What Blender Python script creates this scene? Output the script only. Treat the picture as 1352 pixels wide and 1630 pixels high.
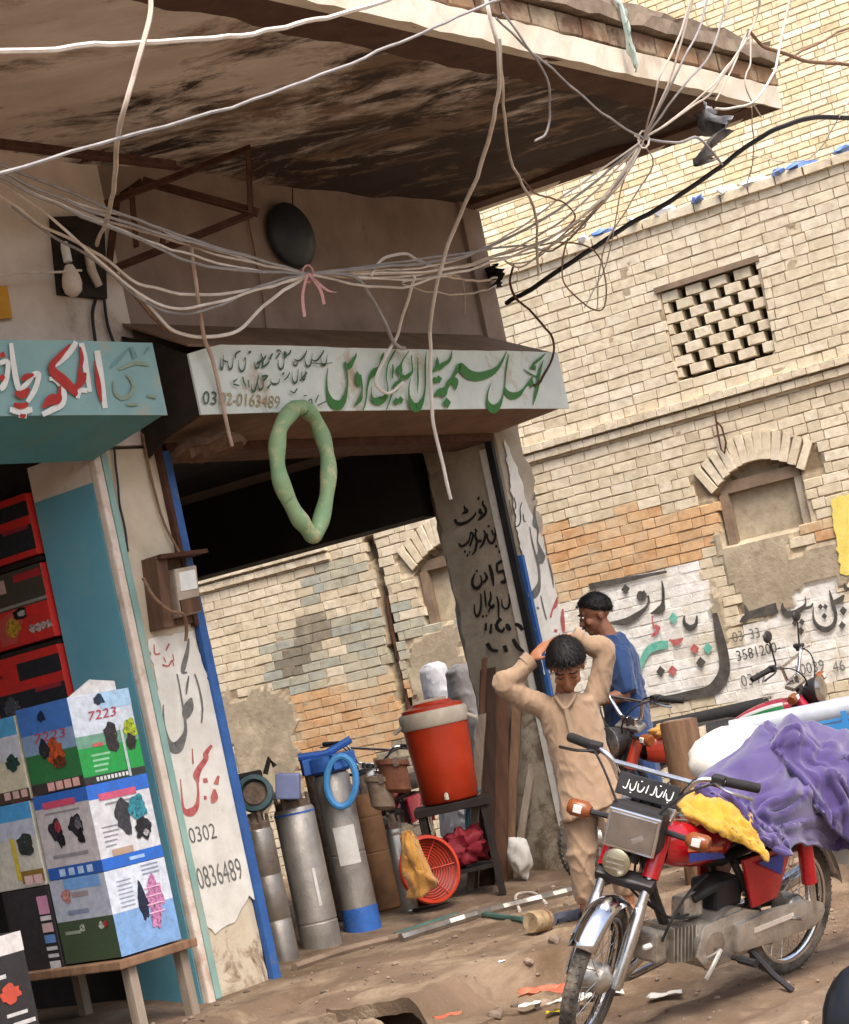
import bpy, bmesh, math, random
from mathutils import Vector, Matrix, noise
random.seed(7)
R = math.radians
sc = bpy.context.scene
for o in list(bpy.data.objects): bpy.data.objects.remove(o)
col = sc.collection

# ------------------------------------------------------------------ camera, sky, sun, exposure
FPX, HOR, CAMH, ROLL = 3200.0, 320.0, 1.15, R(12)
CR, SR = math.cos(ROLL), math.sin(ROLL)
cam_d = bpy.data.cameras.new('camera'); cam = bpy.data.objects.new('camera', cam_d); col.objects.link(cam)
cam.matrix_world = Matrix.Translation((0, 0, CAMH)) @ Matrix.Rotation(R(90), 4, 'X') @ Matrix.Rotation(-ROLL, 4, 'Z')
cam_d.sensor_width = 36; cam_d.lens = FPX * 36 / 1630
cam_d.shift_x = -(HOR * SR) / 1630; cam_d.shift_y = (HOR * CR) / 1630
cam_d.clip_end = 500; cam_d.clip_start = .05
sc.camera = cam
SUN_EL, SUN_AZ = R(58), R(160)      # azimuth measured clockwise from +Y: the sun stands behind the camera, a little right
w = bpy.data.worlds.new('World'); sc.world = w; w.use_nodes = True
nt = w.node_tree; bg = nt.nodes['Background']; sky = nt.nodes.new('ShaderNodeTexSky')
sky.sky_type = 'NISHITA'; sky.sun_disc = False; sky.sun_elevation = SUN_EL; sky.sun_rotation = SUN_AZ
sky.dust_density = 5.0; sky.air_density = 1.0; sky.ozone_density = 1.0
nt.links.new(sky.outputs[0], bg.inputs[0]); bg.inputs[1].default_value = .15
sd = bpy.data.lights.new('sun', 'SUN'); sd.energy = 1.5; sd.angle = R(28); sd.color = (1, .96, .89)
sun = bpy.data.objects.new('sun', sd); col.objects.link(sun)
sdir = Vector((math.sin(SUN_AZ) * math.cos(SUN_EL), math.cos(SUN_AZ) * math.cos(SUN_EL), math.sin(SUN_EL)))
sun.rotation_euler = sdir.to_track_quat('Z', 'Y').to_euler(); sun.location = (2, -4, 12)
sc.view_settings.view_transform = 'Standard'; sc.view_settings.look = 'None'
sc.view_settings.exposure = 1.15; sc.view_settings.gamma = 1
sc.render.film_transparent = False
sc.cycles.max_bounces = 8; sc.cycles.diffuse_bounces = 4

# ------------------------------------------------------------------ places: facade, lane wall, ground
UP = Vector((0, 0, 1)); CAMP = Vector((0, 0, CAMH))
D = Vector((2470, 3200, 0)).normalized(); N = Vector((D.y, -D.x, 0)); P0 = Vector((-1.273, 10.28, 0))
E_ = Vector((5500, -3200, 0)).normalized(); M_ = Vector((E_.y, -E_.x, 0)); L0 = Vector((2.9, 15.5, 0))
def F(t, o, z): return P0 + D * t + N * o + UP * z            # along the shop front, out from it, up
def L(s, o, z): return L0 + E_ * s + M_ * o + UP * z           # along the lane wall
CORN = F(3.3, 0, 0)
def S(s, o, z): return CORN - E_ * s + M_ * -o + UP * z        # along the building's lane side, out into the lane
def ray(px, py):
    dx, dy = px - 676, py - 815
    return Vector(((dx * CR - dy * SR) / FPX, 1, (HOR - (dx * SR + dy * CR)) / FPX))
def on(px, py, p, nn):
    r = ray(px, py); return CAMP + r * ((p - CAMP).dot(nn) / r.dot(nn))
def onfac(o): return lambda x, y, k=0: on(x, y, P0 + N * (o + k), N)
def onlane(o): return lambda x, y, k=0: on(x, y, L0 + M_ * (o + k), M_)
def onrev(t): return lambda x, y, k=0: on(x, y, P0 + D * (t - k), D)
def ong(x, y, z=0): return on(x, y, Vector((0, 0, z)), UP)
def dp(x, y, Y): r = ray(x, y); return CAMP + r * Y
def lane_sz(x, y):
    P = on(x, y, L0, M_); return (P - L0).dot(E_), P.z
def proj(P):
    a = FPX * P[0] / P[1]; b = HOR - FPX * (P[2] - CAMH) / P[1]
    return 676 + a * CR + b * SR, 815 - a * SR + b * CR

# ------------------------------------------------------------------ materials
def lin(h):
    h = h.lstrip('#'); v = [int(h[i:i + 2], 16) / 255 for i in (0, 2, 4)]
    return tuple((x / 12.92 if x <= .04045 else ((x + .055) / 1.055) ** 2.4) for x in v) + (1,)
def rgba(c): return lin(c) if isinstance(c, str) else tuple(c) + (1,) if len(c) == 3 else tuple(c)
MATS = {}
def mat(name, base='#888888', var=None, rough=.75, scale=6, bump=.15, bscale=60, metal=0, stretch=(1, 1, 1), dirt=None, dirt_amt=.5,
        dirt_scale=3, src=None, spec=.4, trans=0, sheen=0, island=0, detail=6, coat=0, dirt2=None, dirt2_amt=.5, dirt2_scale=1.5, dsoft=.12, grad=None):
    if name in MATS: return MATS[name]
    m = bpy.data.materials.new(name); m.use_nodes = True; t = m.node_tree; nd = t.nodes; b = nd['Principled BSDF']
    def new(k, **kw):
        x = nd.new(k)
        for a, v in kw.items(): setattr(x, a, v)
        return x
    geo = new('ShaderNodeNewGeometry'); mp = new('ShaderNodeMapping'); mp.inputs['Scale'].default_value = stretch
    t.links.new(geo.outputs['Position'], mp.inputs['Vector'])
    def nz(s, det=detail, rg=.6, dist=0):
        x = new('ShaderNodeTexNoise'); x.inputs['Scale'].default_value = s; x.inputs['Detail'].default_value = det
        x.inputs['Roughness'].default_value = rg; x.inputs['Distortion'].default_value = dist
        t.links.new(mp.outputs[0], x.inputs['Vector']); return x.outputs['Fac']
    def ramp(s, lo, hi):
        x = new('ShaderNodeMapRange'); x.inputs[1].default_value = lo; x.inputs[2].default_value = hi
        t.links.new(s, x.inputs[0]); return x.outputs[0]
    def mix(a, b_, f, blend='MIX'):
        x = new('ShaderNodeMix', data_type='RGBA', blend_type=blend)
        for s, k in ((f, 0), (a, 6), (b_, 7)):
            if isinstance(s, (int, float)): x.inputs[k].default_value = s
            elif isinstance(s, tuple): x.inputs[k].default_value = s
            else: t.links.new(s, x.inputs[k])
        return x.outputs[2]
    if src == 'attr':
        a = new('ShaderNodeAttribute', attribute_name='Col'); c = a.outputs['Color']
    elif src == 'object':
        a = new('ShaderNodeObjectInfo'); c = a.outputs['Color']
    else: c = rgba(base)
    v = rgba(var) if var else None
    if v: c = mix(c, v, ramp(nz(scale), .35, .65))
    else: c = mix(c, tuple(.78 * x for x in rgba(base)[:3]) + (1,), ramp(nz(scale), .4, .75)) if src is None else mix(c, (.66, .62, .57, 1), ramp(nz(scale), .42, .8), 'MULTIPLY')
    if island:
        rr = geo.outputs['Random Per Island']
        x = ramp(rr, 0, 1); x.node.inputs[3].default_value = 1 - island; x.node.inputs[4].default_value = 1 + island
        vm = new('ShaderNodeVectorMath', operation='SCALE'); t.links.new(c, vm.inputs[0]); t.links.new(x, vm.inputs['Scale']); c = vm.outputs[0]
    def gadd(s):
        if not grad: return s
        g0, ax_, lo, hi, amt = grad; vs = new('ShaderNodeVectorMath', operation='SUBTRACT'); vs.inputs[1].default_value = g0; t.links.new(geo.outputs['Position'], vs.inputs[0])
        vd = new('ShaderNodeVectorMath', operation='DOT_PRODUCT'); vd.inputs[1].default_value = ax_; t.links.new(vs.outputs[0], vd.inputs[0])
        r_ = ramp(vd.outputs['Value'], lo, hi); r_.node.inputs[3].default_value = -amt; r_.node.inputs[4].default_value = amt
        ad = new('ShaderNodeMath', operation='ADD'); t.links.new(s, ad.inputs[0]); t.links.new(r_, ad.inputs[1]); return ad.outputs[0]
    if dirt: c = mix(c, rgba(dirt), ramp(gadd(nz(dirt_scale, 8, .7, .4)), 1.0 - dirt_amt - dsoft, 1.0 - dirt_amt + dsoft))
    if dirt2: c = mix(c, rgba(dirt2), ramp(gadd(nz(dirt2_scale, 9, .72, .6)), 1.0 - dirt2_amt - dsoft * .8, 1.0 - dirt2_amt + dsoft * .8))
    if isinstance(c, tuple): b.inputs['Base Color'].default_value = c
    else: t.links.new(c, b.inputs['Base Color'])
    b.inputs['Metallic'].default_value = metal; b.inputs['Specular IOR Level'].default_value = spec
    rn = ramp(nz(scale * 2.3), .3, .7); rn.node.inputs[3].default_value = max(0.03, rough - .1); rn.node.inputs[4].default_value = min(1, rough + .12)
    t.links.new(rn, b.inputs['Roughness'])
    if trans: b.inputs['Transmission Weight'].default_value = trans
    if coat: b.inputs['Coat Weight'].default_value = coat; b.inputs['Coat Roughness'].default_value = .1
    if sheen: b.inputs['Sheen Weight'].default_value = sheen
    if bump:
        bp = new('ShaderNodeBump'); bp.inputs['Strength'].default_value = min(1, bump); bp.inputs['Distance'].default_value = .01
        t.links.new(nz(bscale, 8, .65), bp.inputs['Height']); t.links.new(bp.outputs[0], b.inputs['Normal'])
    MATS[name] = m; return m

# ------------------------------------------------------------------ mesh helpers
def tag(o, label=None, cat=None, group=None, kind=None):
    for k, v in (('label', label), ('category', cat), ('group', group), ('kind', kind)):
        if v: o[k] = v
    return o
def empty(name, loc=(0, 0, 0), label=None, cat=None, group=None):
    o = bpy.data.objects.new(name, None); o.location = loc; col.objects.link(o); o.empty_display_size = .1
    return tag(o, label, cat, group)
def adopt(o, parent):
    if parent is not None:
        o.parent = parent; bpy.context.view_layer.update() if False else None
        o.matrix_parent_inverse = wm(parent).inverted()
def wm(o):
    m = o.matrix_basis.copy()
    if o.parent: m = wm(o.parent) @ o.matrix_parent_inverse @ m
    return m
def cat_rom(pts, n):
    """smooth a poly line; points may be tuples of any length"""
    P = [tuple(p) for p in pts]; out = []
    if len(P) < 3:
        return [tuple(P[0][k] + (P[1][k] - P[0][k]) * i / n for k in range(len(P[0]))) for i in range(n + 1)]
    for i in range(len(P) - 1):
        a, b, c, d = P[max(0, i - 1)], P[i], P[i + 1], P[min(len(P) - 1, i + 2)]
        for j in range(n):
            u = j / n
            out.append(tuple(.5 * (2 * b[k] + (c[k] - a[k]) * u + (2 * a[k] - 5 * b[k] + 4 * c[k] - d[k]) * u * u + (3 * b[k] - a[k] - 3 * c[k] + d[k]) * u ** 3) for k in range(len(b))))
    out.append(P[-1]); return out
class MB:
    def __init__(s): s.v = []; s.f = []; s.c = []
    def add(s, vs, fs):
        k = len(s.v); s.v += [Vector(v) for v in vs]; s.f += [tuple(i + k for i in q) for q in fs]; return s
    def hexa(s, p):   # 8 points: bottom 4 (ccw), top 4
        return s.add(p, [(0, 3, 2, 1), (4, 5, 6, 7), (0, 1, 5, 4), (1, 2, 6, 5), (2, 3, 7, 6), (3, 0, 4, 7)])
    def box(s, c, size, m=None):
        x, y, z = (q / 2 for q in size); c = Vector(c)
        p = [Vector(q) for q in ((-x, -y, -z), (x, -y, -z), (x, y, -z), (-x, y, -z), (-x, -y, z), (x, -y, z), (x, y, z), (-x, y, z))]
        return s.hexa([(c + (m @ q if m else q)) for q in p])
    def fbox(s, fr, a0, a1, b0, b1, z0, z1):   # box in a frame function
        return s.hexa([fr(a0, b0, z0), fr(a1, b0, z0), fr(a1, b1, z0), fr(a0, b1, z0), fr(a0, b0, z1), fr(a1, b0, z1), fr(a1, b1, z1), fr(a0, b1, z1)])
    def tube(s, pts, r, n=8, cap=True, closed=False):
        P = [Vector(p[:3]) for p in pts]; k = len(P); rs = r if isinstance(r, (list, tuple)) else [r] * k
        up = None; rings = []
        for i in range(k):
            a = P[(i - 1) % k] if closed or i else P[i]; b = P[(i + 1) % k] if closed or i < k - 1 else P[i]
            tg = (b - a); tg = tg.normalized() if tg.length > 1e-9 else Vector((0, 0, 1))
            if up is None: up = Vector((0, 0, 1)) if abs(tg.z) < .9 else Vector((1, 0, 0))
            x = tg.cross(up)
            x = x.normalized() if x.length > 1e-6 else tg.orthogonal().normalized()
            y = x.cross(tg).normalized(); up = y
            rings.append([P[i] + (x * math.cos(2 * math.pi * j / n) + y * math.sin(2 * math.pi * j / n)) * rs[i] for j in range(n)])
        b0 = len(s.v)
        for q in rings: s.v += q
        for i in range(k if closed else k - 1):
            for j in range(n):
                a = b0 + i * n; b = b0 + ((i + 1) % k) * n
                s.f.append((a + j, a + (j + 1) % n, b + (j + 1) % n, b + j))
        if cap and not closed:
            s.f.append(tuple(b0 + j for j in reversed(range(n)))); s.f.append(tuple(b0 + (k - 1) * n + j for j in range(n)))
        return s
    def lathe(s, prof, m=None, n=20, cap=True):   # (r, z) list about local z
        m = m or Matrix(); b0 = len(s.v); k = len(prof)
        for r, z in prof:
            for j in range(n): s.v.append(m @ Vector((r * math.cos(2 * math.pi * j / n), r * math.sin(2 * math.pi * j / n), z)))
        for i in range(k - 1):
            for j in range(n): s.f.append((b0 + i * n + j, b0 + i * n + (j + 1) % n, b0 + (i + 1) * n + (j + 1) % n, b0 + (i + 1) * n + j))
        if cap:
            s.f.append(tuple(b0 + j for j in reversed(range(n)))); s.f.append(tuple(b0 + (k - 1) * n + j for j in range(n)))
        return s
    def ball(s, c, r, m=None, nu=14, nv=9):
        r = (r, r, r) if isinstance(r, (int, float)) else r; c = Vector(c); b0 = len(s.v)
        T = lambda q: c + (m @ q if m else q)
        s.v.append(T(Vector((0, 0, -r[2]))))
        for i in range(1, nv):
            a = -math.pi / 2 + math.pi * i / nv
            for j in range(nu):
                g = 2 * math.pi * j / nu; s.v.append(T(Vector((r[0] * math.cos(a) * math.cos(g), r[1] * math.cos(a) * math.sin(g), r[2] * math.sin(a)))))
        s.v.append(T(Vector((0, 0, r[2])))); top = len(s.v) - 1
        for j in range(nu):
            s.f.append((b0, b0 + 1 + (j + 1) % nu, b0 + 1 + j)); q = b0 + 1 + (nv - 2) * nu
            s.f.append((top, q + j, q + (j + 1) % nu))
        for i in range(nv - 2):
            for j in range(nu):
                a = b0 + 1 + i * nu; s.f.append((a + j, a + (j + 1) % nu, a + nu + (j + 1) % nu, a + nu + j))
        return s
    def prism(s, poly, vec):
        k = len(poly); vec = Vector(vec); poly = [Vector(p) for p in poly]
        return s.add(poly + [p + vec for p in poly], [tuple(reversed(range(k))), tuple(range(k, 2 * k))] + [(i, (i + 1) % k, k + (i + 1) % k, k + i) for i in range(k)])
    def grid(s, fn, nu, nv):
        b0 = len(s.v)
        for i in range(nu + 1):
            for j in range(nv + 1): s.v.append(Vector(fn(i / nu, j / nv)))
        for i in range(nu):
            for j in range(nv): a = b0 + i * (nv + 1) + j; s.f.append((a, a + 1, a + nv + 2, a + nv + 1))
        return s
    def build(s, name, m, parent=None, smooth=False, bevel=0, kind=None, label=None, cat=None, group=None, recalc=True, xf=None, mods=None, angle=40, jit=0):
        me = bpy.data.meshes.new(name)
        vs = [xf @ v for v in s.v] if xf else s.v
        if jit: vs = [v + Vector((random.uniform(-jit, jit), random.uniform(-jit, jit), random.uniform(-jit, jit))) for v in vs]
        org = Vector((0, 0, 0))
        if parent is None or cat:
            lo = Vector([min(v[i] for v in vs) for i in range(3)]); hi = Vector([max(v[i] for v in vs) for i in range(3)]); org = Vector(((lo.x + hi.x) / 2, (lo.y + hi.y) / 2, lo.z))
        me.from_pydata([tuple(v - org) for v in vs], [], s.f)
        if s.c:
            a = me.color_attributes.new('Col', 'FLOAT_COLOR', 'POINT')
            for i, c in enumerate(s.c): a.data[i].color = c
        if recalc or bevel:
            bm = bmesh.new(); bm.from_mesh(me); bmesh.ops.recalc_face_normals(bm, faces=bm.faces)
            if bevel: bmesh.ops.bevel(bm, geom=[e for e in bm.edges if len(e.link_faces) == 2 and e.calc_face_angle(0) > .6], offset=bevel, segments=2, affect='EDGES', profile=.6)
            bm.to_mesh(me); bm.free()
        if smooth:
            me.polygons.foreach_set('use_smooth', [True] * len(me.polygons)); me.set_sharp_from_angle(angle=R(angle))
        me.materials.append(m)
        o = bpy.data.objects.new(name, me); col.objects.link(o); o.location = org
        if parent is not None: adopt(o, parent)
        return tag(o, label, cat, group, kind)
def remesh(mb, voxel, smooth=2, disp=None, factor=.5):
    """voxel union of everything in the builder: one continuous surface; returns a new builder"""
    me = bpy.data.meshes.new('tmp'); me.from_pydata([tuple(v) for v in mb.v], [], mb.f)
    bm = bmesh.new(); bm.from_mesh(me); bmesh.ops.recalc_face_normals(bm, faces=bm.faces); bm.to_mesh(me); bm.free()
    o = bpy.data.objects.new('tmp', me); col.objects.link(o)
    r = o.modifiers.new('r', 'REMESH'); r.mode = 'VOXEL'; r.voxel_size = voxel
    if smooth: q = o.modifiers.new('s', 'SMOOTH'); q.iterations = smooth; q.factor = factor
    dg = bpy.context.evaluated_depsgraph_get(); ev = o.evaluated_get(dg).to_mesh()
    out = MB(); out.v = [v.co.copy() for v in ev.vertices]; nn = [v.normal.copy() for v in ev.vertices]; out.f = [tuple(p.vertices) for p in ev.polygons]
    if disp: out.v = [v + n_ * disp(v, n_) for v, n_ in zip(out.v, nn)]
    bpy.data.objects.remove(o); bpy.data.meshes.remove(me)
    return out
def nvec(v): v = Vector(v); return Vector((noise.noise(v), noise.noise(v + Vector((17.3, 5.1, 2.2))), noise.noise(v + Vector((3.7, 29.4, 11.8)))))
def wob(v, s, a): return noise.noise(Vector(v) * s) * a

# painted writing: pen strokes and letters laid out over the photograph's pixels and put onto a real surface
def paint(name, strokes, surf, m, parent, step=.0003, n=7, scale=None, wmin=.25, bold=1):
    mb = MB(); k = 0
    for st in strokes:
        if scale: st = [(scale[0] + p[0] * scale[2], scale[1] + p[1] * scale[2], p[2] * scale[2]) for p in st]
        q = cat_rom(st, n); k += 1
        for i, p in enumerate(q):
            a, b = q[max(0, i - 1)], q[min(len(q) - 1, i + 1)]; tx, ty = b[0] - a[0], b[1] - a[1]; l = math.hypot(tx, ty) or 1
            h = max(wmin, p[2]) * bold / 2
            mb.v.append(surf(p[0] - ty / l * h, p[1] + tx / l * h, k * step)); mb.v.append(surf(p[0] + ty / l * h, p[1] - tx / l * h, k * step))
            if i: c = len(mb.v) - 4; mb.f.append((c, c + 1, c + 3, c + 2))
    return mb.build(name, m, parent, recalc=False, kind='stuff')
def polys(name, pl, surf, m, parent, step=.0003, scale=None):
    mb = MB()
    for k, p in enumerate(pl):
        if scale: p = [(scale[0] + q[0] * scale[2], scale[1] + q[1] * scale[2]) for q in p]
        b = len(mb.v); mb.v += [surf(x, y, k * step) for x, y in p]; mb.f.append(tuple(range(b, b + len(p))))
    return mb.build(name, m, parent, recalc=False, kind='stuff' if len(pl) > 1 else None)
_fc = {}
def glyphs(txt):
    if txt not in _fc:
        c = bpy.data.curves.new('t', 'FONT'); c.body = txt; c.resolution_u = 3; o = bpy.data.objects.new('t', c); col.objects.link(o)
        me = o.evaluated_get(bpy.context.evaluated_depsgraph_get()).to_mesh()
        _fc[txt] = ([(v.co.x, v.co.y) for v in me.vertices], [tuple(p.vertices) for p in me.polygons]); bpy.data.objects.remove(o)
    return _fc[txt]
def letters(name, txt, x, y, h, ang, surf, m, parent, wx=1.0, shear=0, k=0):
    """font letters: baseline start x,y in photograph pixels, cap height h, turned by ang degrees counter-clockwise"""
    vs, fs = glyphs(txt); mb = MB(); s = h / .72; ca, sa = math.cos(R(ang)), math.sin(R(ang))
    for a, b in vs:
        a = (a + shear * b) * s * wx; b = b * s; mb.v.append(surf(x + a * ca - b * sa * 1.0, y - a * sa - b * ca, k))
    mb.f = fs
    return mb.build(name, m, parent, recalc=False, kind='stuff')
# ------------------------------------------------------------------ ground
def sm(a, b, x):
    u = max(0, min(1, (x - a) / (b - a))); return u * u * (3 - 2 * u)
pit_a, pit_b = ong(556, 1608, -.01), ong(692, 1594, -.01)
def gz(P, pit=True):
    t, o = (P - P0).dot(D), (P - P0).dot(N)
    ns = noise.fractal(Vector((P.x * 2.6, P.y * 2.6, 3.1)), .8, 2.0, 7)
    edge = 1.75 + .25 * noise.noise(Vector((t * 1.1, 5, 0))) + (.25 * (t + .5) if t > -.5 else 0) * .6
    edge += .06 * noise.noise(Vector((t * 6, o * 5, 2))); step = .7 * sm(edge, edge + .13, o) + .3 * sm(edge + .1, edge + .6, o)
    z = -.2 * step
    amp = .013 * sm(-.1, .6, o) + .005; ns += .7 * noise.noise(Vector((P.x * 17, P.y * 17, 1))) * sm(.1, .5, o)
    z += ns * amp + .05 * step * noise.noise(Vector((P.x * 3, P.y * 3, 0))) * (1 - sm(edge + .2, edge + 1.2, o))
    inlane = sm(3.2, 4.2, t); z += -.02 * inlane * (1 - step)
    if t < 3.2: z += .055 * sm(.1, -.5, o)
    for oc in (2.75, 3.35, 4.4):
        ru = (o - oc - .08 * math.sin(t * .9)) / .09
        if abs(ru) < 2: z += -.022 * math.exp(-ru * ru) * (1 + .35 * math.sin(t * 70)) + .01 * math.exp(-(abs(ru) - 1.3) ** 2 * 6)
    # the hole in the drain cover in front of the left shop
    pd = (pit_b - pit_a).normalized(); q = P - pit_a; a = q.dot(pd); b = q.dot(Vector((pd.y, -pd.x, 0)))
    if -.02 < a < (pit_b - pit_a).length + .02 and -.3 < b < .3 and pit: z -= .5
    if t < -.2: z -= .1 * sm(.45, .6, o) * (1 - sm(.7, .95, o)) * sm(-.2, -.6, t)
    return z
def steps(lo, f0, f1, hi, fine, coarse):
    a = []; x = lo
    while x < f0: a.append(x); x += coarse
    x = f0
    while x < f1: a.append(x); x += fine
    x = f1
    while x <= hi: a.append(x); x += coarse
    return a
ts = steps(-60, -3.2, 5.2, 60, .045, 1.6); os_ = steps(-30, -1.6, 5.2, 40, .045, 1.6)
g = MB()
for t in ts:
    for o in os_: P = F(t, o, 0); P.z = gz(P); g.v.append(P)
nn_ = len(os_)
for i in range(len(ts) - 1):
    for j in range(nn_ - 1): a = i * nn_ + j; g.f.append((a, a + 1, a + nn_ + 1, a + nn_))
dirt = mat('dirt', '#776250', '#655240', rough=.95, scale=2.2, bump=.9, bscale=55, dirt='#98856d', dirt_amt=.42, dirt_scale=2.3, dsoft=.1, dirt2='#59452f', dirt2_amt=.42, dirt2_scale=.9)
g.build('ground', dirt, smooth=True, kind='structure', angle=60)

pd_ = (pit_b - pit_a).normalized(); pq_ = Vector((pd_.y, -pd_.x, 0)); pl_ = (pit_b - pit_a).length; sb = MB()
def slab_pt(u, v): P = pit_a + pd_ * (-.12 + u * (pl_ + .24)) + pq_ * (-.42 + v * (.43 + .03 * math.sin(u * 9))); return P
top = [[slab_pt(i / 14, j / 6) for j in range(7)] for i in range(15)]
for i in range(15):
    for j in range(7): P = top[i][j].copy(); P.z = gz(P, False) + .012 + .006 * noise.noise(P * 9); sb.v.append(P)
for i in range(15):
    for j in range(7): P = top[i][j].copy(); P.z = gz(P, False) - .05; sb.v.append(P)
for i in range(14):
    for j in range(6): a = i * 7 + j; sb.f += [(a, a + 1, a + 8, a + 7), (a + 105, a + 112, a + 113, a + 106)]
for i in range(14): sb.f += [(i * 7, i * 7 + 7, i * 7 + 112, i * 7 + 105), (i * 7 + 6, i * 7 + 111, i * 7 + 118, i * 7 + 13)]
for j in range(6): sb.f += [(j, j + 105, j + 106, j + 1), (98 + j, 99 + j, 204 + j, 203 + j)]
sb.build('drain_cover', dirt, smooth=True, label='dirt-covered concrete slab over the dark drain hole at bottom edge', cat='drain cover', angle=40)

# ------------------------------------------------------------------ corner building
m_brown = mat('brown_plaster', '#978478', '#7f6e62', rough=.9, scale=3, bump=.25, bscale=70, dirt='#54402f', dirt_amt=.34, dirt_scale=1.2, dirt2='#a08b79', dirt2_amt=.34, dsoft=.08)
m_pale = mat('pale_plaster', '#dfd5ca', '#c8bcb0', rough=.9, scale=3, bump=.2, dirt='#7d6a5a', dirt_amt=.3)
m_cem = mat('cement', '#b3a793', '#9a8d79', rough=.92, scale=5, bump=.5, bscale=40, dirt='#6f604e', dirt_amt=.4, dirt_scale=3.5, dsoft=.06, dirt2='#5a4936', dirt2_amt=.38, dirt2_scale=2.5, grad=((0, 0, .8), (0, 0, -1), -.9, .8, .1))
m_cream = mat('cream_wash', '#cdbfa8', '#b8a88f', rough=.9, scale=4, bump=.5, bscale=35, dirt='#94826a', dirt_amt=.36, dirt_scale=4, dsoft=.06, dirt2='#7d654c', dirt2_amt=.36, dirt2_scale=3, grad=((0, 0, .35), (0, 0, -1), -.5, .4, .13))
m_soot = mat('soot_black', '#2b2724', '#1c1a19', rough=.95, scale=3, bump=.2)  # near-black base colour stands in for the unlit shop interior
m_white = mat('white_wash', '#dedad0', '#cbc6ba', rough=.85, scale=7, bump=.3, bscale=40, dirt='#a89c88', dirt_amt=.3, dirt_scale=6)
m_teal = mat('teal_paint', '#6aa6b6', '#5f99ac', rough=.7, scale=2, bump=.1, dirt='#7ba0a0', dirt_amt=.35)
m_tealp = mat('pale_teal_paint', '#8fb0a6', '#7f9f97', rough=.75, scale=5, bump=.15, dirt='#a79d86', dirt_amt=.35)
m_blue = mat('blue_rail_paint', '#33609f', '#2b528c', rough=.65, scale=9, bump=.2, dirt='#6b6a68', dirt_amt=.36, dirt_scale=7, dsoft=.05)
m_rust = mat('rusty_iron', '#5b3c2c', '#45291d', rough=.85, scale=12, bump=.4, metal=.2)
m_whrust = mat('white_rusty_paint', '#dccfc2', '#cdbcab', rough=.8, scale=9, bump=.4, bscale=30, dirt='#9a6b4a', dirt_amt=.36, dirt_scale=5)
m_wood = mat('old_wood', '#6b503c', '#52392a', rough=.85, scale=5, bump=.5, stretch=(4, 4, .5))
m_black = mat('black_paint', '#1b1a1c', '#2a282a', rough=.7, bump=.05)
m_dark = mat('dark_shadow_metal', '#2b211b', '#1d1612', rough=.8)
bld = empty('corner_building', F(1.6, 0, 0), 'corner shop building with brown plaster wall and deep overhanging balcony slab', 'building')
def pillar(name, foot, z0, z1, m, chip, lv=44):
    mb = MB(); k = len(foot)
    for i in range(lv + 1):
        z = z0 + (z1 - z0) * i / lv
        for j, p in enumerate(foot):
            q = p.copy(); c = chip.get(j, 0)
            if c:
                ctr = sum(foot, Vector()) / k; a = abs(noise.noise(Vector((z * 3.1, j * 7.7, 1)))) + .6 * max(0, noise.noise(Vector((z * 11, j * 3, 4))))
                q += (ctr - q).normalized() * c * a
            mb.v.append(q + UP * z)
    for i in range(lv):
        for j in range(k): mb.f.append((i * k + j, i * k + (j + 1) % k, (i + 1) * k + (j + 1) % k, (i + 1) * k + j))
    mb.f += [tuple(reversed(range(k))), tuple(lv * k + j for j in range(k))]
    return mb.build(name, m, bld)
def subdiv(a, b, n): return [a.lerp(b, i / n) for i in range(n)]
lp = pillar('pillar', [F(-.46, 0, 0), F(-.42, .012, 0), F(-.05, .01, 0), F(0, 0, 0), F(0, -.42, 0), F(-.46, -.42, 0)], -.15, 2.78, m_cream, {0: .01, 3: .012})
lp['label'] = 'left pillar with black and red painted Urdu writing'
cp = pillar('pillar', [F(2.955, 0, 0), F(3.2, .012, 0), F(3.3, 0, 0), S(.1, 0, 0), S(.7, 0, 0), S(.78, -.03, 0), F(2.93, -.57, 0), F(2.92, -.3, 0), F(2.92, -.08, 0)], -.3, 2.9, m_cem, {2: .16, 3: .06, 6: .05, 5: .05}, 70)
cp['label'] = 'corner pillar with chipped plaster and black Urdu notice'
b = MB().fbox(F, .0, 3.3, -.24, 0, 2.94, 4.32).build('upper_wall', m_brown, bld)
MB().fbox(F, -9, -.002, -.24, .006, 2.8, 4.32).build('upper_wall', m_pale, bld, label='pale grey upper wall over the left shop')
MB().fbox(F, .0, 2.95, -.3, -.01, 2.76, 2.94).build('shutter_box', m_wood, bld, bevel=.01)
MB().fbox(F, .05, 2.9, -.012, .02, 2.755, 2.80).build('shutter_bar', m_rust, bld)
MB().fbox(F, 2.9, 3.28, -.3, -.004, 2.9, 2.94).build('pillar_cap', m_cem, bld)
# lane side: wall over the side opening, far pier, inner faces
MB().fbox(S, .0, 6, -.24, -.005, 2.94, 4.32).build('side_wall', m_brown, bld)
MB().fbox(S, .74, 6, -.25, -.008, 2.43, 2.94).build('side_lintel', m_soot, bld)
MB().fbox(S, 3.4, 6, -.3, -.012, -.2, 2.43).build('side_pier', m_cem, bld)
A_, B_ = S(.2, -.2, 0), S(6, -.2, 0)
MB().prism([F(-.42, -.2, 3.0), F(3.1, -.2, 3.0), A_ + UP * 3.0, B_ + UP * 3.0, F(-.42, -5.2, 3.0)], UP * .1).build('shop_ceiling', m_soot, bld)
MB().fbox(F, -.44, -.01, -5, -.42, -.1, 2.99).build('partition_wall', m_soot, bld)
MB().fbox(F, .0, 2.0, -5.1, -5, -.1, 3.0).build('back_wall', m_soot, bld)
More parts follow.
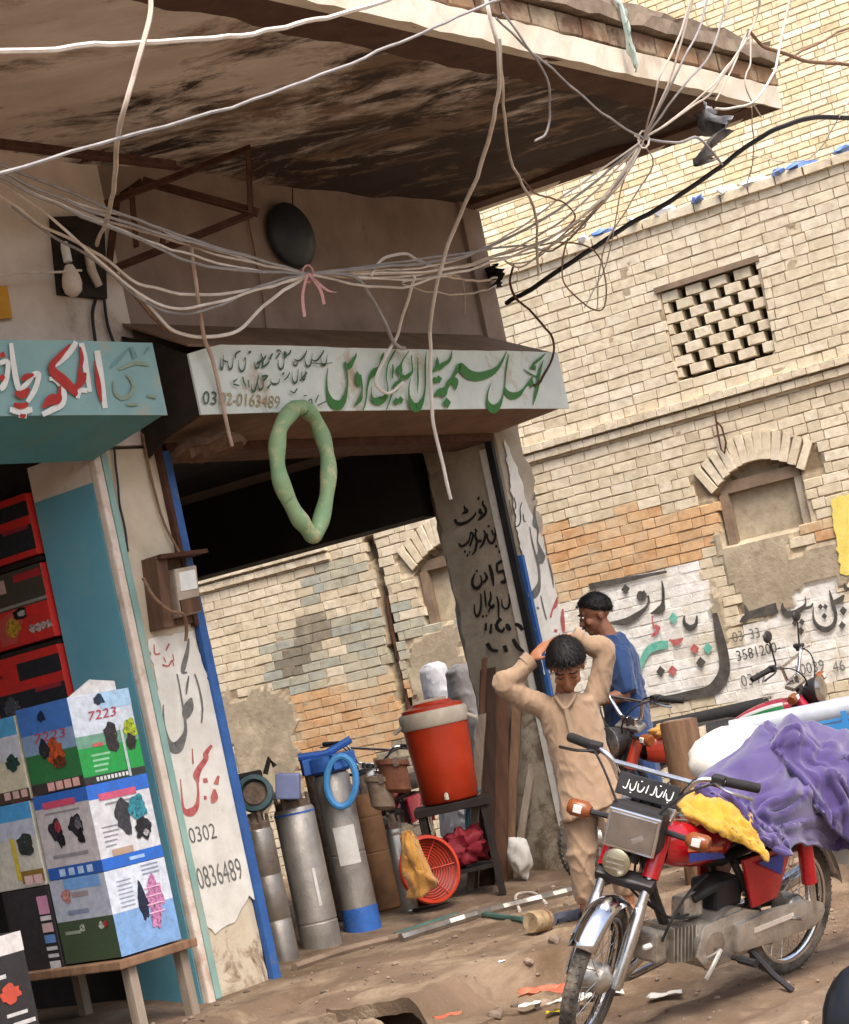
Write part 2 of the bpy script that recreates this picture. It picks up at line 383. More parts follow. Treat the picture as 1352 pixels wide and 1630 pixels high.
# shutter rails
def rail(t, side):
    r = MB().fbox(F, t, t + .055, -.05, .035, -.02, 2.76).build('shutter_rail', m_blue, bld, bevel=.004)
    MB().fbox(F, t + (.055 if side < 0 else -.05), t + (.075 if side < 0 else 0), -.06, .0, -.02, 2.76).build('rail_groove', m_dark, r)
    return r
rail(.0, 1)
r_ = MB().fbox(F, 2.925, 2.955, -.05, .03, -.02, 2.02).build('shutter_rail', m_blue, bld, bevel=.004)
MB().fbox(F, 2.895, 2.923, -.05, .0, -.02, 2.76).build('rail_groove', m_black, r_)  # solid black strip painted as the shadow beside the rail
MB().fbox(F, 2.905, 2.919, -.11, -.055, .1, 2.72).build('white_edge_strip', m_white, cp)
# left pillar dressing: rusty white gate post, teal strip, solid dark strip painted as the gap's shade
MB().fbox(F, -.488, -.44, .0, .05, -.05, 2.80).build('gate_post', m_whrust, bld, bevel=.012)
MB().fbox(F, -.44, -.42, .0, .02, -.05, 2.80).build('post_gap', m_dark, bld)
MB().fbox(F, -.419, -.375, .0, .03, .0, 2.80).build('teal_strip', m_tealp, bld, bevel=.006)
MB().fbox(F, -.03, -.002, .005, .04, 1.85, 2.80).build('iron_channel', m_rust, bld)
# left shop: teal reveal, header, inner walls and roof
MB().fbox(F, -.49, -.462, -.44, .0, .0, 2.62).build('teal_reveal', m_teal, bld)
MB().fbox(F, -.488, -.462, -.44, .0, 2.62, 2.80).build('reveal_top', m_pale, bld)
MB().fbox(F, -9, -.49, -.24, .0, 2.795, 2.86).build('left_header', m_dark, bld)
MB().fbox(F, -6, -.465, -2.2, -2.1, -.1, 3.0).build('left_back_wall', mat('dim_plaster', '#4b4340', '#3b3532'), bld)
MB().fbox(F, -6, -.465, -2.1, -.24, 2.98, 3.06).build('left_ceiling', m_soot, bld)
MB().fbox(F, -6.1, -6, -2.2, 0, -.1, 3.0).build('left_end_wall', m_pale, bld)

# balcony slab
BZ, BO, BT = 4.265, 2.0, 3.69
def BC(t, o):        # clip the right end to the skew side edge
    tm = 3.3 + (BT - 3.3) * o / BO; return min(t, tm)
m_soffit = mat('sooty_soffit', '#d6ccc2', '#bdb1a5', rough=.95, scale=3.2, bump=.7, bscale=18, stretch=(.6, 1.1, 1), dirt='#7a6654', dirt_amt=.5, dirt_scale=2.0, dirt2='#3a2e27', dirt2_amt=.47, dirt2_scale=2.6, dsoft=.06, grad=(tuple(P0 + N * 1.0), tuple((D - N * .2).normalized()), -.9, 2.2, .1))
m_bare = mat('bare_brown_concrete', '#5c4234', '#4a3428', rough=.95, scale=6, bump=.5, bscale=30)
m_ledge = mat('grey_ledge', '#8d7d6c', '#6e6052', rough=.95, scale=8, bump=.5, bscale=30, dirt='#4a3f34', dirt_amt=.35)
m_fascia = mat('white_fascia', '#d8cfc0', '#c3b7a4', rough=.9, scale=3, bump=.3, dirt='#9c8b76', dirt_amt=.3, dirt_scale=2)
def soff(u, v):
    o = v * (BO - .3); t = -6 + u * (BC(99, o) + 6); P = F(t, o, BZ + .02)
    P.z += .018 * noise.fractal(P * 1.6, 1, 2, 4) - .03 * sm(.9, 1.0, 1 - v) * (.5 + noise.noise(P * 2.2)); return P
sl = MB().hexa([F(-6, .002, BZ + .06), F(3.3, .002, BZ + .06), F(BC(99, BO - .04), BO - .04, BZ + .06), F(-6, BO - .04, BZ + .06), F(-6, .002, BZ + .38), F(3.3, .002, BZ + .38), F(BC(99, BO - .04), BO - .04, BZ + .38), F(-6, BO - .04, BZ + .38)]).build('balcony_slab', m_ledge, bld)
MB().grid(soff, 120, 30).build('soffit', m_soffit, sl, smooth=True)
def eb(u, v):
    o0 = BO - .3 + .05 * noise.noise(Vector((u * 23, 2, 0))); o = o0 + v * (BO - .01 - o0); t = -6 + u * (BC(99, o) + 6)
    P = F(t, o, BZ - .006 + .012 * noise.noise(Vector((u * 60, v * 3, 0)))); return P
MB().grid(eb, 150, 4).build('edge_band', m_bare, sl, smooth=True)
# side strip of the soffit over the lane corner
MB().hexa([F(3.1, .0, BZ - .01), F(3.32, .0, BZ - .01), F(BT, BO, BZ - .01), F(BT - .25, BO, BZ - .01), F(3.1, .0, BZ + .05), F(3.32, .0, BZ + .05), F(BT, BO, BZ + .05), F(BT - .25, BO, BZ + .05)]).build('side_band', m_bare, sl)
def strip(name, z0, z1, out, m, jt=.006, n=90):
    """a moulding running along the front edge and round the lane corner"""
    mb = MB(); path = []
    path += [(F(-6 + (BT + 6) * i / n, BO, 0), N) for i in range(n + 1)]
    A, B = F(BT, BO, 0), F(3.3, 0, 0); dd = (B - A).normalized(); sn = Vector((-dd.y, dd.x, 0)); sn = sn if sn.dot(D) > 0 else -sn
    path[-1] = (A, (N + sn))
    path += [(A.lerp(B, i / 20), sn) for i in range(1, 21)]
    for P, q in path:
        j = lambda: random.uniform(-jt, jt)
        mb.v += [P - q * .06 + UP * z0, P + q * (out + j()) + UP * (z0 + j()), P + q * (out + j()) + UP * (z1 + j()), P - q * .06 + UP * (z1 + j() * .5)]
    for i in range(len(path) - 1):
        for k in range(4): a = i * 4; mb.f.append((a + k, a + (k + 1) % 4, a + 4 + (k + 1) % 4, a + 4 + k))
    mb.f += [(0, 1, 2, 3), tuple(len(mb.v) - 4 + k for k in (3, 2, 1, 0))]
    return mb.build(name, m, sl)
strip('fascia', BZ - .01, BZ + .125, .012, m_fascia)
strip('brick_bed', BZ + .126, BZ + .255, -.02, m_dark, .002)
strip('ledge', BZ + .256, BZ + .335, .05, m_ledge, .012)
strip('ledge_top', BZ + .336, BZ + .385, .02, m_ledge, .02)
def brick_mesh(k):
    rnd = random.Random(k); j = lambda a: rnd.uniform(-a, a); iv = .05; mb = MB()
    # unit brick: x -.5...5, y 0 (back) .. 1 (front), z -.5...5
    for y, s_, a in ((0, .5, 0), (.9, .5, .018), (1, .5 - iv * .6, .022)):
        for x, z in ((-1, -1), (1, -1), (1, 1), (-1, 1)):
            mb.v.append(Vector((x * (s_ if y < 1 else .49) + j(a) * .6, y + j(a * .8), z * (s_ if y < 1 else .455) + j(a) * 2.2)))
    mb.f = [(4 * r + q, 4 * r + (q + 1) % 4, 4 * r + 4 + (q + 1) % 4, 4 * r + 4 + q) for r in (0, 1) for q in range(4)] + [(8, 9, 10, 11)]
    return mb
BV = [brick_mesh(k) for k in range(14)]
def brick_me(k, m):
    key = ('bk', k, m.name)
    if key not in _fc:
        me = bpy.data.meshes.new('brick'); me.from_pydata([tuple(v) for v in BV[k].v], [], BV[k].f); me.materials.append(m)
        bm = bmesh.new(); bm.from_mesh(me); bmesh.ops.recalc_face_normals(bm, faces=bm.faces); bm.to_mesh(me); bm.free(); _fc[key] = me
    return _fc[key]
def frame_m(x, y, z, org):   # columns
    m = Matrix.Identity(4)
    for i, c in enumerate((x, y, z)):
        for r in range(3): m[r][i] = c[r]
    m.translation = org; return m
m_bobj = mat('brick_single', src='object', rough=.95, scale=14, bump=.6, bscale=28, dirt='#c2b498', dirt_amt=.4, dirt_scale=2.3, dirt2='#96866c', dirt2_amt=.27, dirt2_scale=3.5)
m_batt = mat('brick_joined', src='attr', rough=.95, scale=14, bump=.6, bscale=28, dirt='#c2b498', dirt_amt=.4, dirt_scale=2.3, dirt2='#96866c', dirt2_amt=.27, dirt2_scale=3.5)
def brick_obj(mx, c, parent, k=None):
    o = bpy.data.objects.new('brick', brick_me(random.randrange(14) if k is None else k, m_bobj)); col.objects.link(o)
    o.matrix_basis = mx; o.color = tuple(c) + (1,); adopt(o, parent); return o
x = -3.0
while x < BT - .1:
    l = random.uniform(.2, .24); c = lin(random.choice(['#8a6a50', '#7b5d47', '#95775c', '#6c5342']))[:3]
    brick_obj(frame_m(D * l, N * .05, UP * .105, F(x + l / 2, BO - .045 + random.uniform(-.004, .006), BZ + .19)), c, sl); x += l + .014

# ------------------------------------------------------------------ lane wall of weathered brick
def cl(h): return Vector(lin(h)[:3])
CREAM = [cl(h) for h in ('#d6c8ae', '#cfc0a4', '#dacdb5', '#c9ba9d', '#d3c5a9', '#dfd3bd')]
ORNG = [cl(h) for h in ('#c99d70', '#d0a97c', '#bd8c60', '#c6a27a', '#d4b48c')]
WHITE = [cl(h) for h in ('#e6e3dc', '#dddad2', '#ece9e2')]
GREY = [cl(h) for h in ('#a39a88', '#96907f', '#aca28d')]
BLUEG = [cl(h) for h in ('#b3ad98', '#a5a798', '#b5ad95', '#a3a9a2')]
def zl(px, py, rx, ry):   # a patch given by its centre and size in the photograph -> wall metres
    s, z = lane_sz(px, py); k = FPX / (L(s, 0, 0).y); return (s, z, rx / k * 1.05, ry / k)
Z_OR = [zl(1000, 880, 150, 55), zl(1330, 850, 60, 32), zl(560, 1140, 110, 58), zl(640, 1110, 60, 40), zl(480, 1180, 40, 60), zl(900, 900, 60, 60)]
Z_WH = [zl(1020, 1010, 135, 95), zl(1100, 1040, 50, 75), zl(950, 1060, 60, 60), zl(1290, 1030, 130, 75), zl(1230, 1060, 90, 60), zl(1300, 960, 40, 30)]
Z_PL = [zl(1215, 915, 75, 85), zl(1130, 990, 34, 60), zl(1300, 900, 60, 40), zl(415, 1190, 62, 100), zl(700, 1060, 55, 70)]
Z_BG = [zl(600, 1040, 90, 60), zl(690, 1010, 60, 40), zl(480, 1060, 70, 50), zl(540, 920, 50, 20)]
Z_DK = [zl(490, 1010, 35, 25), zl(470, 1060, 20, 18), zl(640, 1180, 60, 50)]
def inz(zs, s, z, nzs=.35, fr=2.2):
    best = -9
    for a, b, ra, rb in zs:
        dd = max(abs(s - a) / ra, abs(z - b) / rb) * .6 + .4 * math.hypot((s - a) / ra, (z - b) / rb); best = max(best, 1 - dd)
    return best + nzs * noise.fractal(Vector((s * fr, z * fr, 7.3)), 1, 2, 4)
LAT = (-.83, .0, 3.36, 4.05)
def arch_z(s, c, hw, zs, rise): u = (s - c) / hw; return zs + rise * (1 - u * u)
WIN = [(-.36, .36, 2.40, .17, 1.98), (-3.2, .36, 2.40, .17, 1.9)]
def wall_hole(s, z, g=0):
    if LAT[0] - g < s < LAT[1] + g and LAT[2] - g < z < LAT[3] + g: return 'lat'
    for c, hw, zs, rise, zb in WIN:
        if abs(s - c) < hw + g and zb - g < z < arch_z(s, c, hw, zs, rise) + g: return 'win'
        if abs(s - c) < hw + .17 + g and arch_z(s, c, hw, zs, rise) <= z < arch_z(s, c, hw + .1, zs, rise) + .2 + g and z > zs - .02: return 'arch'
    if abs(s + 3.95 + .02 * math.sin(z * 5)) < .045 + g and z < 2.8: return 'crack'
    return None
def wall_base(s, z):
    w_, p_, o_, b_, d_ = inz(Z_WH, s, z, .3), inz(Z_PL, s, z, .4), inz(Z_OR, s, z, .45), inz(Z_BG, s, z, .5), inz(Z_DK, s, z, .5)
    if w_ > 0: return 'w'
    if p_ > 0: return 'p'
    if o_ > 0: return 'o'
    if d_ > .1: return 'd'
    if b_ > 0: return 'b'
    return 'c'
def pick(k, rnd=random):
    q = {'w': WHITE, 'o': ORNG, 'p': GREY, 'b': BLUEG, 'd': [cl('#8f8674'), cl('#7d7567')], 'c': CREAM}[k]
    c = rnd.choice(q).lerp(rnd.choice(q), rnd.random()); c = c.lerp(sum(q, Vector((0, 0, 0))) / len(q), .35) * rnd.uniform(.93, 1.05)
    return c
lw = empty('lane_wall', L(-2, 0, 0), 'tall cream brick wall with brick lattice, blind arched windows and painted writing', 'wall')
# mortar body as a relief: joints behind the bricks, plaster over them, recesses for the windows
S0, S1, WZ0, WZ1, CO = -7.0, 5.0, -.4, 4.58, .083
mb = MB(); ds = .04; ni, nj = int((S1 - S0) / ds), int((WZ1 - WZ0) / ds); kk = []
for i in range(ni + 1):
    for j in range(nj + 1):
        s, z = S0 + i * ds, WZ0 + j * ds; h = wall_hole(s, z); k = wall_base(s, z); o = min(-.0008, -.009 + .015 * noise.noise(Vector((s * 5, z * 7, 4)))); c = cl('#a6947a') * random.uniform(.82, 1.1)
        if k == 'w': o = -.004; c = pick('w') * .93
        if k == 'p': o = .008 + .006 * noise.noise(Vector((s * 5, z * 5, 0))); c = cl('#aa9c85').lerp(cl('#978a75'), .5 + .5 * noise.noise(Vector((s * 3, z * 3, 2))))
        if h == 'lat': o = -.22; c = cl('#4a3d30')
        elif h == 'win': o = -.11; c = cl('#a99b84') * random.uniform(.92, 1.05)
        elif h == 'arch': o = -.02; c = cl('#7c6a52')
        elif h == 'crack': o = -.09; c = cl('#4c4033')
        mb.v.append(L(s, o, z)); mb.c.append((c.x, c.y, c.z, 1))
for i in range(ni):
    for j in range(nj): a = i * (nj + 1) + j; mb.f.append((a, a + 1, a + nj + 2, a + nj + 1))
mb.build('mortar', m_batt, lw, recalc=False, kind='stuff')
MB().fbox(L, S0, S1, -.5, -.26, WZ0, WZ1).build('wall_core', m_cem, lw)
# bricks
rows = int((WZ1 - WZ0) / CO); blist = []
for r in range(rows):
    z = WZ0 + (r + .5) * CO; s = S0 - random.random() * .2; hd = r % 2
    while s < S1:
        l = random.choice([.2, .21, .19, .2, .105, .2] if not hd else [.11, .2, .11, .2, .19]) * random.uniform(.93, 1.06)
        c = s + l / 2; s += l + random.uniform(.004, .009)
        if any(wall_hole(c + dx * l * .42, z) for dx in (-1, 0, 1)):
            ok = None
            for fr in (.75, .5, .3):
                for sd in (-1, 1):
                    c2 = c + sd * l * (1 - fr) / 2
                    if ok is None and not any(wall_hole(c2 + dx * l * fr * .45, z) for dx in (-1, 0, 1)): ok = (c2, l * fr)
            if ok is None: continue
            c, l = ok
        k = wall_base(c, z)
        if k == 'p' and random.random() < .93: continue
        blist.append((c, z + random.uniform(-.003, .003), l, CO - random.uniform(.003, .009), random.uniform(-.0015, .0025) + (-.002 if k == 'w' else 0), pick(k), random.uniform(-.012, .012)))
def extra(c, z, l, h, o, k='c', rot=0): blist.append((c, z, l, h, o, pick(k), rot))
s = -2.9
while s < S1: extra(s + .055, 3.135, .113, .06, .06); extra(s + .055, 3.06, .113, .06, .035); s += .116
s = -6.6
while s < -4.45: extra(s + .055, 2.80, .113, .06, .05); extra(s + .055, 2.72, .113, .06, .03); s += .116
s = S0
while s < S1: extra(s + .11, 4.6, .215, .07, .03 + random.uniform(0, .01)); s += .228
ROWH = (LAT[3] - LAT[2]) / 8     # lattice
for r in range(8):
    z = LAT[2] + (r + .5) * ROWH; s = LAT[0] + (.0 if r % 2 else -.1)
    while s < LAT[1] - .02:
        a, b_ = max(s, LAT[0]), min(s + .138, LAT[1])
        if b_ - a > .03: extra((a + b_) / 2, z, b_ - a, ROWH - .009, -.02)
        s += .208
for c, hw, zs, rise, zb in WIN:      # arch voussoirs
    for q in range(13):
        a = -1 + 2 * q / 12.0; sx = c + a * (hw + .06); zz = arch_z(sx, c, hw + .06, zs, rise) + .12
        if c < -3: zz -= .0
        extra(sx, zz, .225, .068 + .004 * (q % 2), .004 + random.uniform(0, .01), 'c', R(90) - a * .55)
def bmx(b_):
    c, z, l, h, o, cc, rot = b_; x_ = E_ * math.cos(rot) + UP * math.sin(rot); z_ = UP * math.cos(rot) - E_ * math.sin(rot)
    return frame_m(x_ * l, M_ * .1, z_ * h, L(c, o - .1, z))
def vis(b_):
    x_, y_ = proj(L(b_[0], b_[4], b_[1]))
    return 810 < x_ < 1380 and 250 < y_ < 1120 and not (x_ < 900 and y_ > 1000) and not (x_ < 850 and y_ > 480)
order = sorted(range(len(blist)), key=lambda i: (not vis(blist[i]), -blist[i][2] * blist[i][3]))
for i in order[:300]: brick_obj(bmx(blist[i]), blist[i][5], lw)
mb = MB()
for i in order[300:]:
    mx = bmx(blist[i]); k = random.randrange(14); c = blist[i][5]
    mb.add([mx @ v for v in BV[k].v], BV[k].f); mb.c += [(c.x, c.y, c.z, 1)] * len(BV[k].v)
mb.build('brickwork', m_batt, lw, recalc=True, kind='stuff')
# window furniture of the lane wall
m_gwood = mat('grey_old_wood', '#8a7662', '#6f5d4c', rough=.9, scale=6, bump=.4)
for c, hw, zs, rise, zb in WIN:
    f_ = MB().fbox(L, c - hw + .02, c + hw - .02, -.1, -.045, zs - .02, zs + .07).build('window_head', m_gwood, lw)
    MB().fbox(L, c - hw + .005, c - hw + .08, -.1, -.04, zb, zs - .02).build('window_jamb', m_gwood, lw)
    MB().fbox(L, c + hw - .08, c + hw - .005, -.1, -.05, zb, zs - .02).build('window_jamb', m_cem, lw)
MB().fbox(L, LAT[0] - .04, LAT[1] + .03, -.1, .012, LAT[3] + .005, LAT[3] + .05).build('lattice_lintel', m_gwood, lw)
mb = MB().tube([L(-3.93 + .01 * math.sin(z * 9), -.03, z) for z in [i * .15 for i in range(0, 16)]], .022, 8).build('drain_pipe', m_rust, lw)
MB().tube([tuple(L(lane_sz(x_, y_)[0], .05, lane_sz(x_, y_)[1])) for x_, y_ in ((1142, 655), (1147, 690), (1152, 715), (1157, 722), (1160, 705), (1153, 680), (1146, 672))], .008, 6).build('iron_hook', m_rust, lw)

# ------------------------------------------------------------------ tall pale brick house behind the lane wall
YO = -9.0
yb = empty('brick_house', L(0, YO, 0), 'tall sunlit pale yellow brick house rising behind the lane wall', 'building')
MB().fbox(L, -14, 16, YO - .5, YO - .012, -.3, 12).build('wall_body', mat('yellow_mortar', '#bfae8a', '#b09e7a', rough=.95), yb)
YC = [cl(h) for h in ('#efe0bd', '#eadab4', '#f2e6c8', '#e4d2a8', '#f4ebd2')]
yl = []
for r in range(int(9.2 / .083)):
    z = 2.6 + r * .083; s = -9 - random.random() * .2
    while s < 9.5:
        l = random.choice([.23, .23, .115, .235]) * random.uniform(.97, 1.03); c = s + l / 2; s += l + .012
        cc = random.choice(YC) * random.uniform(.92, 1.06)
        if random.random() < .006: cc = cl('#f0ece0')
        yl.append((c, z, l, (.083 - random.uniform(.008, .014)), YO, cc, random.uniform(-.008, .008)))
def yvis(b_):
    x_, y_ = proj(L(b_[0], YO, b_[1])); return x_ > 1040 and x_ < 1370 and y_ > -20 and y_ < 290 and (x_ > 1255 or y_ > 200)
order = sorted(range(len(yl)), key=lambda i: (not yvis(yl[i]), -yl[i][2]))
m_yatt = mat('yellow_brick_joined', src='attr', rough=.95, scale=14, bump=.5, bscale=28); m_bobj = mat('yellow_brick_single', src='object', rough=.95, scale=14, bump=.5, bscale=28)
for i in order[:300]: brick_obj(bmx(yl[i]), yl[i][5], yb)
mb = MB()
for i in order[300:]:
    mx = bmx(yl[i]); k = random.randrange(14); c = yl[i][5]
    mb.add([mx @ v for v in BV[k].v], BV[k].f); mb.c += [(c.x, c.y, c.z, 1)] * len(BV[k].v)
mb.build('brickwork', m_yatt, yb, recalc=True, kind='stuff')
# ------------------------------------------------------------------ shop signs and painted writing
m_swhite = mat('sign_white', '#ccd2c8', '#bcc3ba', rough=.6, scale=5, bump=.05, dirt='#a58d70', dirt_amt=.37, dirt_scale=2.6, dsoft=.07, dirt2='#8e8678', dirt2_amt=.28, dirt2_scale=9)
m_steal = mat('sign_teal', '#86aaa8', '#7b9e9d', rough=.6, scale=3, bump=.05, dirt='#a39f8c', dirt_amt=.37, dirt_scale=2.6, dsoft=.07, dirt2='#6f8a86', dirt2_amt=.3, dirt2_scale=8)
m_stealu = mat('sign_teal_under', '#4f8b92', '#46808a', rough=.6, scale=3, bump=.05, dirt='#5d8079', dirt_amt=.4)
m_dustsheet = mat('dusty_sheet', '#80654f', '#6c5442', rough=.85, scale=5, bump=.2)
m_green = mat('green_letters', '#2f7034', '#386a2c', rough=.6, scale=25, bump=0, dirt='#9c9a8a', dirt_amt=.27, dirt_scale=14, dsoft=.05)
m_dgreen = mat('dark_green_letters', '#38503f', '#46594a', rough=.7, scale=30, bump=0)
m_ochre = mat('ochre_letters', '#8f7c53', '#a2906b', rough=.7, scale=30, bump=0)
m_red = mat('red_letters', '#b23129', '#a02a24', rough=.6, scale=25, bump=0, dirt='#9c9a8a', dirt_amt=.27, dirt_scale=14, dsoft=.05)
m_offw = mat('white_letters', '#e3e3de', '#d5d6d0', rough=.6, scale=25, bump=0, dirt='#9c9a8a', dirt_amt=.27, dirt_scale=14, dsoft=.05)
m_fade = mat('faded_teal_letters', '#5f8a88', '#6f9290', rough=.7, scale=30, bump=0)
m_fade2 = mat('faded_olive_letters', '#7f8d78', '#8c9a86', rough=.7, scale=30, bump=0)
m_ink = mat('black_ink', '#1f1c1a', '#2a2623', rough=.75, scale=30, bump=0)
m_gink = mat('grey_ink', '#5a5856', '#78756f', rough=.8, scale=30, bump=0)
m_rink = mat('faded_red_ink', '#a4484a', '#b76d68', rough=.8, scale=30, bump=0)
m_tink = mat('teal_ink', '#4fa08c', '#7fb5a4', rough=.8, scale=22, bump=0)
SO = .45
def bent_panel(t0, t1, z0, z1, lt=0):
    mb = MB(); n = 40
    for i in range(n + 1):
        u = i / n; t = t0 + (t1 - t0) * u; w_ = .006 * math.sin(u * 9) + .004 * noise.noise(Vector((u * 20, 0, 0)))
        q = lt * max(0, 1 - u * 14)
        for z, o in ((z0 + .01 * math.sin(u * 3.1), SO + w_), (z1 - q + .006 * noise.noise(Vector((u * 15, 3, 0))), SO + w_)):
            mb.v += [F(t, o, z), F(t, o - .012, z)]
    for i in range(n):
        a = i * 4; mb.f += [(a, a + 4, a + 6, a + 2), (a + 1, a + 3, a + 7, a + 5), (a + 2, a + 6, a + 7, a + 3), (a, a + 1, a + 5, a + 4)]
    mb.f += [(0, 2, 3, 1), (4 * n, 4 * n + 1, 4 * n + 3, 4 * n + 2)]
    return mb
sg = empty('shop_sign', F(1.5, SO, 2.84), 'long white sheet-metal shop sign with green painted Urdu lettering', 'sign')
bent_panel(-.1, 3.16, 2.842, 3.2, .05).build('panel', m_swhite, sg)
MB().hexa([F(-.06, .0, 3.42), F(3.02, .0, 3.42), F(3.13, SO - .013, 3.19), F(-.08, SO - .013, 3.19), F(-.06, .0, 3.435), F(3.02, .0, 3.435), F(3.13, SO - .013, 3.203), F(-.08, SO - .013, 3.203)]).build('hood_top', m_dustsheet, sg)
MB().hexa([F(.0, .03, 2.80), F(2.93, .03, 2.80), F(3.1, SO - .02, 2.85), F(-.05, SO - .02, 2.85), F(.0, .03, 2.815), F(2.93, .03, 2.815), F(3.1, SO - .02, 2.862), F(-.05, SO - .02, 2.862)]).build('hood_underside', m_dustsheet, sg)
MB().prism([F(-.095, SO - .015, 2.85), F(-.095, SO - .015, 3.15), F(-.12, .25, 3.26), F(-.1, .02, 3.36), F(-.1, .02, 2.72), F(-.13, .25, 2.80)], D * .01).build('end_plate', m_dark, sg)
MB().prism([F(3.15, SO - .015, 2.86), F(3.15, SO - .015, 3.19), F(3.1, .02, 3.3), F(3.1, .02, 2.9)], D * .01).build('end_plate', m_dustsheet, sg)
mb = MB()
for u, v in ((-.1, .0),): pass
MB().ball(F(.1, .26, 2.72), (.2, .14, .06), nu=12, nv=7).build('bent_flap', m_wood, sg, smooth=True, jit=.02)
K = .1479
def dia(x, y, r, q=1.0): return [(x - r * .8, y + .1 * r), (x - .1 * r, y - r * q), (x + r * .85, y - .15 * r), (x + .15 * r, y + r * q)]
sf = onfac(SO + .012)
paint('lettering', [
 [(150,310,8),(138,430,14),(145,560,28),(180,660,70),(250,710,110),(310,670,70),(350,560,28),(362,440,18),(352,350,22),(345,300,30),(335,240,18)],
 [(340,270,30),(380,290,60),(410,250,40),(430,210,36),(450,180,22),(455,140,5)],
 [(460,345,10),(475,400,50),(480,450,66),(490,505,34)], [(500,380,20),(518,500,18),(515,580,20),(495,650,45),(435,725,8)],
 [(750,140,6),(735,190,30),(715,240,14),(700,300,30),(660,350,80),(620,390,50),(595,430,28),(575,520,18),(565,620,16),(545,720,14),(515,790,6)],
 [(620,515,6),(618,590,14),(640,650,50),(700,665,85),(760,630,60),(790,570,20),(795,520,12),(780,420,14),(785,330,16),(800,260,14),(840,180,22),(880,110,14)],
 [(850,270,14),(848,340,22),(845,420,14)], [(850,530,10),(880,490,50),(920,470,60),(938,400,20),(920,330,70),(935,280,30),(960,220,14),(1020,130,10)],
 [(930,480,20),(890,550,16),(840,590,20),(810,680,14),(770,780,6)], [(1050,170,12),(1055,260,16),(1060,340,22),(1030,380,40),(990,410,50),(950,390,30),(920,350,30)],
 [(1120,200,8),(1118,330,18),(1120,450,18),(1115,580,4)],
 [(1040,420,8),(1022,520,14),(1025,610,24),(1050,690,60),(1100,735,100),(1150,690,60),(1185,600,22),(1200,480,16),(1198,350,20),(1200,240,18),(1210,130,6)],
 [(1325,190,10),(1335,270,30),(1300,330,40),(1265,350,20)], [(1270,440,20),(1300,440,50),(1345,430,30)]], sf, m_green, sg, scale=(500, 540, K))
paint('lettering', [
 [(200,120,6),(190,190,24),(160,240,40),(110,270,50),(70,300,60),(40,290,30),(42,190,8)],
 [(790,130,6),(740,240,26),(680,320,50),(600,370,80),(480,400,95),(380,375,100),(320,320,90),(290,290,70),(240,360,40),(210,410,30)],
 [(200,410,30),(230,450,80),(240,510,40),(232,550,6)], [(205,420,40),(170,470,50),(140,530,40),(120,590,50),(90,625,20)],
 [(130,530,30),(80,560,70),(40,590,50),(10,600,10)],
 [(625,465,6),(590,560,14),(582,650,22),(600,710,60),(650,750,95),(705,710,55),(740,640,20),(765,540,14),(775,430,14),(785,320,16),(800,230,16),(812,160,6)],
 [(770,520,20),(790,570,50),(850,610,80),(920,590,60),(970,540,26),(1010,490,24),(1050,460,50),(1060,420,20),(1080,400,12)],
 [(1050,440,50),(1060,490,40),(1048,525,8)], [(1045,320,10),(1080,300,50),(1098,335,10)], [(1075,270,30),(1110,240,30),(1160,200,26),(1210,150,6)],
 [(970,320,8),(1010,350,14),(1060,380,14),(1110,400,14),(1150,380,10)], [(1185,220,4),(1160,300,24),(1135,400,30),(1120,520,36),(1100,600,30),(1075,710,4)]], sf, m_green, sg, scale=(690, 540, K))
polys('dots', [dia(885, 670, 42, 1.1), dia(932, 655, 42, 1.1)], sf, m_green, sg, scale=(500, 540, K))
polys('dots', [dia(145, 685, 55, 1.1), dia(58, 430, 45), dia(15, 440, 40)], sf, m_green, sg, scale=(690, 540, K))
KC = .1701
sl_ = []
def bowl(x, y, w_, h, t=10): return [(x, y, 3), (x + w_ * .1, y + h * .7, t * .7), (x + w_ * .45, y + h, t * 1.6), (x + w_ * .85, y + h * .7, t * .8), (x + w_, y - h * .2, 4)]
for x, y, w_, h in ((300,170,30,110),(370,190,50,90),(470,190,70,110),(620,210,50,60),(840,190,60,90),(980,200,50,45),(1090,150,70,105),(1240,160,60,85),(770,370,90,50),(650,380,60,90),(970,300,60,110),(1060,300,40,80),(590,420,50,70)):
    sl_.append(bowl(x, y, w_, h, 13))
sl_ += [[(320,190,12),(345,205,16),(370,215,12)],[(440,180,10),(450,130,16),(490,110,14)],[(530,190,24),(535,170,8)],[(565,130,6),(575,120,26),(590,110,6)],[(680,130,8),(700,200,14),(690,270,14)],[(760,190,20),(790,130,12)],
  [(820,180,14),(860,130,14)],[(830,110,14),(850,100,16),(865,120,14)],[(905,180,10),(910,150,34),(900,110,12)],[(925,150,16),(950,130,16),(960,100,12)],[(990,190,10),(1040,200,18),(1090,150,16),(1110,100,8)],
  [(1150,190,10),(1200,200,16),(1250,140,16),(1270,100,8)],[(700,260,20),(740,230,18),(760,200,10)],[(640,230,20),(700,190,26),(730,150,10)],[(420,400,20),(460,370,8)],[(420,420,14),(480,435,14)],[(510,350,12),(520,400,14),(540,440,10)],[(560,380,10),(570,450,12)],
  [(620,470,18),(640,430,14),(660,330,8)],[(690,350,22),(740,340,18),(700,390,24)],[(740,460,20),(770,420,12)],[(880,330,22),(900,310,10)],[(900,380,10),(930,350,12),(950,310,8)],[(1040,390,10),(1080,350,16),(1110,310,18)],
  [(1150,220,6),(1250,230,10),(1350,220,8)],[(1080,530,12),(1110,525,10)],[(1110,600,10),(1150,560,14),(1160,630,12)],[(1190,590,12),(1220,520,10)],[(1210,620,12),(1290,580,12)],[(950,480,8),(990,500,14),(1020,460,12)]]
paint('small_lettering', sl_, sf, m_dgreen, sg, scale=(300, 540, KC), n=4)
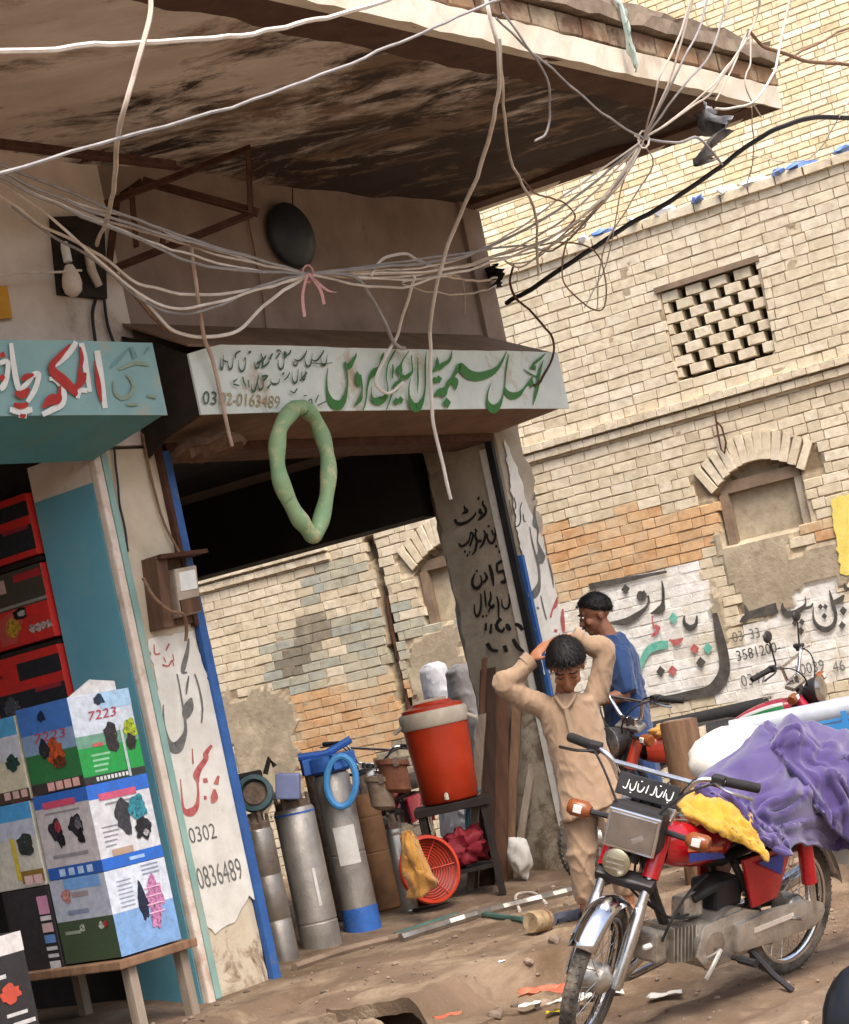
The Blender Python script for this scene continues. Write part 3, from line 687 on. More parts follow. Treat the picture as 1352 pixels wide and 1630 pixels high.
letters('phone_number', '03', 322, 643, 22, -3, sf, m_dgreen, sg, wx=.8)
letters('phone_number', '02-0163489', 350, 643, 20, -4, sf, m_ochre, sg, wx=.72)

tg = empty('shop_sign', F(-1.6, SO, 2.84), 'teal sheet-metal shop sign with red and white Urdu lettering', 'sign')
bent_panel(-3.4, -.335, 2.842, 3.2).build('panel', m_steal, tg)
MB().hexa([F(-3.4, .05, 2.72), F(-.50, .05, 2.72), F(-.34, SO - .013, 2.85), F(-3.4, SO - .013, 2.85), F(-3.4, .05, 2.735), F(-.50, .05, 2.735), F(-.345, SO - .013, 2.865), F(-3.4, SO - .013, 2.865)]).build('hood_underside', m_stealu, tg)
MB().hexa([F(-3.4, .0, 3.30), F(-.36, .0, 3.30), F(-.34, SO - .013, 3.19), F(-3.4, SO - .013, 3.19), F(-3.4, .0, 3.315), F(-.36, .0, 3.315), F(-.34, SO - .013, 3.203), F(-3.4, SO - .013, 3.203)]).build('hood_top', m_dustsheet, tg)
MB().prism([F(-.345, SO - .015, 2.86), F(-.345, SO - .015, 3.19), F(-.37, .02, 3.3), F(-.5, .06, 2.74)], D * .008).build('end_plate', m_dustsheet, tg)
KT = .1997; stp = dict(scale=(0, 530, KT))
paint('lettering_outline', [
 [(775,140,46),(800,300,50),(840,600,40)], [(610,70,40),(560,150,46),(490,220,44),(440,270,14)], [(650,80,40),(670,180,50),(690,300,46),(720,470,30)], [(620,520,30),(640,460,40),(700,460,40)],
 [(395,365,30),(440,370,40),(500,440,50),(500,560,50),(420,610,50),(340,650,40)], [(90,80,30),(110,250,44),(150,440,44),(210,410,40),(260,340,44),(310,330,40),(280,450,44),(220,550,36)],
 [(80,610,40),(170,620,70),(260,610,40)], [(0,240,40),(60,230,40),(60,330,40),(30,420,50),(0,450,40)], [(150,660,30),(215,665,30)]], sf, m_offw, tg, **stp)
paint('lettering', [
 [(755,220,8),(785,400,40),(810,550,14)], [(560,90,14),(480,180,44),(420,250,50),(430,310,70),(500,370,80),(560,430,70),(600,480,50),(590,500,10)],
 [(600,440,40),(640,400,60),(660,350,70),(690,320,14)], [(640,110,14),(655,200,30),(640,300,30),(640,400,50)], [(480,420,20),(475,480,30),(455,520,90),(400,540,80),(340,600,10)],
 [(175,380,20),(210,350,50),(270,330,20)], [(120,470,20),(180,490,70),(235,440,20)], [(110,570,30),(170,580,50),(225,570,30)], [(165,650,20),(185,665,34),(205,650,20)],
 [(0,180,30),(40,170,50)], [(0,370,60),(35,340,30)]], onfac(SO + .018), m_red, tg, **stp)
paint('faded_lettering', [[(880,280,10),(940,220,20),(1040,110,10)], [(1050,110,30),(1080,200,40)], [(1150,170,10),(1190,110,20)]], sf, m_fade, tg, **stp)
paint('faded_lettering', [[(950,290,20),(1080,240,30),(1190,255,20)], [(1010,330,14),(1060,400,24),(1050,480,30),(980,520,30),(920,480,24),(905,380,14)], [(1010,570,20),(1100,570,20)], [(1180,500,20),(1250,510,26)]], sf, m_fade2, tg, **stp)

# notice on the inner face of the corner pillar
KR = .1718; rv = onrev(2.916); srp = dict(scale=(700, 780, KR), bold=1.35)
paint('notice_lettering', [
 [(350,75,20),(370,78,24)], [(405,95,8),(400,130,16),(425,170,20),(425,215,20),(390,250,26),(355,285,8)], [(380,170,14),(375,205,26),(400,215,18)],
 [(140,270,18),(165,310,22),(220,310,22),(280,280,18),(325,235,14),(335,205,10)], [(210,215,10),(250,205,18),(258,185,14),(235,170,10),(228,145,8),(235,200,10)],
 [(545,350,8),(555,440,18),(555,475,6)], [(515,520,20),(535,522,20)], [(556,518,20),(576,520,20)], [(545,568,20),(565,572,20)],
 [(510,345,8),(520,400,16),(500,480,18),(470,490,18),(445,450,14),(445,400,8)], [(445,335,16),(465,337,16)], [(480,370,14),(500,420,14)],
 [(410,370,10),(425,420,18),(400,500,18),(370,540,8)], [(340,370,10),(330,420,16),(350,470,22),(390,470,20)], [(345,480,18),(330,560,16),(300,600,8)], [(325,360,14),(350,385,10)],
 [(180,490,12),(195,520,18),(240,505,16),(275,460,12),(290,390,12),(310,420,16),(300,460,14),(280,520,14)], [(225,570,18),(243,572,18)], [(250,605,18),(268,607,18)], [(272,575,16),(286,577,16)], [(322,545,18),(340,547,18)],
 [(460,690,16),(485,780,26),(500,890,10)], [(590,650,22),(525,690,18)], [(530,690,16),(540,760,18),(590,750,22),(615,800,24),(605,845,26),(565,855,16)],
 [(415,760,10),(435,800,20),(430,830,20),(400,860,12)], [(330,770,8),(305,830,16),(310,890,22),(345,910,24),(380,880,18),(390,830,12),(375,790,8)], [(337,750,16),(355,752,16)],
 [(675,970,20),(705,968,24)], [(640,960,10),(650,1010,14),(640,1080,16),(610,1100,14),(580,1070,12),(575,1010,6)], [(665,1050,14),(690,1055,14)],
 [(530,985,10),(545,1060,16),(548,1200,8)], [(470,940,8),(475,1000,16),(460,1060,18),(490,1090,20),(500,1060,14),(460,1110,10),(455,1140,6)], [(415,930,8),(425,1020,14),(430,1090,6)],
 [(380,960,8),(385,1060,14),(370,1140,16),(345,1170,16),(325,1130,12),(320,1060,8)], [(390,1172,16),(410,1170,16)], [(425,1165,14),(442,1164,14)],
 [(570,1190,26),(535,1230,22),(520,1290,10)], [(520,1240,20),(540,1290,26),(580,1310,20),(600,1270,10)], [(620,1240,20),(640,1280,34),(660,1300,14)], [(700,1240,20),(740,1260,30),(770,1300,24)], [(480,1240,14),(470,1330,20)], [(430,1230,14),(425,1300,18)],
 [(440,1420,30),(480,1480,26),(540,1490,20)], [(600,1440,30),(620,1500,24)], [(680,1380,24),(720,1450,30),(780,1500,20)]], rv, m_ink, cp, n=4, **srp)
# whitewashed fields on both pillars (ragged sheets of limewash) and their writing
def ragged(name, pts, surf, m, parent, amp=4):
    q = []
    for i in range(len(pts)):
        a, b_ = pts[i], pts[(i + 1) % len(pts)]; k = max(1, int(math.hypot(b_[0] - a[0], b_[1] - a[1]) / 8))
        for j in range(k):
            u = j / k; q.append((a[0] + (b_[0] - a[0]) * u + random.uniform(-1, 1) * amp, a[1] + (b_[1] - a[1]) * u + random.uniform(-1, 1) * amp))
    return polys(name, [q], surf, m, parent)
pf = onfac(.017)
ragged('whitewash', [(236, 1018), (306, 1004), (345, 1120), (392, 1330), (418, 1440), (395, 1425), (372, 1470), (345, 1485), (318, 1470)], pf, m_white, lp, 2.5)
cf = onfac(.0165)
ragged('whitewash', [(803, 700), (824, 745), (838, 800), (860, 850), (880, 920), (896, 1000), (905, 1060), (868, 1075), (838, 920), (815, 790)], cf, m_white, cp, 2)
KL = .2699; p2 = onfac(.019); slp = dict(scale=(220, 1000, KL))
paint('black_lettering', [
 [(300,60,8),(290,140,24),(270,220,30),(265,260,20),(290,260,10)], [(300,280,8),(290,340,14),(285,390,8)], [(315,410,10),(300,460,60),(285,510,50),(280,540,10)],
 [(230,270,8),(245,340,8),(258,420,10),(275,520,14),(280,600,20),(260,660,44),(225,705,70),(185,680,40),(165,620,18),(150,540,12),(150,450,6)],
 [(335,270,8),(360,350,10),(380,460,12),(375,560,8)]], p2, m_gink, lp, **slp)
paint('small_lettering', [[(95,95,6),(100,150,10),(130,150,10)], [(185,90,10),(165,130,8)], [(145,215,10),(180,222,10),(200,190,8),(212,222,6)], [(150,170,6),(165,200,6)], [(205,150,5),(212,190,6)]], p2, m_rink, lp, **slp)
paint('red_lettering', [[(435,690,16),(400,740,30),(400,770,30),(360,830,36),(345,870,40),(355,910,14)], [(250,890,6),(260,1000,10),(270,1070,24),(310,1085,50),(345,1050,30),(355,980,14),(350,900,14)],
 [(385,900,26),(410,895,26)], [(388,1000,22),(405,998,22)], [(475,870,14),(460,920,30)], [(450,950,14),(450,1000,44),(435,1030,10)], [(320,710,6),(325,800,8)]], p2, m_rink, lp, **slp)
letters('phone_number', '0302', 303, 1343, 26, 12, p2, m_gink, lp, wx=.62)
letters('phone_number', '0836489', 318, 1416, 36, 14, p2, m_gink, lp, wx=.42)
KQ = .1534; c2 = onfac(.019); scp = dict(scale=(800, 770, KQ))
paint('black_lettering', [[(335,90,6),(325,170,26)], [(340,220,8),(335,330,24),(340,420,50),(370,480,24),(365,590,14),(390,680,40),(400,760,90),(400,830,40)],
 [(285,450,8),(310,600,14),(340,720,20),(375,860,26),(385,1000,26),(360,1100,70),(310,1160,80),(275,1110,30)], [(425,520,10),(455,680,18),(460,750,8)], [(470,770,14),(510,920,20),(535,1080,6)],
 [(400,1160,8),(420,1260,14),(460,1410,10)], [(360,1280,20),(380,1300,20)]], c2, m_gink, cp, **scp)
paint('small_lettering', [[(120,140,8),(140,230,10),(125,270,8)], [(205,190,6),(185,260,10),(190,370,12),(170,430,12),(125,450,8)], [(215,310,8),(225,380,10),(245,390,8)], [(70,170,8),(105,330,10)]], c2, m_ink, cp, **scp)
paint('red_lettering', [[(570,1180,16),(550,1260,40),(520,1310,20),(500,1390,20)], [(625,1300,20),(625,1420,44),(640,1540,30)], [(540,1520,30),(570,1530,30)]], c2, m_rink, cp, **scp)

# writing on the lane wall
lf = onlane(.014); sga = dict(scale=(890, 900, .1997)); sgb = dict(scale=(1140, 900, .1568))
m_wink = mat('weathered_black_paint', '#3c3935', '#57524b', rough=.85, scale=16, bump=.2)
paint('frame_stripe', [[(1240,380,40),(1280,560,70),(1310,700,80),(1320,830,90),(1280,930,100),(1200,1000,90),(1050,1030,70),(850,1070,60),(650,1090,50)], [(240,170,50),(450,130,50),(700,80,30),(860,50,20)]], lf, m_wink, lw, **sga)
paint('black_lettering', [[(820,120,8),(830,200,24),(830,290,26),(810,350,60),(730,385,10)], [(640,205,20),(660,240,90),(700,235,30)], [(710,240,18),(715,290,18),(690,340,24),(620,400,50),(530,450,55),(440,460,30),(350,460,10)],
 [(1000,400,12),(1000,460,30),(1045,500,50),(1090,470,30),(1100,400,12)]], lf, m_wink, lw, **sga)
polys('black_dots', [dia(530, 190, 42), dia(1130, 775, 48), dia(810, 845, 44)], lf, m_wink, lw, **sga)
polys('red_dots', [dia(1080, 665, 44), dia(905, 840, 46)], lf, m_rink, lw, **sga)
polys('teal_dots', [dia(910, 420, 48), dia(1185, 660, 48)], lf, m_tink, lw, **sga)
paint('red_lettering', [[(745,400,8),(750,470,12),(770,490,40),(800,500,20),(770,540,30),(735,570,10)], [(880,590,8),(935,615,50),(990,580,10)]], lf, m_rink, lw, **sga)
paint('teal_lettering', [[(640,880,14),(660,780,40),(710,680,60),(790,640,70),(870,630,60)]], lf, m_tink, lw, **sga)
paint('black_lettering', [[(330,510,60),(450,475,90),(620,430,110)], [(240,575,10),(280,550,60),(320,500,50),(290,400,10)], [(675,380,10),(680,440,40),(720,495,70),(800,480,60),(880,430,40),(910,380,16),(905,320,10)], [(880,440,30),(960,420,30),(985,380,10)],
 [(1150,250,10),(1170,330,30),(1195,430,40),(1215,500,36),(1200,590,40),(1130,650,60),(1050,630,50),(1000,570,30),(985,490,14),(990,420,8)], [(1300,300,20),(1260,350,60),(1200,380,50),(1180,410,20)], [(1300,180,10),(1320,230,40),(1352,240,30),(1400,250,30)]], lf, m_wink, lw, **sgb)
polys('black_dots', [dia(800, 585, 38), dia(870, 575, 38), dia(860, 665, 44), dia(1100, 515, 34), dia(1060, 420, 32), dia(1110, 420, 32), dia(1290, 460, 48), dia(1280, 610, 44)], lf, m_wink, lw, **sgb)
for tx, x_, y_, h_, an in (('03', 175, 785, 110, 12), ('33.', 345, 752, 110, 12), ('3581200-', 215, 975, 112, 13), ('0342', 265, 1235, 122, 13), ('10039', 800, 1128, 118, 12), ('46', 1195, 1090, 118, 12)):
    letters('phone_number', tx, 1140 + x_ * .1568, 900 + y_ * .1568, h_ * .1568, an, lf, m_gink if tx != '3581200-' else m_wink, lw, wx=.78)
# yellow painted patch on the wall at the right edge
ragged('yellow_patch', [(1322, 795), (1400, 770), (1400, 905), (1338, 915)], onlane(.018), mat('yellow_paint', '#e2cf70', '#d2bd5a', rough=.8, scale=8, bump=.3), lw, 3)
# ------------------------------------------------------------------ things on the wall under the balcony
m_cab = mat('pale_cable', '#cdc1b3', '#b0a192', rough=.65, scale=9, bump=0, dirt='#8a7868', dirt_amt=.3, dirt_scale=5)
m_cabw = mat('white_cable', '#e2dad0', '#cabfb2', rough=.6, scale=9, bump=0, dirt='#8a7868', dirt_amt=.3, dirt_scale=6)
m_cabg = mat('grey_cable', '#a09c9a', '#8a8583', rough=.6, scale=12, bump=0)
m_cabk = mat('black_cable', '#262223', '#1a1717', rough=.55, bump=0)
m_rope = mat('brown_twine', '#8b6c55', '#6d5341', rough=.95, scale=60, bump=.4)
m_pink = mat('pink_plastic', '#cf9c98', '#c08a86', rough=.5, scale=30, bump=0)
def fp(x, y, o): return on(x, y, P0 + N * o, N)
ir = empty('iron_bracket', fp(230, 300, .3), 'rusty angle-iron bracket truss bolted under the balcony slab', 'bracket')
def bar(a, b_, oa, ob, w_=.035, m=m_rust, name='bar', parent=ir):
    A, B = fp(*a, oa), fp(*b_, ob); q = (B - A).normalized(); x_ = q.cross(UP).normalized(); y_ = x_.cross(q)
    mb = MB()
    for u, v in ((w_, .006), (.006, w_)):
        mb.hexa([A, A + x_ * u, A + x_ * u + y_ * v, A + y_ * v, B, B + x_ * u, B + x_ * u + y_ * v, B + y_ * v])
    return mb.build(name, m, parent)
bar((0, 238), (282, 272), .7, .7, .05); bar((170, 330), (402, 240), .3, .7); bar((400, 238), (404, 345), .7, .7); bar((225, 295), (410, 346), .3, .7, .045); bar((178, 436), (404, 346), .1, .7, .04)
bar((214, 300), (222, 392), .3, .3); bar((192, 318), (178, 436), .02, .02, .04); bar((225, 295), (192, 318), .3, .02); bar((262, 395), (268, 365), .3, .35)
# round black plate hung on the wall
c0 = fp(466, 374, .05); pm = frame_m(D, UP, N, c0)
pl = empty('round_plate', c0, 'round black plate hanging on brown wall beneath the balcony', 'plate')
MB().lathe([(.002, .055), (.08, .05), (.15, .032), (.178, .012), (.188, 0), (.188, -.02), (.17, -.02)], pm, 36, cap=False).build('disc', mat('black_enamel', '#2c3233', '#20262a', rough=.45, scale=9, bump=.15), pl, smooth=True)
MB().tube([fp(466, 325, .05), fp(466, 300, .01)], .004, 5).build('hanger', m_rust, pl)
# bulb holder board
bb = empty('lamp_board', fp(118, 420, .03), 'dark wooden lamp board with white bulb on the pale wall', 'lamp')
MB().prism([fp(78, 348, .008), fp(90, 470, .008), fp(165, 478, .008), fp(160, 345, .008)], N * .03).build('board', m_dark, bb)
bm_ = frame_m(D, N, -UP, fp(104, 395, .1))
MB().lathe([(.016, -.03), (.022, 0), (.022, .07)], bm_, 14).build('socket', m_offw, bb, smooth=True)
MB().lathe([(.02, .07), (.03, .09), (.045, .13), (.05, .17), (.042, .205), (.02, .225), (.002, .23)], frame_m(D, N, (-UP - D * .05).normalized(), fp(106, 400, .1)), 16).build('bulb', mat('bulb_glass', '#ded2c6', rough=.25, bump=0), bb, smooth=True)
MB().tube([fp(140, 400, .08), fp(146, 430, .09), fp(158, 455, .08)], [.022, .024, .02], 10).build('socket', m_cab, bb, smooth=True)
MB().tube([fp(104, 395, .1), fp(112, 372, .06), fp(125, 365, .04)], .008, 6).build('arm', m_dark, bb)
# orange board at the left edge of the wall
MB().hexa([fp(-60, 460, .01), fp(12, 455, .01), fp(20, 506, .01), fp(-60, 512, .01), fp(-60, 460, .04), fp(12, 455, .04), fp(20, 506, .04), fp(-60, 512, .04)]).build('wall_board', mat('orange_board', '#cf9a30', '#b88424', rough=.6), label='small orange-yellow board fixed on the pale wall at left edge', cat='board')
# electricity meter on the left pillar
mt = empty('electricity_meter', fp(262, 950, .03), 'electricity meter in brown open wooden box on the left pillar', 'meter')
def fq(pts, o0, o1, name, m, parent, **k):
    a = [fp(x, y, 0) for x, y in pts]; return MB().prism([p + N * o0 for p in a], N * (o1 - o0)).build(name, m, parent, **k)
fq([(222, 893), (236, 1007), (304, 992), (290, 885)], .014, .03, 'back_board', m_wood, mt)
fq([(222, 893), (236, 1007), (252, 1004), (240, 890)], .03, .12, 'side_panel', m_wood, mt, bevel=.004)
fq([(224, 892), (298, 883), (300, 889), (225, 899)], .03, .15, 'hood', m_rust, mt)
mtb = fq([(257, 912), (266, 988), (300, 980), (292, 905)], .03, .10, 'meter_body', mat('meter_plastic', '#b5a694', '#9a8976', rough=.5, scale=8), mt, bevel=.012)
fq([(262, 918), (266, 948), (292, 943), (288, 913)], .1, .106, 'dial', m_offw, mtb)
fq([(264, 962), (268, 985), (297, 978), (294, 955)], .1, .11, 'terminal_cover', m_wood, mtb)
MB().tube(cat_rom([fp(228, 920, .13), fp(245, 950, .15), fp(270, 972, .16), fp(292, 978, .14), fp(297, 1000, .08), fp(296, 1020, .05)], 6), .009, 7).build('service_wire', m_rope, mt)
# hanging green hose loop
hp = cat_rom([fp(x, y, .55 + k) for x, y, k in ((468, 650, 0), (447, 680, .03), (441, 720, .05), (447, 765, .05), (468, 812, .05), (486, 838, .05), (499, 852, .045), (508, 838, .04), (520, 790, .02), (523, 740, 0), (515, 700, -.02), (500, 665, -.02), (482, 648, -.01))], 5)
mb = MB(); 
for p in (hp,): mb.tube(hp, [.042 + .004 * math.sin(i * .9) for i in range(len(hp))], 12, closed=True)
hl = mb.build('hose_loop', mat('green_rubber', '#72936a', '#879f76', rough=.55, scale=6, bump=.3, bscale=120, dirt='#b0ac84', dirt_amt=.42, dirt_scale=9, dsoft=.06, dirt2='#55704f', dirt2_amt=.33, dirt2_scale=12), smooth=True, label='green rubber hose loop hanging from the white shop sign', cat='hose')
MB().tube([fp(470, 640, .5), fp(470, 655, .56), fp(480, 640, .5)], .006, 6).build('tie_cord', m_rope, hl)
# cloth and plastic caught up high
def rag(name, cx, cy, o, rx, ry, m, label, cat_, seed=0, th=.05, parent=None):
    mb = MB(); c = fp(cx, cy, o); x_ = (D - N).normalized()
    def f_(u, v):
        a, b_ = (u - .5) * 2, (v - .5) * 2; q = nvec(Vector((u * 2.3 + seed, v * 2.3, seed * 3.1))); q2 = nvec(Vector((u * 6 + seed, v * 6, seed)))
        return c + x_ * (a * rx * (1 - .35 * abs(b_)) + q.x * rx * .6) + UP * (b_ * -ry + q.y * ry * .35) + N * (q.z * th * 2 + q2.z * th)
    mb.grid(f_, 16, 16)
    o_ = mb.build(name, m, parent, smooth=True, label=label, cat=cat_, recalc=False)
    md = o_.modifiers.new('thickness', 'SOLIDIFY'); md.thickness = .004
    return o_
m_bagk = mat('black_grey_plastic', '#3c3c42', '#9a9b9d', rough=.4, scale=7, bump=.2, bscale=30)
rag('plastic_bag', 1130, 215, 1.95, .13, .15, m_bagk, 'torn black and grey plastic bag caught in the cables at balcony corner', 'bag', 3, .09)
rag('plastic_strip', 998, 48, 2.08, .03, .2, mat('pale_green_plastic', '#b9c6bd', '#95a89c', rough=.5), 'pale green plastic strip hanging over the balcony fascia', 'strip', 8, .03)
rag('cable_clump', 785, 440, .06, .09, .06, m_cabk, 'black clump of tape and wire at the building corner', 'wire clump', 5, .08)
# ------------------------------------------------------------------ cables
def cable(pts, r=.006, m=m_cab, label='pale cable', group=None, name='cable', n=6):
    P = [fp(*p) for p in pts]; q = cat_rom([tuple(p) for p in P], n)
    q = [Vector(p) + Vector((wob(p, 7, .008), 0, wob(Vector(p) + Vector((5, 0, 0)), 7, .012))) for p in q]
    return MB().tube(q, r * 1.22, 6).build(name, m, None, smooth=True, label=label, cat='cable', group=group)
cable([(-20,83,2.3),(150,73,2.3),(300,65,2.3),(420,50,2.25),(520,27,2.2),(620,0,2.2),(700,-30,2.2)], .0085, m_cabw, 'thick white cable crossing in front of the balcony soffit')
cable([(-20,281,2.2),(190,222,2.2),(400,160,2.2),(560,100,2.2),(672,52,2.2),(780,5,2.2),(850,-30,2.2)], .006, m_cabg, 'straight grey cable slanting across the soffit')
cable([(243,-20,2.4),(238,30,2.4),(215,110,2.35),(190,210,2.2),(178,320,1.6),(155,390,.5)], .008, m_cab, 'pale cable dropping steeply past the iron bracket')
GB = 'bundled cables strung from the left wall to the pink knot'
kn = (490, 436, .75)
for pts in ([(-20,255,.7),(100,300,.7),(220,350,.75),(350,395,.75),(450,425,.75),kn], [(-20,262,.7),(120,325,.72),(250,370,.75),(360,400,.75),kn], [(-20,270,.7),(110,335,.7),(230,385,.75),(330,425,.75),kn],
    [(-20,262,.65),(90,312,.7),(200,345,.7),(320,390,.7),(440,428,.72),kn], [(-20,280,.6),(60,330,.6),(130,390,.6),(210,460,.6),(270,490,.65),(330,485,.7),(420,460,.75),kn], [(0,310,.5),(70,360,.5),(150,400,.5),(220,450,.55),(300,468,.6),(400,460,.7),(490,440,.75)],
    [(20,330,.4),(90,380,.4),(160,420,.4),(230,480,.5),(280,500,.6),(340,490,.7),(430,450,.75),kn], [(-20,268,.68),(80,318,.7),(180,362,.7),(290,402,.72),(400,430,.74),kn], [(-10,275,.66),(70,310,.66),(160,350,.68),(260,378,.7),(380,414,.74),kn]):
    cable(pts, random.uniform(.0045, .0065), random.choice([m_cab, m_cab, m_cabw, m_cabg]), 'pale cable in the bundle running to the pink knot', GB)
cable([(160,410,.4),(240,490,.45),(280,528,.5),(330,537,.55),(380,525,.6),(430,480,.7),kn], .0075, m_cabw, 'white cable sagging lowest above the white sign')
cable([(140,395,.4),(190,440,.42),(240,500,.44),(275,530,.46)], .009, m_rope, 'frayed brown twine beside the cable bundle')
cable([(-20,440,.12),(60,433,.12),(130,431,.1)], .005, m_cabw, 'thin white cable running to the lamp board')
GR = 'bundled cables from the pink knot to the balcony corner'
kc = (1025, 222, 1.85)
for pts in ([kn,(600,432,.8),(700,420,.9),(790,385,1.1),(900,310,1.5),kc], [kn,(620,438,.8),(720,425,.9),(820,395,1.1),(920,330,1.5),kc], [kn,(600,445,.78),(700,430,.88),(800,405,1.0),(890,370,1.3),(980,300,1.7),kc], [kn,(610,436,.8),(710,428,.9),(800,410,1.0),(880,390,1.2),(960,320,1.6),kc],
    [kn,(560,430,.8),(690,416,.9),(780,392,1.1),(910,318,1.5),kc], [kn,(640,446,.8),(730,432,.9),(830,402,1.1),(940,335,1.55),kc]):
    cable(pts, random.uniform(.0045, .0065), random.choice([m_cab, m_cabw, m_cabg, m_cabg]), 'pale cable in the bundle rising to the balcony corner', GR)
cable([kn,(560,440,.78),(590,470,.7),(610,510,.62),(630,548,.56),(645,555,.5)], .009, m_cabg, 'thick grey cable dropping from pink knot onto the white sign')
cable([(660,440,.85),(645,490,.7),(630,540,.56),(605,585,.5),(600,612,.5),(620,625,.5),(642,608,.5)], .0075, m_cabw, 'white cable hanging in a loop over the green lettering')
cable([(590,440,.8),(610,412,.8),(645,404,.82),(665,415,.84),(700,428,.86)], .007, m_cabw, 'short white cable loop above the bundle')
cable([(770,-20,2.15),(780,30,2.15),(795,90,2.1),(790,170,1.9),(760,280,1.5),(720,370,1.1),(690,480,.75),(685,560,.52),(688,650,.5),(700,720,.48),(718,795,.46)], .009, m_cabw, 'long white cable hanging down past the sign with loose end')
cable([(800,20,2.15),(830,60,2.15),(870,120,2.1),(876,180,2.0),(868,215,1.95),(852,226,1.95)], .005, m_cabg, 'grey cable curling under the balcony fascia')
cable([(795,60,2.1),(800,130,2.0),(812,250,1.7),(850,330,1.4),(855,400,1.2),(858,440,1.1)], .006, m_cab, 'pale cable hanging at the building corner')
cable([(790,30,2.15),(880,110,2.1),(960,180,2.0),kc], .005, m_cabg, 'grey cable slanting down the soffit to the corner knot')
cable([(817,420,.9),(812,450,.8),(822,475,.75),(852,502,.62),(880,540,.5),(878,572,.48),(862,605,.47),(850,612,.47)], .006, m_rust, 'brown cable curling onto the right end of the white sign')
cable([(905,380,1.2),(895,430,1.2),(905,462,1.2),(955,495,1.2),(966,460,1.2),(955,410,1.2),(920,386,1.2),(860,392,1.1)], .004, m_rope, 'thin brown wire hanging in a loop against the brick wall')
cable([(832,285,1.7),(850,305,1.6),(900,325,1.5),(916,345,1.4),(905,360,1.4)], .004, m_rope, 'thin brown wire curling below the soffit edge')
cable([(806,484,.4),(900,425,.9),(1000,360,1.2),(1100,300,1.5),(1200,225,1.8),(1270,192,2.0),(1320,186,2.1),(1400,195,2.2)], .012, m_cabk, 'thick black cable rising to the right across the brick house')
GF = 'fan of cables rising from the corner knot'
for pts in ([kc,(1050,130,2.1),(1085,50,2.2),(1105,-20,2.3)], [kc,(1080,110,2.15),(1115,40,2.25),(1132,-20,2.3)], [kc,(1085,140,2.1),(1130,85,2.2),(1165,-20,2.3)], [kc,(1120,150,2.1),(1165,95,2.15),(1200,40,2.2),(1212,-20,2.3)], [kc,(1100,170,2.05),(1130,150,2.1),(1180,75,2.15),(1192,50,2.2)],
    [kc,(1068,120,2.1),(1100,10,2.25),(1110,-30,2.3)]):
    cable(pts, .005, random.choice([m_cab, m_cabw, m_cabg]), 'pale cable in the fan above the corner knot', GF)
cable([(1140,172,2.05),(1165,172,2.05),(1200,160,2.1),(1232,115,2.15),(1246,50,2.2),(1262,-20,2.3)], .006, m_cabw, 'white cable looping up past the balcony corner')
cable([(1140,160,2.05),(1170,100,2.1),(1190,52,2.1),(1196,95,2.1),(1186,135,2.1),(1212,188,2.05)], .004, m_cab, 'pale twisted wire dangling at balcony corner')
cable([(1190,50,2.1),(1220,75,2.1),(1262,88,2.15),(1300,100,2.2),(1400,105,2.3)], .009, m_rope, 'brown twine tied to the balcony corner')
cable([(1250,95,2.1),(1300,70,2.2),(1400,20,2.3)], .006, m_rope, 'dark brown wire leaving the balcony corner to upper right')
cable([(1190,290,1.5),(1200,240,1.7),(1196,170,2.0)], .003, m_cab, 'thin pale wire hanging before the yellow house')
cable([(1195,250,1.5),(1290,250,1.9),(1352,160,2.2),(1400,110,2.3)], .003, m_cab, 'thin slack wire in front of the yellow house')
cable([(930,490,1.0),(965,420,1.1),(990,300,1.5),(1000,250,1.7)], .003, m_cab, 'thin pale wire hanging left of the lattice')
cable([(740,500,.2),(735,445,.4),(700,440,.8),(640,452,.8),(730,470,.6),(790,455,.3)], .004, m_cab, 'pale wire curling beside the black clump')
cable([(160,455,.03),(148,500,.03),(152,545,.03)], .007, m_cabk, 'black wire running down the wall behind the teal sign')
cable([(165,462,.03),(170,505,.03),(182,548,.03)], .007, m_cabk, 'black wire beside its twin above the teal sign')
cable([(182,715,.03),(190,790,.03),(197,830,.03),(205,880,.03)], .005, m_cabk, 'black wire clipped to the left pillar')
cable([(228,690,.03),(248,790,.03),(262,835,.03),(290,888,.05)], .006, m_rope, 'brown wire running down to the electricity meter')
cable([(303,380,.72),(316,470,.68),(325,540,.55),(340,580,.5),(358,660,.47),(370,708,.42)], .0085, mat('faded_strap', '#b79f90', '#a08877', rough=.8, bump=.2), 'pinkish strap hanging down beside the white sign')
cable([(396,345,.02),(405,400,.02),(420,480,.02),(425,540,.02)], .004, m_rope, 'thin brown wire tacked to the brown wall')
cable([kn,(560,452,.8),(640,458,.82),(700,440,.88),(760,448,.7),(790,440,.4)], .0055, m_cab, 'dusty cable sagging below the bundle towards the black clump')
cable([kn,(580,426,.8),(680,410,.9),(770,398,1.0),(835,390,1.1),(880,400,1.15),(940,345,1.5),(1000,270,1.75),kc], .005, m_cabg, 'grey cable kinked beside the lattice brick wall')
cable([(800,410,1.0),(830,425,1.0),(880,388,1.2),(925,352,1.4),(930,362,1.4),(890,380,1.3),(850,415,1.1),(810,418,1.0)], .004, m_cab, 'tangled pale wire ends left of the lattice wall')
cable([(1010,215,1.9),(1040,260,1.7),(1000,330,1.5),(960,400,1.3),(950,490,1.1)], .0035, m_cab, 'thin pale wire trailing down from the corner knot')
cable([(1025,222,1.85),(1075,228,1.95),(1110,220,2.0),(1150,262,2.0)], .006, m_cabg, 'grey cable reaching the torn plastic bag')
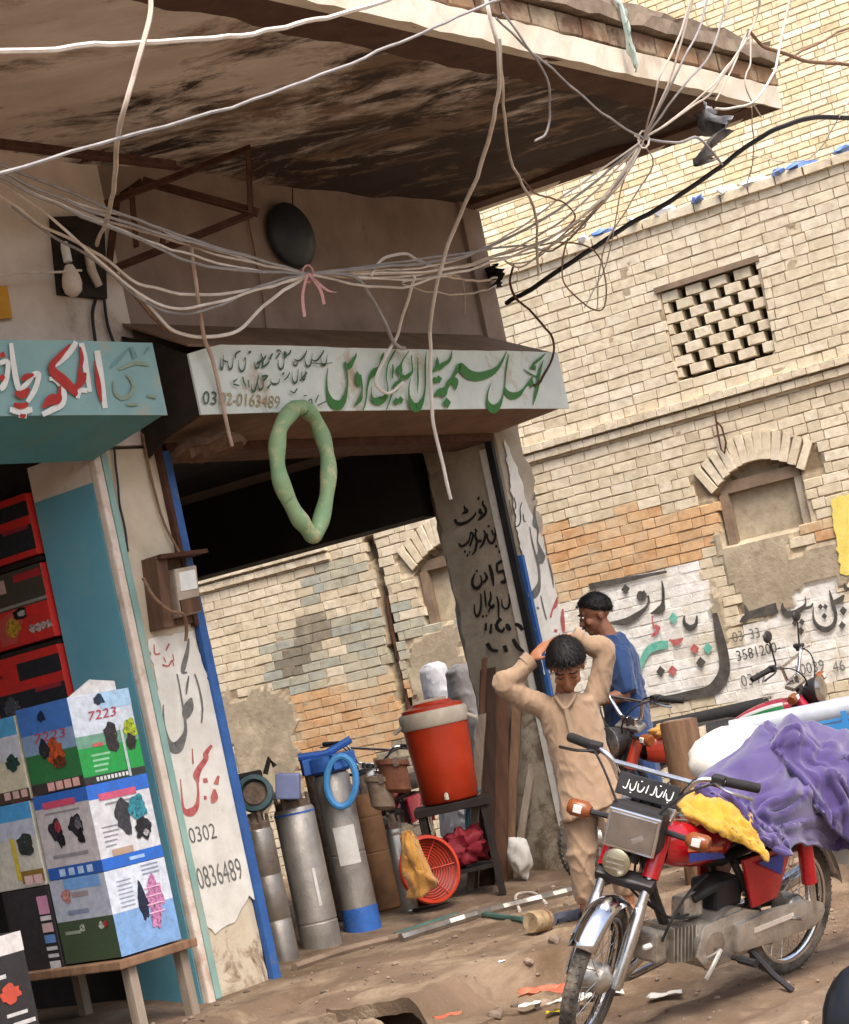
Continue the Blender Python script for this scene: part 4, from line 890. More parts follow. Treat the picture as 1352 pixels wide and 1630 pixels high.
# tie at the two knots
for k_, (cx, cy, o) in enumerate((kn, kc)):
    MB().tube([tuple(fp(cx + 16 * math.cos(a) * .55, cy + 14 * math.sin(a), o + .02 * math.cos(a))) for a in [i * .63 for i in range(10)]], .006, 5, closed=True).build('cable_tie', m_pink if k_ == 0 else m_cabw, label=('pink tie knotted round the cable bundle over the white sign', 'white tie knotted round the cables at the balcony corner')[k_], cat='tie')
for j, pts in enumerate(([(490,436),(482,470),(485,505)], [(492,436),(510,462),(516,485)], [(492,438),(520,462),(536,466)])):
    P = cat_rom([tuple(fp(x, y, .78)) for x, y in pts], 6); mb = MB()
    for i, p in enumerate(P):
        p = Vector(p); mb.v += [p - D * .012, p + D * .012 + UP * .004]
        if i: c = len(mb.v) - 4; mb.f.append((c, c + 1, c + 3, c + 2))
    o_ = mb.build('ribbon', m_pink, label=('pink plastic ribbon hanging straight from the cable knot', 'pink plastic ribbon slanting right from the cable knot', 'short pink ribbon end curling right of the knot')[j], cat='ribbon', recalc=False)
    o_.modifiers.new('thickness', 'SOLIDIFY').thickness = .002
# scraps along the top of the lane wall
m_bls = mat('blue_plastic', '#5f7fc4', '#8aa2d4', rough=.5); m_whs = mat('white_plastic', '#dfe0e2', '#c9cdd2', rough=.5)
for i, (x, y, w_, bl) in enumerate(((1345, 250, .1, 1), (1278, 272, .13, 1), (1240, 287, .1, 1), (1200, 300, .12, 0), (1160, 315, .12, 0), (1110, 330, .12, 1), (1060, 346, .1, 0), (1010, 365, .12, 0), (960, 383, .1, 1), (930, 392, .08, 0))):
    s, z = lane_sz(x, y); mb = MB().ball(L(s, -.02, 4.655), (w_, .05, .03), Matrix.Rotation(random.uniform(0, 3), 3, 'Z'), 9, 6)
    mb.build('plastic_scrap', m_bls if bl else m_whs, jit=.018, label=('blue' if bl else 'white') + ' plastic scrap lying on top of the lane wall', cat='scrap', group='plastic scraps on the lane wall', smooth=True)
# ------------------------------------------------------------------ pumps standing in the shop opening
def gp(x, y, z=0):      # a spot on the ground under a pixel
    P = ong(x, y, z)
    for _ in range(4): P = ong(x, y, gz(P))
    return P
def up_m(P, lean=0, az=0): return Matrix.Translation(P) @ Matrix.Rotation(az, 4, 'Z') @ Matrix.Rotation(lean, 4, 'X')
m_steel = mat('dull_steel', '#a39c93', '#8a837a', rough=.38, scale=7, bump=.2, metal=.75, dirt='#a69a8a', dirt_amt=.4, dirt_scale=5, dirt2='#5d5349', dirt2_amt=.3, dirt2_scale=6)
m_steel2 = mat('grey_pump_paint', '#a8a198', '#918a80', rough=.42, scale=6, bump=.25, metal=.6, dirt='#b9afa2', dirt_amt=.4, dirt_scale=7, dirt2='#6b6157', dirt2_amt=.32, dirt2_scale=5)
m_bluep = mat('blue_plastic_paint', '#3668b4', '#2c589c', rough=.6, scale=12, bump=.3, dirt='#77746f', dirt_amt=.34, dirt_scale=16, dsoft=.06)
m_muck = mat('rusty_fitting', '#5c4a3e', '#7b6b5c', rough=.8, scale=25, bump=.5, metal=.2)
m_chrome = mat('chrome', '#d9d9dc', '#c5c5c8', rough=.14, scale=9, bump=0, metal=1)
m_rub = mat('black_rubber', '#262424', '#1b1a1a', rough=.75, scale=20, bump=.2)
def pump(P, r, h, label, m, name='water_pump', az=0, bolts=6, rings=(.35, .62), band=None, sticker=None, lean=0):
    e_ = empty(name, P, label, 'pump', 'submersible pumps standing in the shop opening'); T = up_m(P, lean, az)
    prof = [(r * .9, 0), (r, .012)]
    for q in rings: prof += [(r, h * q - .008), (r * .965, h * q - .003), (r * .965, h * q + .003), (r, h * q + .008)]
    prof += [(r, h - .015), (r * .93, h)]
    MB().lathe(prof, T, 28).build('barrel', m, e_, smooth=True, angle=30)
    MB().lathe([(r * .8, h - .002), (r * .8, h + .035), (r * .5, h + .045), (r * .42, h + .09)], T, 18).build('cap', m_muck, e_, smooth=True, angle=30)
    for k in range(bolts):
        a = 2 * math.pi * k / bolts
        MB().lathe([(.011, h + .0), (.011, h + .06 + .03 * (k % 2)), (.007, h + .075 + .03 * (k % 2))], T @ Matrix.Translation((r * .78 * math.cos(a), r * .78 * math.sin(a), 0)), 6).build('bolt', m_muck, e_)
    if band: MB().lathe([(r + .002, band[0]), (r + .002, band[1])], T, 28, cap=False).build('painted_band', band[2], e_, smooth=True)
    if sticker:
        a0, a1, z0, z1, ms = sticker
        MB().grid(lambda u, v: T @ Vector(((r + .003) * math.cos(a0 + (a1 - a0) * u), (r + .003) * math.sin(a0 + (a1 - a0) * u), z0 + (z1 - z0) * v)), 8, 4).build('paper_label', ms, e_, smooth=True)
    return e_, T
FA = math.atan2(-1, 0)       # angle facing the camera
m_paper = mat('paper_label', '#d5d1ca', '#c3beb5', rough=.8, scale=14, bump=.05)
p1, T1 = pump(gp(455, 1535), .082, .74, 'slim dull grey steel pump next to the blue shutter rail', m_steel, rings=(.33, .66))
p2, T2 = pump(gp(515, 1512), .112, .80, 'thick grey steel pump with white streaks, second from the blue rail', m_steel2, rings=(.2,), sticker=(FA + .35, FA + .5, .25, .46, m_paper))
p3, T3 = pump(gp(580, 1484), .104, .92, 'tall grey pump with blue painted foot and white paper label', m_steel2, rings=(.5,), band=(.0, .15, m_bluep), sticker=(FA - .45, FA + .75, .40, .62, m_paper))
MB().lathe([(.115, .765), (.115, .775)], T2, 20, cap=False).build('blue_strap', m_bluep, p2)
p4, T4 = pump(gp(655, 1452), .05, .5, 'narrow shiny steel pump between yellow cloth and brown pipe', mat('bright_steel', '#b3b0a8', '#98958c', rough=.35, metal=.6, scale=8, bump=.1), rings=(.04, .93), bolts=3)
p5, T5 = pump(gp(560, 1462), .1, .92, 'dark brown rusty pump half hidden behind the tall grey pump', m_muck, rings=(.5,))
p6, T6 = pump(gp(618, 1448), .085, .72, 'brown rusted pump pipe beside the tall grey pump', mat('brown_rust_pipe', '#8c6746', '#74533a', rough=.8, scale=8, bump=.3), rings=(.5, .8), bolts=4)
# blue clamp and hose ring on the tall pump
bc = empty('pump_clamp', T3 @ Vector((0, 0, .93)), 'bright blue clamp with hose ring on top of the tall pump', 'clamp')
MB().lathe([(.108, .93), (.125, .945), (.125, 1.02), (.09, 1.03)], T3, 16).build('collar', m_bluep, bc, smooth=True, angle=30)
for k in range(4):
    a = k * 1.57 + .4; MB().box(T3 @ Vector((.13 * math.cos(a), .13 * math.sin(a), .985)), (.06, .05, .09), Matrix.Rotation(a, 3, 'Z')).build('lug', m_bluep, bc, bevel=.006)
MB().tube([T3 @ Vector((-.16, -.02, 1.05)), T3 @ Vector((.0, 0, 1.04)), T3 @ Vector((.15, .03, 1.09))], .022, 8).build('pipe_stub', m_bluep, bc)
hc = T3 @ Vector((.06, -.125, .87)); MB().tube([hc + Vector((math.sin(a) * .085 + .02 * math.cos(a), -.02, math.cos(a) * .14)) for a in [i * .35 for i in range(18)]], .02, 8, closed=True).build('hose_ring', mat('sky_blue_hose', '#4c92c9', '#4285bb', rough=.5), bc, smooth=True)
# motor head with teal ring standing on the slim pump
mh = empty('pump_motor', T1 @ Vector((0, 0, .82)), 'dark pump motor with round teal ring lying on the slim pump', 'motor')
rm = frame_m(Vector((1, 0, 0)), Vector((0, .25, .97)), Vector((0, -.97, .25)), T1 @ Vector((.03, -.02, .93)))
MB().lathe([(.085, -.04), (.1, -.03), (.1, .03), (.075, .035), (.07, .0)], rm, 24, cap=False).build('ring', mat('teal_iron', '#3f5a5c', '#344b4f', rough=.6, scale=12, bump=.3), mh, smooth=True)
MB().lathe([(.07, .0), (.06, .012), (.02, .014)], rm, 20).build('face_plate', m_muck, mh, smooth=True)
MB().box(T1 @ Vector((-.02, .05, 1.0)), (.2, .12, .1)).build('housing', m_dark, mh, bevel=.015)
MB().tube([T1 @ Vector((-.06, .05, 1.0)), T1 @ Vector((-.07, .05, 1.16))], .012, 6).build('bolt', m_dark, mh); MB().tube([T1 @ Vector((.1, .05, 1.02)), T1 @ Vector((.14, .05, 1.1)), T1 @ Vector((.16, .05, 1.05))], .016, 6).build('handle', m_dark, mh)
MB().box(T1 @ Vector((.2, .12, .93)), (.13, .1, .14), Matrix.Rotation(.2, 3, 'Y')).build('junction_box', mat('blue_grey_box', '#7d86a8', '#6c7598', rough=.6), mh, bevel=.01)
# rusty casing heap on the brown pump
for k, (x, y, r_, lab) in enumerate(((628, 1235, .085, 'rust brown motor casing lying on top of the brown pumps'), (606, 1262, .07, 'grey brown valve casing below the rusty motor casing'))):
    cm = frame_m(Vector((.9, .3, -.2)).normalized(), Vector((-.3, .95, 0)).normalized(), UP, dp(x, y, 11.5)); e_ = empty('pump_casing', dp(x, y, 11.5), lab, 'casing')
    MB().lathe([(r_ * .6, -.1), (r_, -.08), (r_, .06), (r_ * 1.2, .065), (r_ * 1.2, .09), (r_ * .5, .1)], cm, 16).build('shell', mat('rust_red' if k == 0 else 'grey_rust', '#7a4c33' if k == 0 else '#85725f', '#5f3826' if k == 0 else '#6a5a4a', rough=.85, scale=14, bump=.4), e_, smooth=True, angle=30)
    for q in range(4): MB().box(cm @ Vector((r_ * 1.05 * math.cos(q * 1.57), r_ * 1.05 * math.sin(q * 1.57), .08)), (.03, .03, .05)).build('lug', m_muck, e_)

# ------------------------------------------------------------------ water cooler on its stand
cc = F(2.2, -.35, 0); cz = .62
st = empty('cooler_stand', cc, 'dark low wooden stand carrying the orange water cooler', 'stand')
MB().box(cc + UP * (cz - .03), (.46, .46, .05)).build('top', m_dark, st, bevel=.005)
for dx in (-.19, .19):
    for dy in (-.19, .19): MB().box(cc + Vector((dx, dy, .3)), (.045, .045, .56)).build('leg', m_dark, st)
MB().box(cc + UP * .2, (.4, .4, .025)).build('shelf', m_dark, st)
co = empty('water_cooler', cc + UP * cz, 'orange round water cooler with white rim and lid', 'cooler')
m_org = mat('orange_plastic', '#b8391a', '#a83114', rough=.4, scale=6, bump=.08)
m_ivory = mat('ivory_plastic', '#c4b7a3', '#b0a28e', rough=.5, scale=9, bump=.05)
CT = Matrix.Translation(cc + UP * cz)
MB().lathe([(.16, .0), (.172, .012), (.185, .25), (.2, .47)], CT, 40).build('body', m_org, co, smooth=True, angle=50)
MB().lathe([(.204, .465), (.212, .475), (.212, .55), (.2, .565)], CT, 40).build('rim', m_ivory, co, smooth=True, angle=40)
lid = MB().lathe([(.19, .56), (.188, .585), (.13, .6), (.12, .615), (.02, .62)], CT, 36).build('lid', m_org, co, smooth=True, angle=40)
MB().box(CT @ Vector((.0, 0, .625)), (.2, .04, .02)).build('lid_grip', m_ivory, lid, bevel=.005)
for s_ in (-1, 1):
    hx = s_ * .2; MB().tube([CT @ Vector((hx, -.06, .5)), CT @ Vector((hx + s_ * .05, -.055, .47)), CT @ Vector((hx + s_ * .05, .055, .47)), CT @ Vector((hx, .06, .5))], .012, 8).build('handle', m_ivory, co)
MB().tube([CT @ Vector((-.02, -.17, .05)), CT @ Vector((-.02, -.22, .05)), CT @ Vector((-.02, -.225, .02))], .014, 8).build('tap', m_ivory, co)
# crumpled red bag on the lower shelf
def lump(name, c, r, m, label, cat_, seed=1, amp=.35, f=4, n=26, parent=None, **k):
    mb = MB().ball((0, 0, 0), 1, None, n, n // 2 + 2); c = Vector(c)
    out = []
    for v in mb.v:
        q = v.normalized(); d_ = 1 + amp * noise.fractal(q * f * .5 + Vector((seed, seed * 2, 0)), 1, 2, 3) - amp * .6 * abs(noise.noise(q * f + Vector((0, seed, 0))))
        out.append(c + Vector((q.x * r[0], q.y * r[1], q.z * r[2])) * d_)
    mb.v = out; return mb.build(name, m, parent, smooth=True, label=label, cat=cat_, angle=80, **k)
lump('red_bag', cc + Vector((.02, -.12, .33)), (.15, .12, .12), mat('red_cloth', '#8e1f2c', '#761824', rough=.7, scale=9, bump=.4, bscale=25), 'crumpled dark red bag on the shelf under the cooler', 'bag', 4, .6, 5)
# planks leaning on the pillar's inner face
m_plk = [mat('plank_%s' % k, a, b_, rough=.85, scale=6, bump=.5, bscale=25, stretch=(3, 3, .4)) for k, a, b_ in (('brown', '#6a4a37', '#4f3526'), ('dark', '#4a3429', '#38271e'), ('grey', '#9b8c7b', '#7d6f60'), ('tan', '#8a6a50', '#6d523d'))]
for k, (x, w_, top, m, lab, tilt) in enumerate(((742, .05, 1.1, m_plk[2], 'thin whitish batten leaning beside the blue hose', -.02), (752, .03, 1.45, m_plk[0], 'slender brown stick leaning nearest the orange cooler', .02), (772, .1, 1.38, m_plk[1], 'dark brown board leaning at left of the plank stack', .0), (790, .13, 1.3, m_plk[0], 'wide brown worn board in the middle of the plank stack', .01), (808, .06, 1.12, m_plk[3], 'tan narrow board in the plank stack against the pillar', .03), (818, .05, .85, m_plk[2], 'short grey splintered board at the right of the plank stack', .06))):
    B = F(2.52 + .02 * k, -.46 + .03 * k, 0); B = dp(x, 1402, 12.35 + .06 * k); B.z = .03; T_ = B + Vector((.2 + tilt * 2 + .03 * (5 - k), .1, top * .97))
    q = (T_ - B); x_ = Vector((1, -.3, 0)).normalized() * w_; y_ = Vector((.3, 1, 0)).normalized() * .02; mb = MB(); n_ = 8
    for i in range(n_ + 1):
        P = B + q * (i / n_); j = lambda: random.uniform(-.004, .004)
        mb.v += [P - x_ / 2 + Vector((j(), j(), 0)), P + x_ / 2 + Vector((j(), j(), 0)), P + x_ / 2 + y_, P - x_ / 2 + y_]
    for i in range(n_):
        for r in range(4): mb.f.append((i * 4 + r, i * 4 + (r + 1) % 4, i * 4 + 4 + (r + 1) % 4, i * 4 + 4 + r))
    mb.f += [(0, 3, 2, 1), tuple(n_ * 4 + r for r in range(4))]
    mb.build('plank', m, label=lab, cat='plank', group='planks leaning in the opening')
MB().tube(cat_rom([tuple(dp(x, y, 12.25)) for x, y in ((764, 1255), (750, 1275), (744, 1300), (746, 1325), (756, 1342))], 6), .013, 8).build('hose_piece', mat('teal_hose', '#4a7f8d', '#3c6f80', rough=.5), smooth=True, label='curved teal hose piece stuck among the leaning planks', cat='hose')
lump('white_sack', dp(828, 1362, 12.45) , (.075, .06, .13), m_paper, 'small whitish sack slumped against the pillar foot', 'sack', 9, .3, 3)
# orange basket and ochre cloth
bk = empty('fan_grill', dp(690, 1385, 11.7), 'orange-red round fan grill standing behind the yellow cloth', 'fan grill')
bz = Vector((.55, -.8, .1)).normalized(); bx = bz.cross(UP).normalized(); by = bx.cross(bz); bmx_ = frame_m(bx, by, bz, dp(684, 1384, 11.75))
m_obk = mat('red_orange_plastic', '#d0452a', '#bf3a20', rough=.4, scale=8, bump=.05)
MB().lathe([(.182, -.02), (.2, -.015), (.206, .0), (.2, .018), (.182, .02)], bmx_, 40, cap=False).build('rim', m_obk, bk, smooth=True, angle=60)
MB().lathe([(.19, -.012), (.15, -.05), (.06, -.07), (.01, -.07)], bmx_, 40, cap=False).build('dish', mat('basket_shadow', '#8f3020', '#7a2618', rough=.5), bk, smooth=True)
for k in range(9):
    r = .045 + .016 * k; zz = -.058 + .045 * (r / .19) ** 2
    MB().tube([bmx_ @ Vector((r * math.cos(a), r * math.sin(a), zz)) for a in [i * 2 * math.pi / 28 for i in range(28)]], .0035, 5, closed=True).build('ring', m_obk, bk)
for k in range(6):
    a = k * 1.047; MB().tube([bmx_ @ Vector((r * math.cos(a), r * math.sin(a), -.052 + .045 * (r / .19) ** 2)) for r in (.02, .1, .19)], .004, 5).build('spoke', m_obk, bk)
MB().lathe([(.035, -.06), (.035, -.035), (.01, -.03)], bmx_, 16).build('hub', m_muck, bk)
def cloth(name, corners, folds, m, label, cat_, th=.008, seed=0, n=26, amp=.03, parent=None):
    """a hanging or draped sheet through a grid of control points"""
    R_ = len(corners); C2 = len(corners[0])
    def f_(u, v):
        a = u * (R_ - 1); b_ = v * (C2 - 1); i = min(R_ - 2, int(a)); j = min(C2 - 2, int(b_)); a -= i; b_ -= j
        row = [cat_rom([tuple(p) for p in r], 8) for r in (corners[i], corners[i + 1])]
        k = (j + b_) * 8; k0 = min(len(row[0]) - 1, int(k)); k1 = min(len(row[0]) - 1, k0 + 1); w2 = k - int(k)
        P = [Vector(r[k0]).lerp(Vector(r[k1]), w2) for r in row]; P = P[0].lerp(P[1], a)
        q = nvec(Vector((u * folds[0] + seed, v * folds[1], seed))); q2 = nvec(Vector((u * folds[0] * 2.6 + seed, v * folds[1] * 2.6, seed + 4)))
        rd = 1 - abs(noise.noise(Vector((u * folds[0] * 1.3 + 3 + seed, v * folds[1] * 1.3 + seed, 1.7)))) * 2
        cr = 0
        for fq_, am in ((1.0, 1.0), (2.0, .4)):
            w_ = noise.noise(Vector((u * folds[0] * fq_ * .6 + seed * 2 + 1.5 * q.x, v * folds[1] * fq_ * 1.5 + q.y * 1.2, seed + fq_))); cr += am * (1 - min(1, abs(w_) * 3.4)) ** 2
        return P + q * amp + q2 * amp * .3 - Vector((0, 1, -.5)) * amp * .8 * (cr - .3)
    o_ = MB().grid(f_, n, n).build(name, m, parent, smooth=True, label=label, cat=cat_, recalc=False, angle=180)
    o_.modifiers.new('thickness', 'SOLIDIFY').thickness = th; return o_
m_och = mat('ochre_cloth', '#c08a3e', '#a87530', rough=.9, scale=12, bump=.3, sheen=.3)
cloth('yellow_cloth', [[dp(638, 1328, 11.45), dp(650, 1322, 11.4), dp(660, 1332, 11.45)], [dp(640, 1370, 11.4), dp(660, 1362, 11.3), dp(680, 1378, 11.4)], [dp(648, 1400, 11.38), dp(672, 1392, 11.28), dp(696, 1404, 11.38)], [dp(650, 1432, 11.4), dp(672, 1428, 11.32), dp(690, 1412, 11.4)]], (3, 4), m_och, 'ochre yellow cloth hanging beside the round orange grill', 'cloth', seed=3, amp=.025)
lump('dark_red_rag', gp(672, 1440) + UP * .02, (.1, .08, .035), mat('maroon_rag', '#59201f', '#481a1a', rough=.9, bump=.3), 'dark maroon rag on the floor below the yellow cloth', 'rag', 2, .4, 4)
# pipes, strips and coil on the ground
def gtube(pts, r, name, m, label, cat_, lift=.0, n=6, sides=7):
    P = []
    for x, y in cat_rom(pts, n): q = gp(x, y); q.z += r * .8 + lift; P.append(q)
    return MB().tube(P, r, sides).build(name, m, smooth=True, label=label, cat=cat_)
gtube([(640, 1500), (760, 1462), (880, 1432), (1000, 1400)], .028, 'steel_pipe', m_steel, 'long dusty steel pipe lying on the ground behind the boy', 'pipe')
gtube([(470, 1545), (560, 1515), (680, 1485), (760, 1452)], .022, 'wooden_pole', mat('dusty_wood', '#877260', '#6f5c4c', rough=.9), 'dusty wooden pole lying in front of the pumps', 'pole')
gtube([(630, 1492), (690, 1472), (740, 1458), (790, 1462), (835, 1468)], .016, 'ground_hose', mat('green_hose', '#45665c', '#38564e', rough=.6), 'dark green hose running to the wooden spool', 'hose')
gtube([(880, 1472), (930, 1462), (985, 1458)], .03, 'blue_grey_pipe', mat('blue_grey_pipe', '#6c6f7c', '#585b68', rough=.7), 'blue-grey pipe lying right of the wooden spool', 'pipe')
gtube([(660, 1455), (700, 1448), (730, 1440)], .018, 'black_strip', m_dark, 'short black strip on the floor near the maroon rag', 'strip')
sp = empty('wooden_spool', gp(858, 1480), 'pale round wooden spool bound with straps on the ground', 'spool')
ax = Vector((-.7, -.7, .1)).normalized(); sx = ax.cross(UP).normalized(); spm = frame_m(sx, sx.cross(ax), ax, gp(862, 1484) + UP * .055)
MB().lathe([(.02, .055), (.05, .06), (.056, .05), (.054, -.05), (.047, -.06)], spm, 20).build('drum', mat('pale_wood', '#a48f6e', '#857052', rough=.9, scale=14, bump=.4, dirt='#6e5a44', dirt_amt=.42, dirt_scale=20), sp, smooth=True, angle=40)
for k in (-.03,): MB().tube([spm @ Vector((.058 * math.cos(a), .058 * math.sin(a), k)) for a in [i * .42 for i in range(15)]], .006, 5, closed=True).build('strap', m_rope, sp)
gtube([(828, 1452), (822, 1428), (850, 1424), (870, 1440)], .01, 'pale_strap', m_cab, 'pale loose strap looped over the ground pipes', 'strap', lift=.0)
# litter
for k, (x, y, w_, m, lab) in enumerate(((868, 1588, .12, mat('orange_wrapper', '#d08a6e', '#c5573c', rough=.5), 'orange and white torn packet lying on the dirt ledge'), (905, 1600, .1, m_paper, 'white crumpled paper by the front wheel'), (715, 1624, .07, mat('red_wrapper', '#b8452f', '#9c6a50', rough=.5), 'small reddish wrapper beside the drain hole'), (800, 1535, .02, m_whs, 'tiny white scrap on the dirt in front of the shop'), (885, 1616, .05, mat('yellow_wrapper', '#d8c432', '#b9a52a', rough=.5), 'small yellow wrapper near the motorcycle wheel'), (965, 1590, .1, m_paper, 'pale paper scrap under the motorcycle engine'), (1060, 1590, .09, m_paper, 'grey white paper scrap beside the motorcycle stand'), (845, 1605, .06, m_paper, 'small white paper shred by the orange packet'))):
    P = gp(x, y) + UP * .012
    def f_(u, v, P=P, w_=w_, k=k): q = nvec(Vector((u * 3 + k, v * 3, k))); return P + Vector(((u - .5) * w_ * 1.6, (v - .5) * w_, 0)) + q * w_ * .22 + UP * w_ * .12
    o_ = MB().grid(f_, 8, 8).build('litter', m, label=lab, cat='litter', smooth=True, recalc=False); o_.modifiers.new('thickness', 'SOLIDIFY').thickness = .002
mb = MB()
for k in range(2600):
    P = F(random.uniform(-2.5, 4.5), random.uniform(.1, 4.5), 0); P.z = gz(P); r = random.choice([.003, .004, .004, .006, .006, .008, .011, .016]) * random.uniform(.7, 1.2)
    mb.ball(P + UP * r * .3, (r, r * .8, r * .6), Matrix.Rotation(random.random() * 6, 3, 'Z'), 6, 4)
for k in range(70):
    t = random.uniform(-1.5, 4.2); edge = 1.85 + .15 * random.uniform(-1, 1); P = F(t, edge + random.uniform(-.05, .35), 0); P.z = gz(P); r = random.uniform(.015, .045)
    mb.ball(P + UP * r * .2, (r, r * .75, r * .55), Matrix.Rotation(random.random() * 6, 3, 'Z') @ Matrix.Rotation(random.random(), 3, 'X'), 7, 5)
mb.build('gravel', mat('pebbles', '#8a7868', '#6b5b4d', rough=.95, island=.4), kind='stuff', label='small stones and crumbs of earth scattered over the dirt')

# ------------------------------------------------------------------ left shop: cartons
def prt(parent, name, pts, surf, m, k=0): return polys(name, [pts], lambda x, y, q=0: surf(x, y, .0015 + k * .0008), m, parent)
FL = {}
def flat(h, rough=.45):
    c = lin(h); return mat('print_' + h.strip('#'), h, tuple(min(1, x * .72 + .015) for x in c[:3]), rough=rough, scale=26, bump=0, dirt=tuple(min(1, x * 1.15 + .05) for x in c[:3]), dirt_amt=.36, dirt_scale=70, dsoft=.03)
def pic(h):
    c = lin(h); return mat('picture_' + h.strip('#'), h, tuple(x * .35 for x in c[:3]), rough=.4, scale=55, bump=0, dirt=(.75, .74, .72), dirt_amt=.33, dirt_scale=85, dsoft=.02, dirt2=(.03, .03, .035), dirt2_amt=.42, dirt2_scale=60)
TC, OFR = -1.155, .25
fr_ = onfac(OFR); lf_ = onrev(TC)
def carton(name, label, z0, z1, mfront, t1=-.77, o0=-.12, tc=TC, of=OFR, group='product cartons by the left shop'):
    e_ = empty(name, F(tc, of, z0), label, 'carton', group)
    MB().fbox(F, tc, t1, o0, of, z0, z1).build('box', mfront, e_, bevel=.006); return e_
cA = carton('product_carton', 'blue, white and green tool carton on top of the front stack', 1.17, 1.58, flat('#cfd8e2'))
cB = carton('product_carton', 'white carton with blue bands and black engine pictures, middle of the front stack', .765, 1.165, flat('#d5d5d8'), o0=-.13)
cC = carton('product_carton', 'green and sky-blue carton with pink machine picture, bottom of the front stack', .365, .762, flat('#c4d3e4'), o0=-.14)
def lq(c, a, b_, e0, e1, surf, m, par, nm='print', k=0):   # sub-rectangle of a px quad (tl,tr,br,bl), a..b across, e0..e1 down
    tl, tr, br, bl = c
    f_ = lambda u, v: tuple((tl[i] * (1 - u) + tr[i] * u) * (1 - v) + (bl[i] * (1 - u) + br[i] * u) * v for i in (0, 1))
    return prt(par, nm, [f_(a, e0), f_(b_, e0), f_(b_, e1), f_(a, e1)], surf, m, k)
def blob(c, u0, v0, ru, rv_, surf, m, par, k=2, seed=0, n=22, nm='picture'):
    tl, tr, br, bl = c
    f_ = lambda u, v: tuple((tl[i] * (1 - u) + tr[i] * u) * (1 - v) + (bl[i] * (1 - u) + br[i] * u) * v for i in (0, 1))
    pts = []
    for i in range(n):
        a = 2 * math.pi * i / n; r = 1 + .45 * noise.noise(Vector((math.cos(a) * 1.7 + seed, math.sin(a) * 1.7, seed))) + .2 * noise.noise(Vector((math.cos(a) * 5 + seed, math.sin(a) * 5, seed))); pts.append(f_(u0 + ru * r * math.cos(a), v0 + rv_ * r * math.sin(a)))
    if nm == 'picture' and m.name.startswith('print_'): m = pic('#' + m.name[6:12])
    return prt(par, nm, pts, surf, m, k)
# the px quads of the visible faces are taken from the boxes themselves
def face_px(P): return [proj(p) for p in P]
def frq(z0, z1, tc=TC, t1=-.77, of=OFR): return face_px([F(tc, of, z1), F(t1, of, z1), F(t1, of, z0), F(tc, of, z0)])
def lfq(z0, z1, tc=TC, o0=-.12, of=OFR): return face_px([F(tc, o0, z1), F(tc, of, z1), F(tc, of, z0), F(tc, o0, z0)])
def txt(c, u, v, s_, h, surf, m, par, wx=1, ang=13, k=3, sh=.2):
    tl, tr, br, bl = c
    p = tuple((tl[i] * (1 - u) + tr[i] * u) * (1 - v) + (bl[i] * (1 - u) + br[i] * u) * v for i in (0, 1))
    return letters('print_text', s_, p[0], p[1], h, ang, lambda x, y, q=0: surf(x, y, .0015 + k * .0008), m, par, wx=wx, shear=sh)
q = lfq(1.17, 1.58); lq(q, 0, 1, 0, .32, lf_, flat('#3f70b8'), cA); lq(q, 0, 1, .32, .55, lf_, flat('#7f95b5'), cA); lq(q, 0, 1, .55, .88, lf_, flat('#2c6e3c'), cA); lq(q, 0, 1, .88, 1, lf_, flat('#3a2f30'), cA)
blob(q, .55, .58, .17, .16, lf_, flat('#c65a2c'), cA, 3, 2); blob(q, .38, .5, .1, .1, lf_, flat('#2f3136'), cA, 4, 5); blob(q, .6, .68, .12, .07, lf_, flat('#6b3a24'), cA, 5, 8)
txt(q, .2, .42, '7223', 15, lf_, flat('#b03c55'), cA, 1.3, 14); blob(q, .45, .14, .08, .06, lf_, flat('#1e3050'), cA, 2, 3)
for k in range(4): lq(q, .3 + k * .16, .43 + k * .16, .89, .985, lf_, flat('#d9a8a2'), cA, k=2)
q = frq(1.17, 1.58); lq(q, 0, 1, .46, .68, fr_, flat('#6f9d86'), cA); lq(q, 0, 1, .6, .92, fr_, flat('#209a45'), cA, k=1); lq(q, 0, 1, .92, 1, fr_, flat('#2c2f2e'), cA, k=1); lq(q, .5, 1, 0, .2, fr_, flat('#a9cbe6'), cA)
txt(q, .25, .3, '7223', 15, fr_, flat('#b83a55'), cA, 1.15, 12); blob(q, .58, .53, .12, .16, fr_, flat('#3b3336'), cA, 3, 4); blob(q, .9, .47, .1, .12, fr_, flat('#b7c832'), cA, 3, 6); blob(q, .88, .62, .08, .1, fr_, flat('#37332c'), cA, 4, 9); blob(q, .5, .08, .09, .06, fr_, flat('#2b3f55'), cA, 2, 3)
lq(q, .25, .42, .56, .6, fr_, flat('#c0605a'), cA, k=4); lq(q, .73, .77, .4, 1, fr_, flat('#b8c4c4'), cA, k=5)
for k in range(4): lq(q, .2, .5 - .03 * k, .68 + .06 * k, .705 + .06 * k, fr_, flat('#8fc79d'), cA, k=2)
for k in range(9): lq(q, .2 + k * .06, .24 + k * .06, .94, .985, fr_, flat('#d5d8d6'), cA, k=3)
q = lfq(.765, 1.165, o0=-.13); lq(q, 0, 1, 0, .16, lf_, flat('#2d62b4'), cB); lq(q, 0, 1, .16, .86, lf_, flat('#b9b3b4'), cB); lq(q, 0, 1, .86, 1, lf_, flat('#2458a8'), cB); lq(q, .15, .75, .09, .17, lf_, flat('#c24a68'), cB, k=2)
for u in (.3, .68): blob(q, u, .42, .13, .12, lf_, flat('#34313a'), cB, 3, u * 9); blob(q, u + .05, .56, .07, .08, lf_, flat('#222126'), cB, 4, u * 5)
blob(q, .34, .4, .06, .07, lf_, flat('#b03a4c'), cB, 5, 2); blob(q, .72, .4, .06, .07, lf_, flat('#77747c'), cB, 5, 3)
